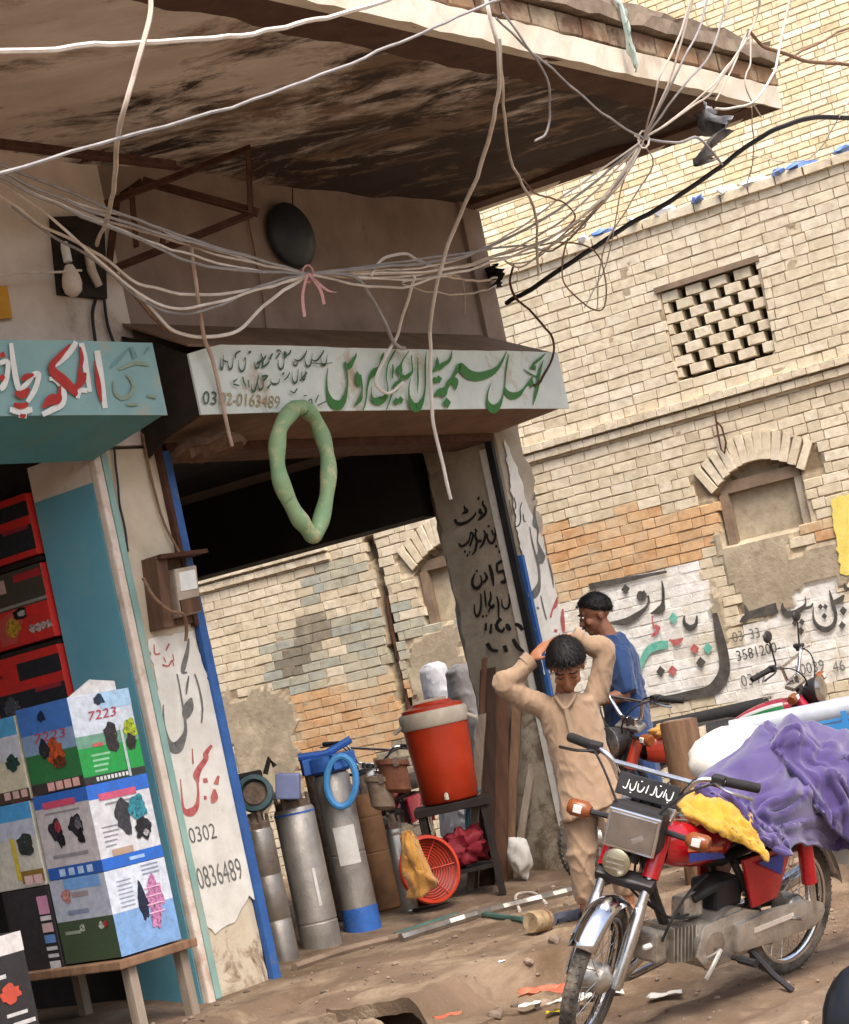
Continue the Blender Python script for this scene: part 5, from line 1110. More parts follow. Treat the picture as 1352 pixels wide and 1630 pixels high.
for k in range(4): lq(q, .2 + k * .17, .31 + k * .17, .89, .975, lf_, flat('#a8bfdf'), cB, k=2)
for k in range(2): lq(q, .15, .8, .22 + .5 * k, .24 + .52 * k, lf_, flat('#8a868a'), cB, k=2)
q = frq(.765, 1.165); lq(q, 0, 1, 0, .17, fr_, flat('#2f6ccc'), cB); lq(q, .17, .78, .12, .2, fr_, flat('#cc5a78'), cB, k=2); lq(q, 0, 1, .86, 1, fr_, flat('#2a6ac8'), cB); blob(q, .5, .42, .13, .19, fr_, flat('#47464e'), cB, 3, 1); blob(q, .75, .37, .14, .15, fr_, flat('#3d97a8'), cB, 4, 6); blob(q, .78, .62, .14, .13, fr_, flat('#2d2c32'), cB, 5, 7); blob(q, .8, .68, .05, .04, fr_, flat('#c9c6c8'), cB, 6, 2)
for k in range(5): lq(q, .12, .42 - .03 * k, .5 + .055 * k, .515 + .055 * k, fr_, flat('#98979c'), cB, k=2)
lq(q, .2, .55, .78, .86, fr_, flat('#b79b86'), cB, k=2); lq(q, .25, .8, .24, .26, fr_, flat('#8c8b90'), cB, k=2); lq(q, .45, .7, .91, .95, fr_, flat('#9fc0ea'), cB, k=2)
q = lfq(.365, .762, o0=-.14); lq(q, 0, 1, 0, .5, lf_, flat('#a9aebb'), cC); lq(q, .25, .9, 0, .14, lf_, flat('#6f9ad0'), cC, k=1); lq(q, 0, 1, .5, 1, lf_, flat('#3b4a33'), cC); blob(q, .25, .2, .09, .07, lf_, flat('#c48a80'), cC, 3, 1); txt(q, .38, .27, 'Stihler'[:2], 1, lf_, flat('#8d8f98'), cC) if False else None
lq(q, .35, .65, .17, .23, lf_, flat('#94868a'), cC, k=2); lq(q, .22, .6, .38, .43, lf_, flat('#7d86a0'), cC, k=2); lq(q, .1, .38, .62, .66, lf_, flat('#8a9484'), cC, k=2); blob(q, .42, .6, .05, .04, lf_, flat('#cfd0c0'), cC, 3, 4); blob(q, .76, .6, .05, .04, lf_, flat('#c9cabc'), cC, 3, 5); blob(q, .84, .59, .04, .04, lf_, flat('#a03a38'), cC, 4, 6)
q = frq(.365, .762); lq(q, 0, 1, 0, .5, fr_, flat('#d4dae4'), cC); lq(q, 0, 1, .5, 1, fr_, flat('#7fa6d4'), cC); blob(q, .72, .45, .13, .25, fr_, flat('#d58cb8'), cC, 3, 2); blob(q, .52, .44, .08, .2, fr_, flat('#26304a'), cC, 2, 5); blob(q, .68, .68, .09, .12, fr_, flat('#d58cb8'), cC, 4, 7)
for k in range(7): lq(q, .16, .4, .14 + .05 * k, .155 + .05 * k, fr_, flat('#9aa2b0'), cC, k=2)
for k in range(3): lq(q, .6, .88, .03 + .05 * k, .05 + .05 * k, fr_, flat('#8e97a8'), cC, k=2)
for k in range(4): lq(q, .58, .84, .3 + .1 * k, .315 + .1 * k, fr_, flat('#e7b6d2'), cC, k=6)
# white flap standing on carton A
fl = MB().prism([proj_ for proj_ in (F(-1.1, .2, 1.582), F(-.8, .2, 1.582), F(-.8, .2, 1.625), F(-.95, .2, 1.65))], N * -.01).build('open_flap', flat('#d9d6d2'), cA)
# cartons behind the front stack (their left sides show)
cD = carton('product_carton', 'pale yellow and blue carton behind the top tool carton', 1.16, 1.56, flat('#c9c2a8'), o0=-.56, of=-.14, t1=-.8)
q = lfq(1.16, 1.56, o0=-.56, of=-.14); lq(q, 0, 1, 0, .22, lf_, flat('#4f9cc8'), cD); lq(q, 0, 1, .22, .5, lf_, flat('#c2c6cf'), cD); lq(q, 0, 1, .86, 1, lf_, flat('#4a3a30'), cD); blob(q, .8, .55, .12, .1, lf_, flat('#2f4a44'), cD, 3, 2)
for k in range(3): lq(q, .55 + k * .15, .66 + k * .15, .87, .96, lf_, flat('#d0aca6'), cD, k=2)
cE = carton('product_carton', 'blue-topped yellow and white carton behind the middle carton', .75, 1.155, flat('#c5c2b4'), o0=-.6, of=-.16, t1=-.8)
q = lfq(.75, 1.155, o0=-.6, of=-.16); lq(q, 0, 1, 0, .2, lf_, flat('#4a9ad0'), cE); lq(q, 0, 1, .2, .42, lf_, flat('#b7bccb'), cE); lq(q, .55, .62, .4, .9, lf_, flat('#c9b43c'), cE, k=1); lq(q, .62, 1, .8, .95, lf_, flat('#8a6a2c'), cE, k=1); blob(q, .8, .5, .15, .12, lf_, flat('#39443c'), cE, 3, 4)
for k in range(2): lq(q, .66 + k * .16, .8 + k * .16, .86, .97, lf_, flat('#d6b3b0'), cE, k=3)
cG = carton('product_carton', 'black carton with white and coloured stripes behind the bottom carton', .31, .745, flat('#2c2729'), o0=-.5, of=-.16, t1=-.8)
q = lfq(.31, .745, o0=-.5, of=-.16)
for k, (v0, v1, h_) in enumerate(((.1, .3, '#c98aa8'), (.32, .37, '#cfcac8'), (.4, .5, '#c9a8a8'), (.53, .62, '#5f86bd'), (.66, .7, '#c4c4c4'), (.74, .78, '#c4c4c4'), (.82, .9, '#c9c9c9'), (.93, 1, '#d2b0b4'))): lq(q, .72, .95, v0, v1, lf_, flat(h_), cG, k=2)
cH = carton('product_carton', 'black carton with white lid and red emblem at lower left edge', -.02, .6, flat('#2e2a2b'), tc=-1.95, t1=-1.62, o0=-.35, of=.16)
ff_ = onfac(.16); lh_ = onrev(-1.95)
q = lfq(-.02, .6, tc=-1.95, o0=-.35, of=.16); lq(q, 0, 1, .0, .14, lh_, flat('#d5d0cb'), cH); blob(q, .75, .5, .16, .09, lh_, flat('#c04a36'), cH, 3, 2, nm='emblem'); lq(q, .3, .9, .64, .69, lh_, flat('#c9c6c2'), cH, k=2); lq(q, .4, .95, .74, .8, lh_, flat('#c9c6c2'), cH, k=2); lq(q, 0, 1, .88, .94, lh_, flat('#b03a32'), cH, k=2)
q = frq(-.02, .6, tc=-1.95, t1=-1.62, of=.16); blob(q, .62, .42, .17, .07, ff_, flat('#c8503a'), cH, 3, 2, nm='emblem'); lq(q, .45, .62, .27, .3, ff_, flat('#cfccc8'), cH, k=2); lq(q, .5, .85, .55, .575, ff_, flat('#cfccc8'), cH, k=2); lq(q, .58, .95, .62, .65, ff_, flat('#cfccc8'), cH, k=2); lq(q, .45, .9, .69, .72, ff_, flat('#cfccc8'), cH, k=2); lq(q, .6, .92, .76, .83, ff_, flat('#d5d2ce'), cH, k=2); lq(q, 0, 1, .0, .14, ff_, flat('#dcd7d2'), cH); lq(q, 0, 1, .88, .95, ff_, flat('#b84038'), cH, k=1)
# table under the stack
tb = empty('display_table', F(-1.0, .1, 0), 'low wooden table carrying the front stack of cartons', 'table')
MB().fbox(F, -1.22, -.72, -.62, .30, .315, .355).build('top', m_plk[3], tb, bevel=.006)
for t_, o_ in ((-1.15, .22), (-.8, .2), (-1.15, -.55), (-.8, -.55)): MB().fbox(F, t_, t_ + .05, o_, o_ + .05, -.05, .315).build('leg', m_plk[2], tb)
# shelf cartons along the inner side wall
sh = empty('shop_shelf', F(-.4, -1, 0), 'dark wooden shelf rack along the inner wall of the left shop', 'shelf')
for z in (1.52, 1.93, 2.36): MB().fbox(F, -.5, -.2, -2.0, -.47, z - .03, z - .005).build('board', m_dark, sh)
for o_ in (-.475, -2.0): MB().fbox(F, -.2, -.17, o_ - .03, o_, -.05, 2.7).build('post', m_dark, sh)
for o_ in (-.475, -2.0): MB().fbox(F, -.46, -.43, o_ - .04, o_ - .005, -.05, 2.7).build('post', m_dark, sh)
def redbox(z0, z1, o1, w_, style, lab):
    tcx = -.52; e_ = empty('tool_carton', F(tcx, o1, z0), lab, 'carton', 'red tool cartons on the shelf'); MB().fbox(F, tcx, -.22, o1 - w_, o1, z0, z1).build('box', flat('#d42f28'), e_, bevel=.005)
    q = lfq(z0, z1, tc=tcx, o0=o1 - w_, of=o1); s_ = onrev(tcx)
    if style == 0:
        lq(q, 0, 1, 0, .5, s_, flat('#4a4238'), e_); lq(q, .62, .98, .06, .16, s_, flat('#b02a33'), e_, k=1); lq(q, .1, .5, .08, .26, s_, flat('#cfa9a4'), e_, k=1); lq(q, .05, 1, .44, .48, s_, flat('#97918a'), e_, k=1)
        prt(e_, 'picture', [(lambda u, v: tuple((q[0][i] * (1 - u) + q[1][i] * u) * (1 - v) + (q[3][i] * (1 - u) + q[2][i] * u) * v for i in (0, 1)))(u, v) for u, v in ((.3, .95), (.3, .6), (.55, .5), (.7, .55), (.5, .95))], s_, flat('#c9514a'), 2)
        blob(q, .48, .75, .1, .13, s_, flat('#d3a33a'), e_, 3, 2); blob(q, .62, .58, .1, .07, s_, flat('#26221f'), e_, 4, 4); blob(q, .64, .58, .06, .035, s_, flat('#c9c5bd'), e_, 5, 4); blob(q, .2, .78, .12, .16, s_, flat('#5c4c33'), e_, 2, 7)
        for k in range(4): blob(q, .74 + .07 * k, .82, .05, .05, s_, flat('#d9c0ba'), e_, 4, k)
    else:
        lq(q, .45, 1, .12, .36, s_, flat('#25252a'), e_); lq(q, .12, 1, .5, .9, s_, flat('#26282e'), e_, k=1); blob(q, .28, .7, .1, .14, s_, flat('#63666c'), e_, 3, 2); blob(q, .42, .78, .12, .05, s_, flat('#7c4550'), e_, 4, 5); lq(q, .62, .95, .5, .56, s_, flat('#a02c3a'), e_, k=3); lq(q, .03, .25, .22, .26, s_, flat('#7d1a1a'), e_, k=3)
redbox(2.365, 2.68, -.46, .62, 2, 'dark red tool carton on the top shelf of left shop')
redbox(1.94, 2.32, -.46, .6, 0, 'red carton with yellow tool picture on the upper shelf')
redbox(1.525, 1.9, -.46, .62, 2, 'red carton with black panel on the middle shelf')
redbox(1.13, 1.47, -.46, .6, 0, 'red carton with yellow tool picture just above the front stack')
MB().fbox(F, -.5, -.2, -2.0, -.47, 1.1, 1.125).build('board', m_dark, sh)
for k, (z0, lab) in enumerate(((1.94, 'red tool carton deeper on the upper shelf'), (1.525, 'red tool carton deeper on the middle shelf'))): redbox(z0, z0 + .36, -1.1, .6, 2 - 2 * k, lab)
# ------------------------------------------------------------------ motorcycles
m_bkred = mat('bike_red', '#a8141c', '#941018', rough=.25, scale=6, bump=0, coat=.5, dirt='#8a4a40', dirt_amt=.25)
m_alu = mat('cast_alloy', '#c6c0b6', '#a8a197', rough=.36, scale=10, bump=.2, metal=.75, dirt='#6e6458', dirt_amt=.38, dirt_scale=9)
m_frame = mat('frame_black', '#2b2728', '#211e1f', rough=.5, scale=9, bump=.05, dirt='#6a5a4a', dirt_amt=.3)
m_dchrome = mat('dusty_chrome', '#c9c7c6', '#aaa7a4', rough=.22, scale=9, bump=0, metal=.95, dirt='#9c9287', dirt_amt=.34, dirt_scale=7)
m_tyre = mat('dusty_tyre', '#4a453f', '#39342f', rough=.9, scale=14, bump=.4, dirt='#857a6c', dirt_amt=.42, dirt_scale=8)
m_amber = mat('amber_lens', '#8a4a26', '#77401f', rough=.2, scale=9, bump=0)
m_lens = mat('dark_lens', '#a8a39e', '#8a8580', rough=.14, scale=9, bump=.05, metal=.85)
m_seat = mat('seat_vinyl', '#1d1b1d', '#262325', rough=.5, bump=.15)
def bike(name, M, label, group, red=m_bkred, steer=0, front='square', stripes=None, stand=True):
    root = empty(name, M.translation, label, 'motorcycle', group)
    hd = Vector((.915, 0, .86)); ax_ = Vector((-math.sin(R(27)), 0, math.cos(R(27))))
    SX = M @ Matrix.Translation(hd) @ Matrix.Rotation(steer, 4, ax_) @ Matrix.Translation(-hd)
    def b(mb, nm, m, xf=M, par=root, **k): return mb.build(nm, m, par, xf=xf, **k)
    def wheel(c, xf):
        c = Vector(c); RY = Matrix.Translation(c) @ Matrix.Rotation(R(90), 4, 'X')
        ty = b(MB().tube([c + Vector((.255 * math.cos(a), 0, .255 * math.sin(a))) for a in [i * 2 * math.pi / 48 for i in range(48)]], .031, 12, closed=True), 'tyre', m_tyre, xf, smooth=True)
        mbt = MB()
        for i in range(60):
            a = i * 2 * math.pi / 60
            for s_ in (-1, 1): mbt.box(c + Vector((.2825 * math.cos(a), s_ * .012, .2825 * math.sin(a))), (.006, .016, .011), Matrix.Rotation(-a, 3, 'Y') @ Matrix.Rotation(s_ * .5, 3, 'X'))
        b(mbt, 'tread', m_tyre, xf, par=ty, kind='stuff')
        rim = b(MB().lathe([(.222, -.02), (.236, -.022), (.236, -.016), (.22, -.004), (.22, .004), (.236, .016), (.236, .022), (.222, .02)], RY, 48, cap=False), 'rim', m_chrome, xf, smooth=True, angle=40)
        sp_ = MB()
        for i in range(36):
            a = i * 2 * math.pi / 36; s_ = 1 if i % 2 else -1; a2 = a + (.5 if (i // 2) % 2 else -.5)
            sp_.tube([c + Vector((.045 * math.cos(a2), s_ * .03, .045 * math.sin(a2))), c + Vector((.222 * math.cos(a), 0, .222 * math.sin(a)))], .0016, 4, cap=False)
        b(sp_, 'spokes', m_dchrome, xf, par=rim, kind='stuff')
        b(MB().lathe([(.02, -.07), (.055, -.045), (.06, -.035), (.06, .035), (.055, .045), (.02, .07)], RY, 20), 'hub', m_alu, xf, smooth=True, angle=40)
    wheel((0, 0, .285), M); wheel((1.2, 0, .285), SX)
    # front end
    for s_ in (-1, 1):
        y = .088 * s_
        b(MB().tube([(.925, y, .80), (1.005, y, .645)], .033, 14), 'fork_cover', red, SX, smooth=True, angle=50)
        b(MB().tube([(1.005, y, .645), (1.08, y, .50)], .019, 12), 'fork_tube', m_dchrome, SX, smooth=True)
        b(MB().tube([(1.055, y, .55), (1.09, y, .485), (1.195, y, .28), (1.205, y, .262)], [.021, .028, .026, .02], 14), 'fork_leg', m_dchrome, SX, smooth=True, angle=50)
        b(MB().tube([(1.2, 0, .285), (1.2, y * 1.2, .285)], .014, 8), 'axle', m_alu, SX)
        a0 = Vector((.965, .10 * s_, .825)); a1 = Vector((.975, .19 * s_, .825))
        b(MB().tube([a0, a1], .012, 8), 'indicator_stalk', m_frame, SX)
        ind = b(MB().tube([a1, a1 + Vector((.0, .02 * s_, 0)), a1 + Vector((0, .075 * s_, 0)), a1 + Vector((0, .09 * s_, 0))], [.02, .034, .034, .026], 12), 'indicator', m_amber, SX, smooth=True, angle=50)
        b(MB().box(a1 + Vector((.03, .045 * s_, .006)), (.014, .034, .03)), 'indicator_lens', m_offw, SX, par=ind, bevel=.004)
    b(MB().box((1.02, 0, .625), (.06, .23, .045), Matrix.Rotation(R(27), 3, 'Y')), 'fork_yoke', m_frame, SX, bevel=.01)
    b(MB().box((.905, 0, .865), (.07, .22, .03), Matrix.Rotation(R(27), 3, 'Y')), 'top_yoke', m_alu, SX, bevel=.008)
    b(MB().tube([(.885, 0, .90), (.99, 0, .68)], .03, 12), 'steering_stem', m_frame, SX)
    # mudguard over the front wheel
    def guard(c, r, a0, a1, w_, n=22):
        mb = MB(); c = Vector(c)
        for i in range(n + 1):
            a = a0 + (a1 - a0) * i / n
            for k in range(7):
                u = -1 + k / 3; rr = r - .03 * u * u; mb.v.append(c + Vector((rr * math.cos(a), u * w_, rr * math.sin(a))))
        for i in range(n):
            for k in range(6): q_ = i * 7 + k; mb.f.append((q_, q_ + 1, q_ + 8, q_ + 7))
        return mb
    fg = b(guard((1.2, 0, .285), .318, R(40), R(165), .055), 'front_mudguard', m_chrome, SX, smooth=True, angle=60, recalc=False); fg.modifiers.new('thickness', 'SOLIDIFY').thickness = .003
    rg = b(guard((0, 0, .285), .325, R(20), R(170), .065), 'rear_mudguard', m_chrome if front == 'square' else red, M, smooth=True, angle=60, recalc=False); rg.modifiers.new('thickness', 'SOLIDIFY').thickness = .003
    for s_ in (-1, 1): b(MB().tube([(1.2, .07 * s_, .285), (1.05, .06 * s_, .52)], .006, 6), 'guard_stay', m_dchrome, SX)
    # lamp, horn, plate
    if front == 'square':
        RL = Matrix.Rotation(R(-8), 3, 'Y')
        hl_ = b(MB().box((.99, 0, .825), (.11, .22, .165), RL), 'headlight', m_frame, SX, bevel=.03)
        b(MB().box((1.0445, 0, .8175), (.014, .205, .15), RL), 'headlight_rim', m_chrome, SX, par=hl_, bevel=.006)
        b(MB().box((1.0495, 0, .817), (.014, .182, .127), RL), 'headlight_glass', m_lens, SX, par=hl_, bevel=.004)
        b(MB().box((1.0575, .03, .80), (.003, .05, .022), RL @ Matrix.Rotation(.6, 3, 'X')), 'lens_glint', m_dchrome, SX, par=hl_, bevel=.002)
        hn = b(MB().lathe([(.02, -.02), (.05, -.015), (.055, .01), (.045, .018), (.01, .02)], SX.inverted() @ SX @ frame_m(Vector((0, 1, 0)), Vector((0, 0, 1)), Vector((1, 0, 0)), Vector((1.05, -.035, .69))), 20), 'horn', mat('brass_chrome', '#a79f86', '#8e866e', rough=.35, metal=.7), SX, smooth=True)
        for k in range(3): b(MB().box((1.073, -.035, .67 + .02 * k), (.004, .07, .006)), 'horn_slat', m_alu, SX, par=hn)
    else:
        b(MB().lathe([(.03, -.09), (.075, -.05), (.09, .0), (.088, .02)], frame_m(Vector((0, 1, 0)), Vector((0, 0, 1)), Vector((1, 0, 0)), Vector((1.04, 0, .80))), 20), 'headlight', m_frame, SX, smooth=True)
        b(MB().lathe([(.09, .02), (.092, .028), (.06, .045), (.005, .05)], frame_m(Vector((0, 1, 0)), Vector((0, 0, 1)), Vector((1, 0, 0)), Vector((1.04, 0, .80))), 20), 'headlight_glass', m_lens, SX, smooth=True)
    # handlebar
    hb = []
    for s_ in (-1, 1):
        side = [(.895, .0, .905), (.895, .07 * s_, .905), (.90, .105 * s_, .93), (.915, .16 * s_, 1.02), (.91, .20 * s_, 1.045), (.875, .27 * s_, 1.045), (.80, .37 * s_, 1.03)]
        P = cat_rom(side, 5); b(MB().tube(P, .0115, 10), 'handlebar', m_chrome, SX, smooth=True)
        b(MB().tube([(.875, .265 * s_, 1.046), (.795, .378 * s_, 1.028)], .019, 10), 'grip', m_rub, SX, smooth=True, angle=40)
        b(MB().box((.887, .245 * s_, 1.046), (.05, .05, .04)), 'switch', m_frame, SX, bevel=.006)
        b(MB().tube(cat_rom([(.905, .235 * s_, 1.04), (.93, .30 * s_, 1.03), (.885, .385 * s_, 1.01)], 4), .006, 6), 'lever', m_frame if s_ < 0 else m_dchrome, SX, smooth=True)
        b(MB().tube(cat_rom([(.905, .24 * s_, 1.04), (.99, .16 * s_, 1.0), (1.02, .08 * s_, .9), (.97, .03 * s_, .78)], 6), .005, 6), 'control_cable', m_rub, SX)
    b(MB().tube([(.908, -.165, 1.02), (.908, .165, 1.02)], .010, 8), 'crossbar', m_dchrome, SX)
    for s_ in (-1, 1): b(MB().box((.9, .045 * s_, .89), (.04, .035, .05)), 'bar_clamp', m_dchrome, SX, bevel=.006)
    # frame, tank, seat
    b(MB().tube([(.94, 0, .80), (.78, 0, .66), (.45, 0, .58), (.12, 0, .62)], .028, 10), 'frame_tube', m_frame, smooth=True)
    b(MB().tube([(.955, 0, .76), (.86, 0, .52), (.78, 0, .36)], .02, 8), 'down_tube', m_frame, smooth=True)
    for s_ in (-1, 1):
        b(MB().tube([(.45, .06 * s_, .58), (.3, .09 * s_, .32), (.0, .09 * s_, .285)], .016, 8), 'swingarm', m_frame, smooth=True)
        b(MB().tube([(.45, .07 * s_, .58), (.0, .1 * s_, .62), (-.25, .1 * s_, .63)], .014, 8), 'seat_rail', m_frame, smooth=True)
        b(MB().tube([(.005, .125 * s_, .29), (.03, .125 * s_, .42)], .022, 12), 'shock_absorber', m_dchrome, smooth=True)
        b(MB().tube([(.03, .125 * s_, .42), (.065, .12 * s_, .60)], .032, 14), 'shock_cover', red, smooth=True, angle=50)
    def tank(u, v):
        a = v * 2 * math.pi; x = .86 - .44 * u; pr = math.sin(math.pi * min(1, max(0, .08 + .88 * u))) ** .4
        w_ = .115 * pr * (1 - .3 * u); hgt = .10 * pr * (1 - .25 * u); cz = .715 - .05 * u
        cy, szz = math.cos(a), math.sin(a); sg = lambda q: math.copysign(abs(q) ** .65, q)
        return Vector((x, w_ * sg(cy), cz + hgt * sg(szz)))
    tk = MB().grid(tank, 20, 24); t_o = b(tk, 'fuel_tank', red, smooth=True, angle=70)
    b(MB().lathe([(.03, 0), (.03, .012), (.012, .018)], Matrix.Translation((.70, 0, .80)), 14), 'filler_cap', m_dchrome, par=t_o, smooth=True)
    if stripes:
        for s_ in (-1, 1):
            for k, (m_, z0, z1) in enumerate(stripes):
                def st_(u, v, s_=s_, k=k, z0=z0, z1=z1):
                    q = tank(.12 + .7 * u, (z0 + (z1 - z0) * v) / 6.2832 if s_ > 0 else (math.pi - (z0 + (z1 - z0) * v)) / 6.2832); c_ = Vector((q.x, 0, .715 - .05 * (.12 + .7 * u))); return q + (q - c_).normalized() * (.002 + .001 * k)
                b(MB().grid(st_, 12, 4), 'tank_stripe', m_, par=t_o, smooth=True, recalc=False)
    def seat(u, v):
        a = v * 2 * math.pi; x = .48 - .76 * u; sg = lambda q: math.copysign(abs(q) ** .5, q); e2 = min(1, u * 12, (1 - u) * 12) ** .4
        return Vector((x, .115 * e2 * (.75 + .25 * min(1, u * 3)) * sg(math.cos(a)), .685 + .045 * e2 * sg(math.sin(a)) + .03 * max(0, u - .5)))
    b(MB().grid(seat, 18, 20), 'seat', m_seat, smooth=True, angle=70)
    for s_ in (-1, 1):
        pp = [(.46, .10 * s_, .60), (.22, .115 * s_, .61), (.18, .115 * s_, .56), (.26, .12 * s_, .41), (.42, .12 * s_, .40)]
        b(MB().prism(pp, Vector((0, .018 * s_, 0))), 'side_panel', red, bevel=.006, smooth=True)
    b(MB().box((-.28, 0, .60), (.06, .09, .07)), 'tail_lamp', m_amber, bevel=.012)
    b(MB().box((-.34, 0, .45), (.012, .17, .1)), 'number_plate', m_offw, bevel=.003)
    # engine
    en = b(MB().tube([(.50, -.10, .31), (.50, .105, .31)], .105, 26), 'crankcase', m_alu, smooth=True, angle=40)
    b(MB().tube([(.62, -.085, .29), (.62, .10, .29)], .095, 26), 'magneto_cover', m_alu, smooth=True, angle=40)
    b(MB().lathe([(.075, 0), (.07, .014), (.03, .022)], frame_m(Vector((1, 0, 0)), Vector((0, 0, -1)), Vector((0, 1, 0)), Vector((.63, .10, .29))), 24), 'cover_boss', m_dchrome, par=en, smooth=True)
    for k in range(7): b(MB().box((.70 + .022 * k, .0, .315 + .003 * k), (.007, .155, .14)), 'cooling_fin', m_alu, par=en)
    b(MB().tube([(.70, 0, .315), (.88, 0, .335)], .05, 14), 'cylinder', m_alu, smooth=True)
    b(MB().box((.885, 0, .335), (.07, .12, .12)), 'cylinder_head', m_alu, bevel=.015)
    b(MB().box((.66, 0, .44), (.12, .07, .09)), 'carburettor', m_alu, bevel=.015)
    b(MB().box((.48, 0, .46), (.16, .14, .12)), 'air_box', m_frame, bevel=.02)
    for k in range(6):
        a = k * 1.047 + .3; b(MB().lathe([(.008, 0), (.008, .006), (.004, .008)], frame_m(Vector((1, 0, 0)), Vector((0, 0, -1)), Vector((0, 1, 0)), Vector((.62 + .083 * math.cos(a), .10, .29 + .083 * math.sin(a)))), 8), 'cover_screw', m_dchrome, par=en)
    b(MB().tube([(.40, -.06, .30), (.40, .10, .30)], .075, 22), 'gearbox_cover', m_alu, smooth=True, angle=40)
    b(MB().prism([(x, .098, z) for x, z in ((.74, .27), (.70, .385), (.60, .395), (.44, .40), (.34, .37), (.33, .24), (.45, .205), (.68, .205))], Vector((0, .018, 0))), 'engine_cover', m_alu, par=en, bevel=.012, smooth=True)
    b(MB().tube(cat_rom([(.66, .03, .47), (.6, .06, .5), (.52, .05, .5)], 4), .02, 8), 'intake_hose', m_rub, smooth=True)
    b(MB().tube(cat_rom([(.885, .06, .36), (.86, .09, .45), (.74, .07, .52), (.6, .05, .56)], 5), .006, 6), 'spark_lead', m_rub, smooth=True)
    b(MB().lathe([(.012, 0), (.012, .03), (.006, .04)], frame_m(Vector((0, 1, 0)), Vector((0, 0, 1)), Vector((1, 0, 0)), Vector((.92, .03, .345))), 8), 'spark_plug', m_offw)
    for s_ in (-1, 1): b(MB().tube([(.18, .1 * s_, .30), (.16, .19 * s_, .31)], .009, 6), 'pillion_peg', m_dchrome)
    b(MB().tube(cat_rom([(.52, -.15, .22), (.66, -.17, .2), (.72, -.17, .21)], 4), .009, 6), 'brake_pedal', m_dchrome)
    b(MB().tube([(.0, -.07, .22), (.46, -.12, .2)], .005, 5), 'brake_rod', m_dchrome)
    # full chain case on the left
    cs = [(.52, .355), (.30, .365), (.02, .345), (-.05, .32), (-.068, .285), (-.05, .25), (.02, .225), (.30, .23), (.52, .24)]
    b(MB().prism([(x, .105, z) for x, z in cs], Vector((0, .035, 0))), 'chain_case', m_alu, bevel=.008, smooth=True)
    b(MB().prism([(x, .1415, z) for x, z in ((.42, .32), (.16, .325), (.16, .305), (.42, .30))], Vector((0, .004, 0))), 'case_badge', m_cab)
    b(MB().tube(cat_rom([(.9, -.03, .28), (.93, -.09, .2), (.8, -.13, .17), (.4, -.15, .2), (.2, -.16, .24)], 6), .017, 10), 'exhaust_pipe', m_dchrome, smooth=True)
    b(MB().tube([(.25, -.16, .235), (.15, -.16, .25), (-.32, -.165, .33)], [.02, .038, .036], 14), 'silencer', m_dchrome, smooth=True, angle=40)
    b(MB().tube([(.52, -.22, .22), (.52, .22, .22)], .011, 8), 'footpeg_bar', m_frame)
    for s_ in (-1, 1): b(MB().tube([(.52, .15 * s_, .22), (.52, .23 * s_, .22)], .018, 8), 'footpeg', m_rub)
    b(MB().tube(cat_rom([(.60, .12, .27), (.70, .15, .22), (.76, .17, .2)], 4), .009, 6), 'gear_lever', m_alu)
    if stand: b(MB().tube([(.40, .10, .23), (.36, .19, .13), (.34, .275, .075)], .014, 8), 'side_stand', m_frame, smooth=True)
    for k in range(3): b(MB().tube(cat_rom([(.93, .03 * (k - 1), .80), (.97, .05 * (k - 1), .60), (.85, .05, .45), (.7, .04 * k, .42)], 5), .005, 6), 'control_cable', m_rub)
    return root, SX
def bike_m(P, fwd, lean):
    f_ = Vector((fwd[0], fwd[1], 0)).normalized(); l_ = UP.cross(f_)
    return frame_m(f_, l_, UP, P) @ Matrix.Rotation(lean, 4, 'X')
GM = 'parked motorcycles'
RC = ong(1252, 1546, -.19); RC.z = -.195
M1 = bike_m(RC, (-.72, -.69), R(-16))
b1, SX1 = bike('motorcycle', M1, 'red motorcycle leaning on its side stand under purple and yellow cloths', GM, steer=R(24))
# name banner between the bars
bn = MB().box((.935, 0, .955), (.012, .24, .085), Matrix.Rotation(R(-20), 3, 'Y')).build('name_board', m_black, b1, xf=SX1, bevel=.004)
MB().box((.9435, 0, .923), (.004, .24, .014), Matrix.Rotation(R(-20), 3, 'Y')).build('red_edge', mat('pink_red_edge', '#b8605c', '#a85450', rough=.5), bn, xf=SX1)
nm = MB(); k_ = 0
def bl(y, z, k=0): return SX1 @ (Vector((.935, 0, .955)) + Matrix.Rotation(R(-20), 3, 'Y') @ Vector((.0068 + k, y, z)))
paint('lettering', [[(.1, .018, .003), (.096, -.012, .005), (.082, -.016, .006), (.074, .006, .003)], [(.07, .02, .003), (.066, -.012, .005)], [(.06, .01, .003), (.052, -.012, .006), (.04, -.012, .005), (.034, .016, .003)], [(.03, .022, .003), (.026, -.01, .005), (.014, -.014, .005)],
  [(.002, .018, .003), (-.002, -.014, .005)], [(-.012, .008, .003), (-.02, -.012, .006), (-.034, -.012, .005), (-.038, .014, .003)], [(-.046, .02, .003), (-.05, -.012, .005), (-.064, -.014, .005), (-.068, .006, .003)], [(-.076, .02, .003), (-.08, -.014, .005), (-.094, -.012, .004)], [(.05, .026, .004), (.044, .027, .004)], [(-.03, .024, .004), (-.024, .025, .004)], [(.09, -.026, .004), (.084, -.026, .004)], [(-.056, -.026, .004), (-.062, -.026, .004)]], lambda x, y, k=0: bl(x, y, k), m_offw, bn, wmin=.002)
m_bst = mat('blue_decal', '#2f3f8a', '#27357a', rough=.4)
MB().prism([(.40, .1385, .58), (.22, .1385, .59), (.24, .1385, .50)], Vector((0, .002, 0))).build('decal', m_bst, b1, xf=M1)
MB().prism([(.80, .118, .70), (.60, .118, .66), (.58, .118, .635), (.80, .118, .665)], Vector((0, .003, 0))).build('decal', m_bst, b1, xf=M1)
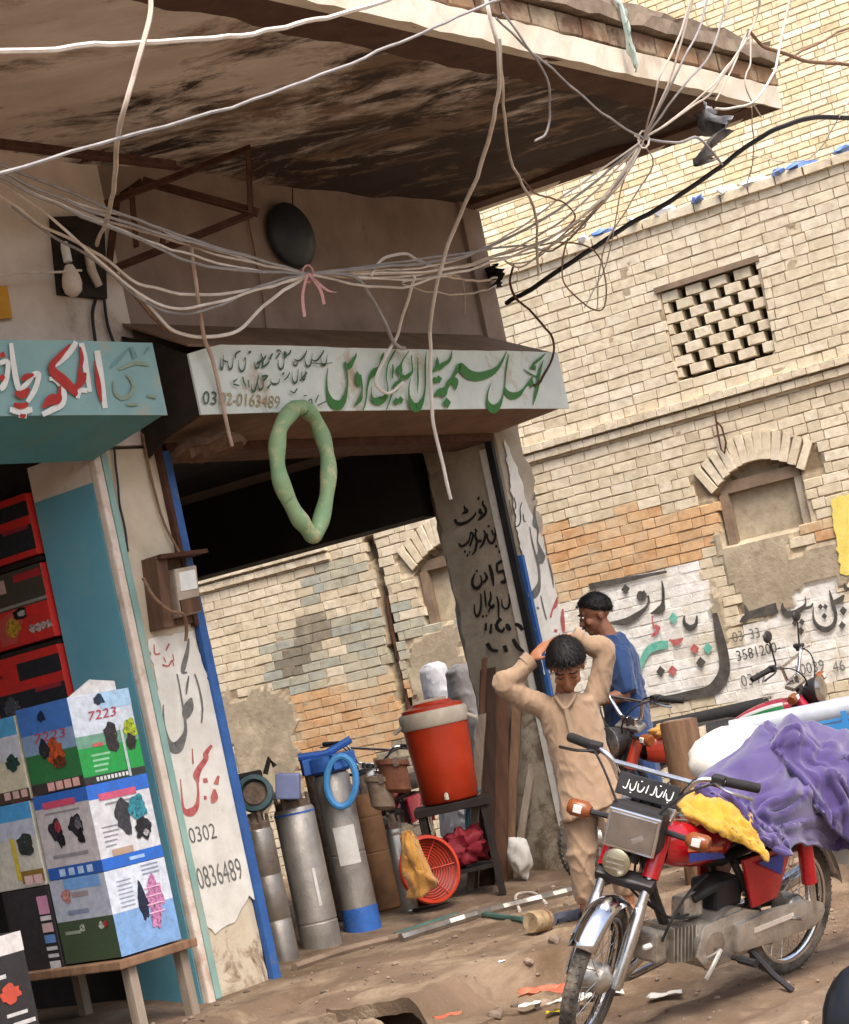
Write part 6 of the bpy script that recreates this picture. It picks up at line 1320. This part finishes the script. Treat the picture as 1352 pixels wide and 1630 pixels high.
MB().prism([(.81, .12, .725), (.60, .12, .685), (.60, .12, .672), (.81, .12, .707)], Vector((0, .003, 0))).build('decal', mat('orange_decal', '#c9683a', '#b85a30', rough=.4), b1, xf=M1)
# pink and white motorcycle in the lane seen through the shop
m_pinkb = mat('bike_pink', '#c2254e', '#a81c42', rough=.3, coat=.4, bump=0); m_wst = mat('white_decal', '#d8d4d2', '#c7c2c0', rough=.4, bump=0); m_gst = mat('green_decal', '#2c8a4a', '#247a40', rough=.4, bump=0)
P = dp(640, 1330, 15.4); P.z = 0
b2, SX2 = bike('motorcycle', bike_m(P + Vector((.05, .5, 0)), (-.32, -.95), R(-9)), 'pink and white motorcycle parked behind the pumps, facing the viewer', GM, red=m_pinkb, steer=R(12), front='round', stripes=[(m_wst, .25, 1.1)])
# red and green striped motorcycle by the lane wall
P = dp(1085, 1230, 13.6); P.z = 0
b3, SX3 = bike('motorcycle', bike_m(P, (.93, -.36), R(5)), 'red motorcycle with white and green tank stripes near the lane wall', GM, red=mat('bike_crimson', '#a81f38', '#901a30', rough=.3, coat=.4, bump=0), steer=R(-15), front='round', stripes=[(m_wst, -.25, .75), (m_gst, .05, .4)])
# mirrors of the striped bike
for s_, k in ((1, 0), (-1, 1)):
    mr = MB().tube([(.9, .2 * s_, 1.04), (.92, .24 * s_, 1.22)], .006, 6).build('mirror_stalk', m_frame, b3, xf=SX3)
    MB().ball((.92, .25 * s_, 1.26), (.018, .06, .04), nu=12, nv=7).build('mirror', m_frame, mr, xf=SX3, smooth=True)

# cloths and sack on the red motorcycle
m_purp = mat('purple_cloth', '#48396f', '#3d3060', rough=.95, scale=10, bump=.35, bscale=150, sheen=.4)
m_yelc = mat('yellow_cloth', '#c0952c', '#ad8422', rough=.9, scale=12, bump=.35, bscale=150, sheen=.3)
dd = dp
cloth('purple_cloth', [[dd(1140, 1235, 8.3), dd(1210, 1165, 8.4), dd(1275, 1160, 8.5), dd(1352, 1170, 8.6), dd(1420, 1180, 8.7)], [dd(1115, 1245, 8.0), dd(1195, 1205, 8.05), dd(1280, 1205, 8.3), dd(1352, 1215, 8.4), dd(1420, 1225, 8.5)],
  [dd(1100, 1262, 7.8), dd(1195, 1270, 7.8), dd(1275, 1262, 7.95), dd(1340, 1275, 8.25), dd(1420, 1285, 8.35)], [dd(1150, 1295, 7.74), dd(1212, 1330, 7.75), dd(1262, 1318, 7.9), dd(1328, 1322, 8.2), dd(1420, 1330, 8.25)], [dd(1195, 1322, 7.76), dd(1243, 1366, 7.76), dd(1264, 1345, 7.9), dd(1318, 1352, 8.2), dd(1420, 1345, 8.25)]],
  (2.6, 3.2), m_purp, 'crumpled purple cloth draped over the seat of the red motorcycle', 'cloth', .01, 2, 70, .045)
cloth('purple_bundle', [[dd(1215, 1175, 8.35), dd(1250, 1150, 8.4), dd(1300, 1150, 8.45), dd(1352, 1165, 8.5), dd(1400, 1165, 8.5)], [dd(1225, 1195, 8.15), dd(1265, 1180, 8.1), dd(1310, 1185, 8.15), dd(1360, 1200, 8.2), dd(1410, 1200, 8.2)], [dd(1240, 1215, 8.1), dd(1275, 1225, 8.05), dd(1315, 1230, 8.1), dd(1360, 1240, 8.15), dd(1410, 1240, 8.2)], [dd(1270, 1250, 8.12), dd(1300, 1290, 8.05), dd(1330, 1330, 8.1), dd(1362, 1345, 8.12), dd(1410, 1345, 8.2)]],
  (2.6, 2.8), m_purp, 'second purple cloth bunched on the rear of the seat', 'cloth', .01, 9, 50, .045)
cloth('yellow_cloth', [[dd(1075, 1275, 7.95), dd(1110, 1255, 7.95), dd(1150, 1255, 7.95), dd(1182, 1268, 7.95)], [dd(1080, 1288, 7.75), dd(1115, 1278, 7.72), dd(1160, 1288, 7.72), dd(1198, 1305, 7.78)], [dd(1085, 1298, 7.68), dd(1125, 1310, 7.62), dd(1170, 1325, 7.64), dd(1212, 1345, 7.7)], [dd(1100, 1305, 7.66), dd(1140, 1326, 7.6), dd(1185, 1350, 7.62), dd(1222, 1372, 7.66)]],
  (3, 3), m_yelc, 'yellow cloth laid over the fuel tank of the red motorcycle', 'cloth', .01, 5, 36, .022)
lump('white_sack', dd(1172, 1205, 8.75), (.21, .16, .14), mat('white_sacking', '#d8d4cb', '#c9c4b9', rough=.85, scale=9, bump=.25), 'plump white sack behind the purple cloth on the motorcycle seat', 'sack', 6, .14, 2, 34)
# ------------------------------------------------------------------ cart, log, drum in the lane mouth
ct0 = dd(1330, 1200, 10.6); ct0.z = .04
ct = empty('hand_cart', ct0, 'blue iron hand cart behind the red motorcycle', 'cart')
m_cblue = mat('cart_blue', '#2f7cb8', '#286ca4', rough=.55, scale=9, bump=.1, dirt='#6a6a66', dirt_amt=.25)
cx_ = Vector((.97, -.22, 0)).normalized(); cy_ = Vector((-cx_.y, cx_.x, 0))
def C_(a, b_, z): return ct0 + cx_ * a + cy_ * b_ + UP * z
for b_ in (-.35, .35): MB().fbox(C_, -.35, 1.3, b_ - .02, b_ + .02, .60, .64).build('side_rail', m_cblue, ct)
for a in (-.35, .2, .75, 1.28): MB().fbox(C_, a - .02, a + .02, -.33, .33, .602, .635).build('cross_rail', m_cblue, ct)
for a in (-.33, .1, 1.2):
    for b_ in (-.35, .35): MB().fbox(C_, a - .015, a + .015, b_ - .015, b_ + .015, .64, .70).build('stake', m_cblue, ct)
for b_ in (-.35, .35): MB().fbox(C_, -.34, 1.25, b_ - .012, b_ + .012, .655, .67).build('top_rail', m_cblue, ct)
for b_ in (-.42, .42):
    c = C_(.5, b_, .3); wt = MB().tube([c + cx_ * .27 * math.cos(a) + UP * .27 * math.sin(a) for a in [i * .2618 for i in range(24)]], .028, 8, closed=True).build('tyre', m_rub, ct, smooth=True)
    for k in range(8): MB().tube([c, c + cx_ * .26 * math.cos(k * .785) + UP * .26 * math.sin(k * .785)], .006, 5).build('spoke', m_cblue, wt)
MB().tube([C_(.5, -.45, .3), C_(.5, .45, .3)], .015, 8).build('axle', m_frame, ct)
for b_ in (-.3, .3): MB().tube([C_(.5, b_, .3), C_(.5, b_, .61)], .02, 6).build('axle_post', m_cblue, ct)
pg = empty('grey_pipe', C_(0, -.1, .68), 'large pale grey pipe lying on the blue hand cart', 'pipe')
MB().tube([C_(-.5, -.12, .70), C_(1.5, -.12, .70)], .062, 18).build('tube', mat('pvc_grey', '#a9acb2', '#969aa2', rough=.45, bump=0), pg, smooth=True, angle=40)
MB().tube([C_(-.62, -.12, .70), C_(-.5, -.12, .70)], .072, 18).build('socket', m_rub, pg, smooth=True, angle=40); MB().tube([C_(-.75, -.12, .70), C_(-.62, -.12, .70)], [.05, .066], 14).build('sleeve', m_cem, pg, smooth=True)
lg = dd(1075, 1175, 10.6); lg.z = gz(lg)
lo = empty('wooden_post', lg, 'weathered thick wooden post standing behind the red motorcycle handlebar', 'post')
LT = Matrix.Translation(lg) @ Matrix.Rotation(.04, 4, 'Y')
mb = MB().lathe([(.105, -.02), (.1, .2), (.095, .5), (.1, .80), (.097, .86), (.085, .865)], LT, 18); mb.build('trunk', mat('weathered_log', '#7d5f46', '#5f4635', rough=.9, scale=7, bump=.6, stretch=(4, 4, .5)), lo, smooth=True, angle=40, jit=.004)
MB().lathe([(.08, .866), (.02, .868)], LT, 18).build('end_grain', m_plk[2], lo)
P4 = dd(1000, 1200, 11.5); P4.z = 0; f4 = Vector((-.95, -.3, 0)).normalized(); P4 = P4 - f4 * .92
b4, SX4 = bike('motorcycle', bike_m(P4, f4, R(-6)), 'dusty orange-red motorcycle parked behind the wooden post, facing left', GM, red=mat('bike_orange_red', '#a8331f', '#8f2a1a', rough=.35, bump=0, dirt='#7a5a48', dirt_amt=.35), steer=R(14), front='round')
lump('yellow_rag', bike_m(P4, f4, R(-6)) @ Vector((.72, .05, .80)), (.1, .08, .04), m_och, 'yellowish rag lying on the tank of the orange-red motorcycle', 'rag', 3, .4, 4)
MB().tube([L(-2.4, .35, .62), L(-1.6, .3, .66), L(-.7, .32, .63)], .06, 12).build('black_pipe', m_rub, smooth=True, label='thick black pipe lying along the foot of the lane wall', cat='pipe') if False else None
bp_ = empty('black_pipe_rack', L(-1.5, .4, 0), 'thick black pipe resting on low trestles before the lane wall', 'pipe')
MB().tube(cat_rom([L(-2.6, .42, .70), L(-1.6, .4, .68), L(-.5, .42, .7)], 6), .065, 14).build('pipe', m_rub, bp_, smooth=True)
for s_ in (-2.3, -.8):
    for q in (-.18, .18): MB().tube([L(s_, .42 + q, .0), L(s_, .42, .66)], .02, 6).build('trestle_leg', m_wood, bp_)
# ------------------------------------------------------------------ wing mirror of a passing vehicle at the lower right corner
vm = empty('wing_mirror', dd(1400, 1640, 3.0), 'black rounded vehicle wing mirror cut off at the lower right corner', 'mirror')
m_blk = mat('gloss_black_plastic', '#141416', '#1a1a1d', rough=.35, bump=0)
MB().ball(dd(1424, 1655, 3.0), (.1, .06, .13), Matrix.Rotation(R(-18), 3, 'Y'), 24, 16).build('housing', m_blk, vm, smooth=True)
MB().tube([dd(1415, 1660, 3.0), dd(1440, 1760, 3.0), dd(1470, 1900, 3.05)], [.03, .025, .03], 12).build('arm', m_blk, vm, smooth=True)
# ------------------------------------------------------------------ people
m_skin = mat('skin_brown', '#a06c4e', '#8d5d43', rough=.55, scale=14, bump=.08)
m_skind = mat('skin_dark', '#80533c', '#6f4733', rough=.55, scale=14, bump=.08)
m_hair = mat('black_hair', '#0d0b0b', '#151110', rough=.55, scale=60, bump=.3, bscale=220, spec=.25)
m_khaki = mat('khaki_cotton', '#9d836a', '#8c735c', rough=.95, scale=5, bump=.25, bscale=260, sheen=.2)
m_navy = mat('blue_cotton', '#223f6b', '#1b345c', rough=.9, scale=6, bump=.25, bscale=260, sheen=.2)
m_wcot = mat('white_shawl', '#d6d6da', '#c6c6cc', rough=.9, scale=8, bump=.2, sheen=.2)
m_gcot = mat('grey_shawl', '#b5afaa', '#a29b95', rough=.9, scale=8, bump=.25, sheen=.2)
def fold(amp, sc=(9, 9, 3.5), seed=0, ridge=1.0):
    def f_(v, n_):
        q = Vector((v.x * sc[0] + seed, v.y * sc[1], v.z * sc[2])); w_ = nvec(q * .5)
        r_ = 0
        for fq_, am in ((1, 1), (2.2, .45)): r_ += am * ((1 - min(1, abs(noise.noise(q * fq_ + w_ * 1.1)) * 3.6)) ** 2)
        return amp * (ridge * (r_ - .35) + .8 * noise.noise(q * .7))
    return f_
def loft(mb, rings, n=28, tw=0):
    b0 = len(mb.v)
    for c, hw, hd, ax in rings:
        c = Vector(c); x_ = Vector(ax).normalized() if ax else Vector((1, 0, 0)); y_ = UP.cross(x_).normalized()
        for j in range(n):
            a = 2 * math.pi * j / n; cc_, ss = math.cos(a), math.sin(a); sg = lambda q, e: math.copysign(abs(q) ** e, q)
            mb.v.append(c + x_ * hw * sg(cc_, .85) + y_ * hd * sg(ss, .85))
    k = len(rings)
    for i in range(k - 1):
        for j in range(n): mb.f.append((b0 + i * n + j, b0 + i * n + (j + 1) % n, b0 + (i + 1) * n + (j + 1) % n, b0 + (i + 1) * n + j))
    mb.f += [tuple(b0 + j for j in reversed(range(n))), tuple(b0 + (k - 1) * n + j for j in range(n))]
def limb(mb, pts, rs, n=12): mb.tube(cat_rom([tuple(p) for p in pts], 6), [r[0] for r in cat_rom([(r, 0) for r in rs], 6)], n)
def hand(mb, wrist, aim, palm_n, s=1.0, curl=.5, thumb=1):
    """palm and five bent fingers; aim: where the fingers point, palm_n: out of the palm"""
    a = Vector(aim).normalized(); p = Vector(palm_n); p = (p - a * p.dot(a)).normalized(); sd_ = a.cross(p); w_ = Vector(wrist)
    pm_ = frame_m(sd_, a, p, w_ + a * .04 * s); mb.ball((0, 0, 0), 1e-4) if False else None
    mb.ball(w_ + a * .042 * s, (.036 * s, .046 * s, .016 * s), pm_.to_3x3(), 12, 8)
    for k, (off, ln) in enumerate(((-.027, .062), (-.009, .072), (.009, .068), (.026, .052))):
        b_ = w_ + a * .078 * s + sd_ * off * s; d_ = a; pts = [b_ - a * .02 * s, b_]
        for j in range(3): d_ = (d_ * math.cos(curl * .6) + p * math.sin(curl * .6)).normalized() if j else (d_ + p * .15 * curl).normalized(); pts.append(pts[-1] + d_ * ln * s / 3 * (1.15 - .15 * j))
        mb.tube(pts, [.0085 * s, .0088 * s, .0083 * s, .0078 * s, .0062 * s], 8)
    b_ = w_ + a * .02 * s + sd_ * .028 * s * thumb; t1 = b_ + (sd_ * thumb * .7 + a * .6).normalized() * .032 * s; t2 = t1 + (a * .8 + sd_ * thumb * .35 + p * .3).normalized() * .028 * s
    mb.tube([b_ - sd_ * thumb * .015 * s, b_, t1, t2], [.011 * s, .011 * s, .0098 * s, .0075 * s], 8)
def head_m(c, fwd, up): # local x right of the face, y forward, z up
    f_ = Vector(fwd).normalized(); u_ = Vector(up); u_ = (u_ - f_ * u_.dot(f_)).normalized(); return frame_m(f_.cross(u_), f_, u_, Vector(c))
def head(mb, H_, s=1.0):
    r3 = H_.to_3x3(); P = lambda x, y, z: H_ @ (Vector((x, y, z)) * s)
    mb.ball(P(0, -.012, .03), (.074 * s, .093 * s, .085 * s), r3, 18, 12); mb.ball(P(0, .012, -.035), (.058 * s, .072 * s, .078 * s), r3, 16, 10)
    mb.ball(P(0, .058, -.088), (.026 * s, .024 * s, .02 * s), r3, 10, 7)                          # chin
    mb.tube([P(0, .078, .015), P(0, .094, -.012), P(0, .102, -.028), P(0, .085, -.036)], [.009 * s, .011 * s, .014 * s, .009 * s], 8)   # nose
    mb.ball(P(0, .086, -.058), (.024 * s, .009 * s, .006 * s), r3, 10, 6); mb.ball(P(0, .084, -.068), (.02 * s, .009 * s, .006 * s), r3, 10, 6)   # lips
    for s_ in (-1, 1):
        mb.ball(P(.074 * s_, -.015, -.015), (.01 * s, .02 * s, .032 * s), r3, 8, 7)                # ears
        mb.ball(P(.03 * s_, .078, .028), (.024 * s, .01 * s, .008 * s), r3, 10, 6); mb.ball(P(.04 * s_, .06, -.03), (.022 * s, .02 * s, .022 * s), r3, 10, 6)
def eyes(H_, s, parent):
    for s_ in (-1, 1):
        P = H_ @ (Vector((.03 * s_, .079, .008)) * s)
        e_ = MB().ball(P, (.013 * s, .008 * s, .006 * s), H_.to_3x3(), 10, 6).build('eye', m_offw, parent, smooth=True); MB().ball(H_ @ (Vector((.03 * s_, .0855, .008)) * s), .0045 * s, None, 8, 6).build('iris', m_black, e_, smooth=True)
        MB().tube([H_ @ (Vector((x * s_, y, .032)) * s) for x, y in ((.012, .086), (.03, .088), (.05, .075))], .004 * s, 6).build('eyebrow', m_hair, parent)
def hairdo(H_, s, parent, front=.55, back=.6, seed=1, thick=.016, ln=(.03, .06), ns=1500):
    def lim(q): fr = q.y; return -.35 + (fr * front if fr > 0 else fr * back) + .1 * noise.noise(q * 7 + Vector((seed, 0, 0)))
    def pos(q, r_): return H_ @ (Vector((q.x * .074 * r_, q.y * .094 * r_ - .012, q.z * .087 * r_ + .03)) * s)
    mb = MB().ball((0, 0, 0), 1, None, 40, 24); out = []
    for v in mb.v:
        q = v.normalized(); T_ = lim(q); cover = sm(T_ - .05, T_ + .3, q.z); dn = noise.fractal(Vector((q.x * 6, q.y * 6, q.z * 2.5 + seed)), 1, 2, 4) * .05
        out.append(pos(q, .94 * (1 - cover) + (1 + thick / .1 + dn) * cover))
    mb.v = out; hb_ = mb.build('hair', m_hair, parent, smooth=True, angle=70)
    rnd = random.Random(seed); mb = MB(); crown = Vector((.15, -.45, .88)).normalized()
    for i in range(ns):
        q = Vector((rnd.gauss(0, 1), rnd.gauss(0, 1), rnd.gauss(0, 1))).normalized()
        if q.z < lim(q) + .02: continue
        fl = (q - crown * q.dot(crown)); fl = fl.normalized() if fl.length > .05 else Vector((rnd.uniform(-1, 1), rnd.uniform(-1, 1), 0)).normalized()
        fl = (fl + Vector((rnd.uniform(-.5, .5), rnd.uniform(-.4, .6), rnd.uniform(-.4, .1)))).normalized(); l = rnd.uniform(*ln) / .09; r0 = 1 + thick / .1 * rnd.uniform(.5, 1.15); pts = []
        for k in range(5):
            u = k / 4; p = (q + (fl - q * fl.dot(q)) * l * u).normalized(); pts.append(pos(p, r0 + (.05 + .1 * rnd.random() * u) * u))
        sd_ = (pts[1] - pts[0]).cross(H_.to_3x3() @ q); sd_ = sd_.normalized() * .0022 * s if sd_.length > 1e-9 else Vector((.002, 0, 0))
        b0 = len(mb.v)
        for k, p in enumerate(pts): w_ = 1 - .8 * k / 4; mb.v += [p - sd_ * w_, p + sd_ * w_]
        for k in range(4): a = b0 + 2 * k; mb.f.append((a, a + 1, a + 3, a + 2))
    mb.build('hair_strands', m_hair, hb_, smooth=True, recalc=False, kind='stuff')
    return hb_
# ---- the boy
YB = 9.8
def B(x, y, dy=0): return dp(x, y, YB + dy)
foot_z = gz(dp(965, 1464, YB))
boy = empty('person', Vector((dp(955, 1460, YB).x, YB, foot_z)), 'child in khaki shalwar kameez standing with both hands on bowed head', 'person')
an = [Vector((B(934, 1440).x, YB + .05, foot_z + .07)), Vector((B(1000, 1440).x, YB - .04, foot_z + .07))]
hipz = [B(922, 1275, .03), B(974, 1268, -.02)]; kn_ = [hipz[0].lerp(an[0], .52) + Vector((-.01, -.03, 0)), hipz[1].lerp(an[1], .52) + Vector((.01, -.03, 0))]
sh_ = [B(856, 1122, 0), B(952, 1112, .02)]; el = [B(800, 1088, -.06), B(962, 1034, .0)]; wr = [B(846, 1050, -.03), B(912, 1012, -.02)]
HB = head_m(B(902, 1060, -.07), (-.14, -.7, -.7), (0, -.7, .7))
mb = MB(); head(mb, HB, 1.06)
limb(mb, [B(898, 1118, .03), B(900, 1092, .01), B(903, 1068, 0)], [.05, .046, .045])
loft(mb, [(B(945, 1265), .1, .08, None), (B(925, 1210), .1, .075, None), (B(908, 1150), .12, .08, None), (B(900, 1122), .11, .07, None), (B(898, 1110), .05, .05, None)], 20)
for i in range(2):
    limb(mb, [sh_[i], el[i]], [.042, .034]); limb(mb, [el[i], el[i].lerp(wr[i], .4), wr[i]], [.034, .034, .024])
    limb(mb, [hipz[i], kn_[i], an[i]], [.07, .048, .033])
    mb.tube([an[i], an[i] + Vector((0, .02, -.045))], .032, 10); mb.tube(cat_rom([an[i] + Vector((0, .04, -.048)), an[i] + Vector((0, -.05, -.045)), an[i] + Vector((-.01, -.14, -.055))], 4), [.03] * 4 + [.032] * 4 + [.022], 10)
hand(mb, wr[0], B(872, 1022, -.02) - wr[0], Vector((.4, .6, -.5)), .95, .5, -1)
hand(mb, wr[1], B(862, 1026, -.03) - wr[1], Vector((.0, .5, -.8)), .95, .45, 1)
remesh(mb, .0065, 2).build('body', m_skin, boy, smooth=True, angle=80)
hairdo(HB, 1.07, boy, .8, .6, 3, .024, (.03, .055), 2600)
for s_ in (-1, 1):
    MB().tube([HB @ (Vector((x * s_, y, .034)) * 1.06) for x, y in ((.012, .087), (.03, .089), (.05, .077))], .004, 6).build('eyebrow', m_hair, boy); MB().tube([HB @ (Vector((x * s_, y, z)) * 1.06) for x, y, z in ((.016, .083, .006), (.03, .085, .001), (.044, .078, .005))], .0025, 6).build('closed_eye', m_hair, boy)
kz = MB()
loft(kz, [(B(948, 1289), .172, .128, (1, .05, .14)), (B(947, 1284), .17, .125, (1, .05, .13)), (B(940, 1255), .154, .112, (1, 0, .06)), (B(928, 1215), .142, .1, None), (B(916, 1170), .138, .094, None), (B(908, 1140), .148, .092, None), (B(903, 1122), .155, .085, None), (B(900, 1112), .1, .07, None), (B(899, 1104), .062, .06, None)], 30)
for i, q in enumerate((1, 1)): limb(kz, [sh_[i].lerp(B(905, 1135), .15), sh_[i].lerp(el[i], .5) + Vector((0, 0, -.01)), el[i], el[i].lerp(wr[i], .5) + Vector((0, 0, -.012)), el[i].lerp(wr[i], .92)], [.064, .057, .051, .048, .042])
f1_, f2_ = fold(.009, (8, 8, 4), 3, .9), fold(.0025, (20, 20, 9), 6)
kzm = remesh(kz, .0085, 3, lambda v, n_: f1_(v, n_) + f2_(v, n_)).build('kameez', m_khaki, boy, smooth=True, angle=80)
MB().tube(cat_rom([B(884, 1108, -.085), B(893, 1122, -.1), B(900, 1128, -.105), B(910, 1118, -.1), B(917, 1104, -.085)], 5), .008, 8).build('collar', m_khaki, kzm, smooth=True)
for i in range(2):
    cu = el[i].lerp(wr[i], .9); cd_ = (wr[i] - el[i]).normalized(); MB().tube([cu - cd_ * .022, cu + cd_ * .02], .046, 18).build('cuff', m_khaki, kzm, smooth=True, angle=40)
MB().prism([B(897, 1126, -.106), B(904, 1124, -.106), B(914, 1165, -.122), B(907, 1167, -.122)], Vector((0, -.003, 0))).build('placket', mat('khaki_seam', '#8f7b66', '#806d5a', rough=.95), kzm)
szm = MB()
for i in range(2): limb(szm, [hipz[i] + Vector((0, 0, .04)), hipz[i].lerp(kn_[i], .5), kn_[i], kn_[i].lerp(an[i], .5), an[i] + Vector((0, 0, .035))], [.088, .082, .07, .066, .05])
remesh(szm, .0095, 3, fold(.012, (10, 10, 4), 8)).build('shalwar', m_khaki, boy, smooth=True, angle=80)
# ---- the man in blue behind
YM = 12.2
def Q(x, y, dy=0): return dp(x, y, YM + dy)
man = empty('person', Vector((Q(1000, 1300).x, YM, 0)), 'man in blue shirt with short black hair looking left behind the child', 'person')
HM = head_m(Q(947, 978), (-1, -.12, -.22), (-.15, 0, 1)); mb = MB(); head(mb, HM, 1.05)
pel = Q(1004, 1190); mf = [Vector((pel.x - .02, YM - .1, .06)), Vector((pel.x + .04, YM + .1, .06))]
limb(mb, [Q(972, 1024), Q(962, 1004), Q(953, 990)], [.065, .058, .056])
loft(mb, [(pel, .13, .1, (0, 1, 0)), (Q(995, 1120), .13, .1, (0, 1, 0)), (Q(984, 1050), .17, .11, (0, 1, 0)), (Q(975, 1020), .1, .07, (0, 1, 0))], 20)
msh = [Q(982, 1034, -.17), Q(980, 1034, .17)]; mel = [Q(1000, 1104, -.22), Q(992, 1104, .2)]; mwr = [Q(950, 1118, -.26), Q(945, 1112, .1)]
for i in range(2):
    limb(mb, [msh[i], mel[i]], [.05, .042]); limb(mb, [mel[i], mel[i].lerp(mwr[i], .4), mwr[i]], [.042, .041, .028]); hand(mb, mwr[i], mwr[i] - mel[i], Vector((0, .3, -1)), 1.0, .8, 1)
    hp_ = pel + Vector((0, -.09 + .18 * i, -.05)); limb(mb, [hp_, hp_.lerp(mf[i], .5) + Vector((-.03, 0, 0)), mf[i] + UP * .03], [.09, .06, .04]); mb.tube(cat_rom([mf[i] + Vector((.06, 0, -.02)), mf[i] + Vector((-.06, 0, -.015)), mf[i] + Vector((-.18, 0, -.03))], 4), [.038] * 4 + [.04] * 4 + [.025], 10)
remesh(mb, .0075, 2).build('body', m_skind, man, smooth=True, angle=80)
eyes(HM, 1.05, man); hairdo(HM, 1.05, man, .95, .3, 7, .013, (.012, .03), 2200)
MB().tube([HM @ Vector((x, .098, -.05)) for x in (-.03, 0, .03)], .008, 6).build('moustache', m_hair, man)
kz = MB(); loft(kz, [(Q(1018, 1262), .2, .15, (0, 1, 0)), (Q(1010, 1215), .19, .145, (0, 1, 0)), (Q(1000, 1150), .175, .135, (0, 1, 0)), (Q(992, 1100), .18, .13, (0, 1, 0)), (Q(984, 1050), .2, .125, (0, 1, 0)), (Q(978, 1028), .16, .1, (0, 1, 0)), (Q(970, 1012), .085, .075, (0, 1, 0))], 28)
for i in range(2): limb(kz, [msh[i].lerp(Q(985, 1050), .2), msh[i].lerp(mel[i], .5), mel[i]], [.085, .078, .07])
remesh(kz, .011, 3, fold(.012, (8, 8, 5), 5)).build('blue_shirt', m_navy, man, smooth=True, angle=80)
szm = MB()
for i in range(2): hp_ = pel + Vector((0, -.09 + .18 * i, -.02)); limb(szm, [hp_, hp_.lerp(mf[i], .5) + Vector((-.02, 0, 0)), mf[i] + UP * .05], [.12, .1, .065])
remesh(szm, .012, 3, fold(.012, (8, 8, 4), 6)).build('trousers', mat('navy_trousers', '#1f2a44', '#1a2339', rough=.9), man, smooth=True, angle=80)
# ---- two veiled figures in the lane behind the cooler
for k, (x, y, Y_, m, lab, fw) in enumerate(((698, 1078, 15.0, m_wcot, 'person in white headscarf standing behind the orange cooler', (.7, .7, -.1)), (742, 1082, 14.3, m_gcot, 'person wrapped in pale grey shawl beside the white headscarf', (.9, .45, -.2)))):
    c = dp(x, y, Y_); e_ = empty('person', Vector((c.x, c.y, 0)), lab, 'person'); H_ = head_m(c, fw, UP); h = c.z; o_ = Vector((c.x, c.y, 0))
    mb = MB(); head(mb, H_, .98); f2 = Vector(fw); f2.z = 0; f2.normalize(); sd_ = f2.cross(UP)
    limb(mb, [o_ + UP * (h - .24), o_ + UP * (h - .12), c], [.06, .05, .05])
    loft(mb, [(o_ + UP * .8, .12, .09, sd_), (o_ + UP * (h - .35), .15, .09, sd_), (o_ + UP * (h - .22), .1, .07, sd_)], 18)
    for s_ in (-1, 1):
        S_ = o_ + sd_ * .15 * s_ + UP * (h - .28); E2 = o_ + sd_ * .19 * s_ + UP * (h - .55) + f2 * .03; W_ = o_ + sd_ * .1 * s_ + UP * (h - .62) + f2 * .2
        limb(mb, [S_, E2], [.042, .035]); limb(mb, [E2, W_], [.035, .024]); hand(mb, W_, f2 + UP * -.2, UP, .95, .7, -s_)
        limb(mb, [o_ + sd_ * .08 * s_ + UP * .82, o_ + sd_ * .08 * s_ + UP * .45, o_ + sd_ * .08 * s_ + UP * .08], [.08, .055, .035]); mb.tube([o_ + sd_ * .08 * s_ + UP * .04 - f2 * .04, o_ + sd_ * .08 * s_ + UP * .04 + f2 * .14], .03, 10)
    remesh(mb, .009, 2).build('body', m_skin, e_, smooth=True, angle=80); eyes(H_, .98, e_)
    kz = MB(); loft(kz, [(o_ + UP * .25, .24, .2, sd_), (o_ + UP * .6, .22, .18, sd_), (o_ + UP * (h - .5), .21, .16, sd_), (o_ + UP * (h - .3), .2, .13, sd_), (o_ + UP * (h - .2) - f2 * .01, .13, .12, sd_), (c - f2 * .045 - UP * .08, .1, .1, sd_), (c - f2 * .04 + UP * .0, .098, .098, sd_), (c - f2 * .035 + UP * .07, .09, .1, sd_), (c - f2 * .03 + UP * .118, .05, .06, sd_)], 26)
    remesh(kz, .012, 3, fold(.012, (7, 7, 4), 11 + k)).build('shawl', m, e_, smooth=True, angle=80)
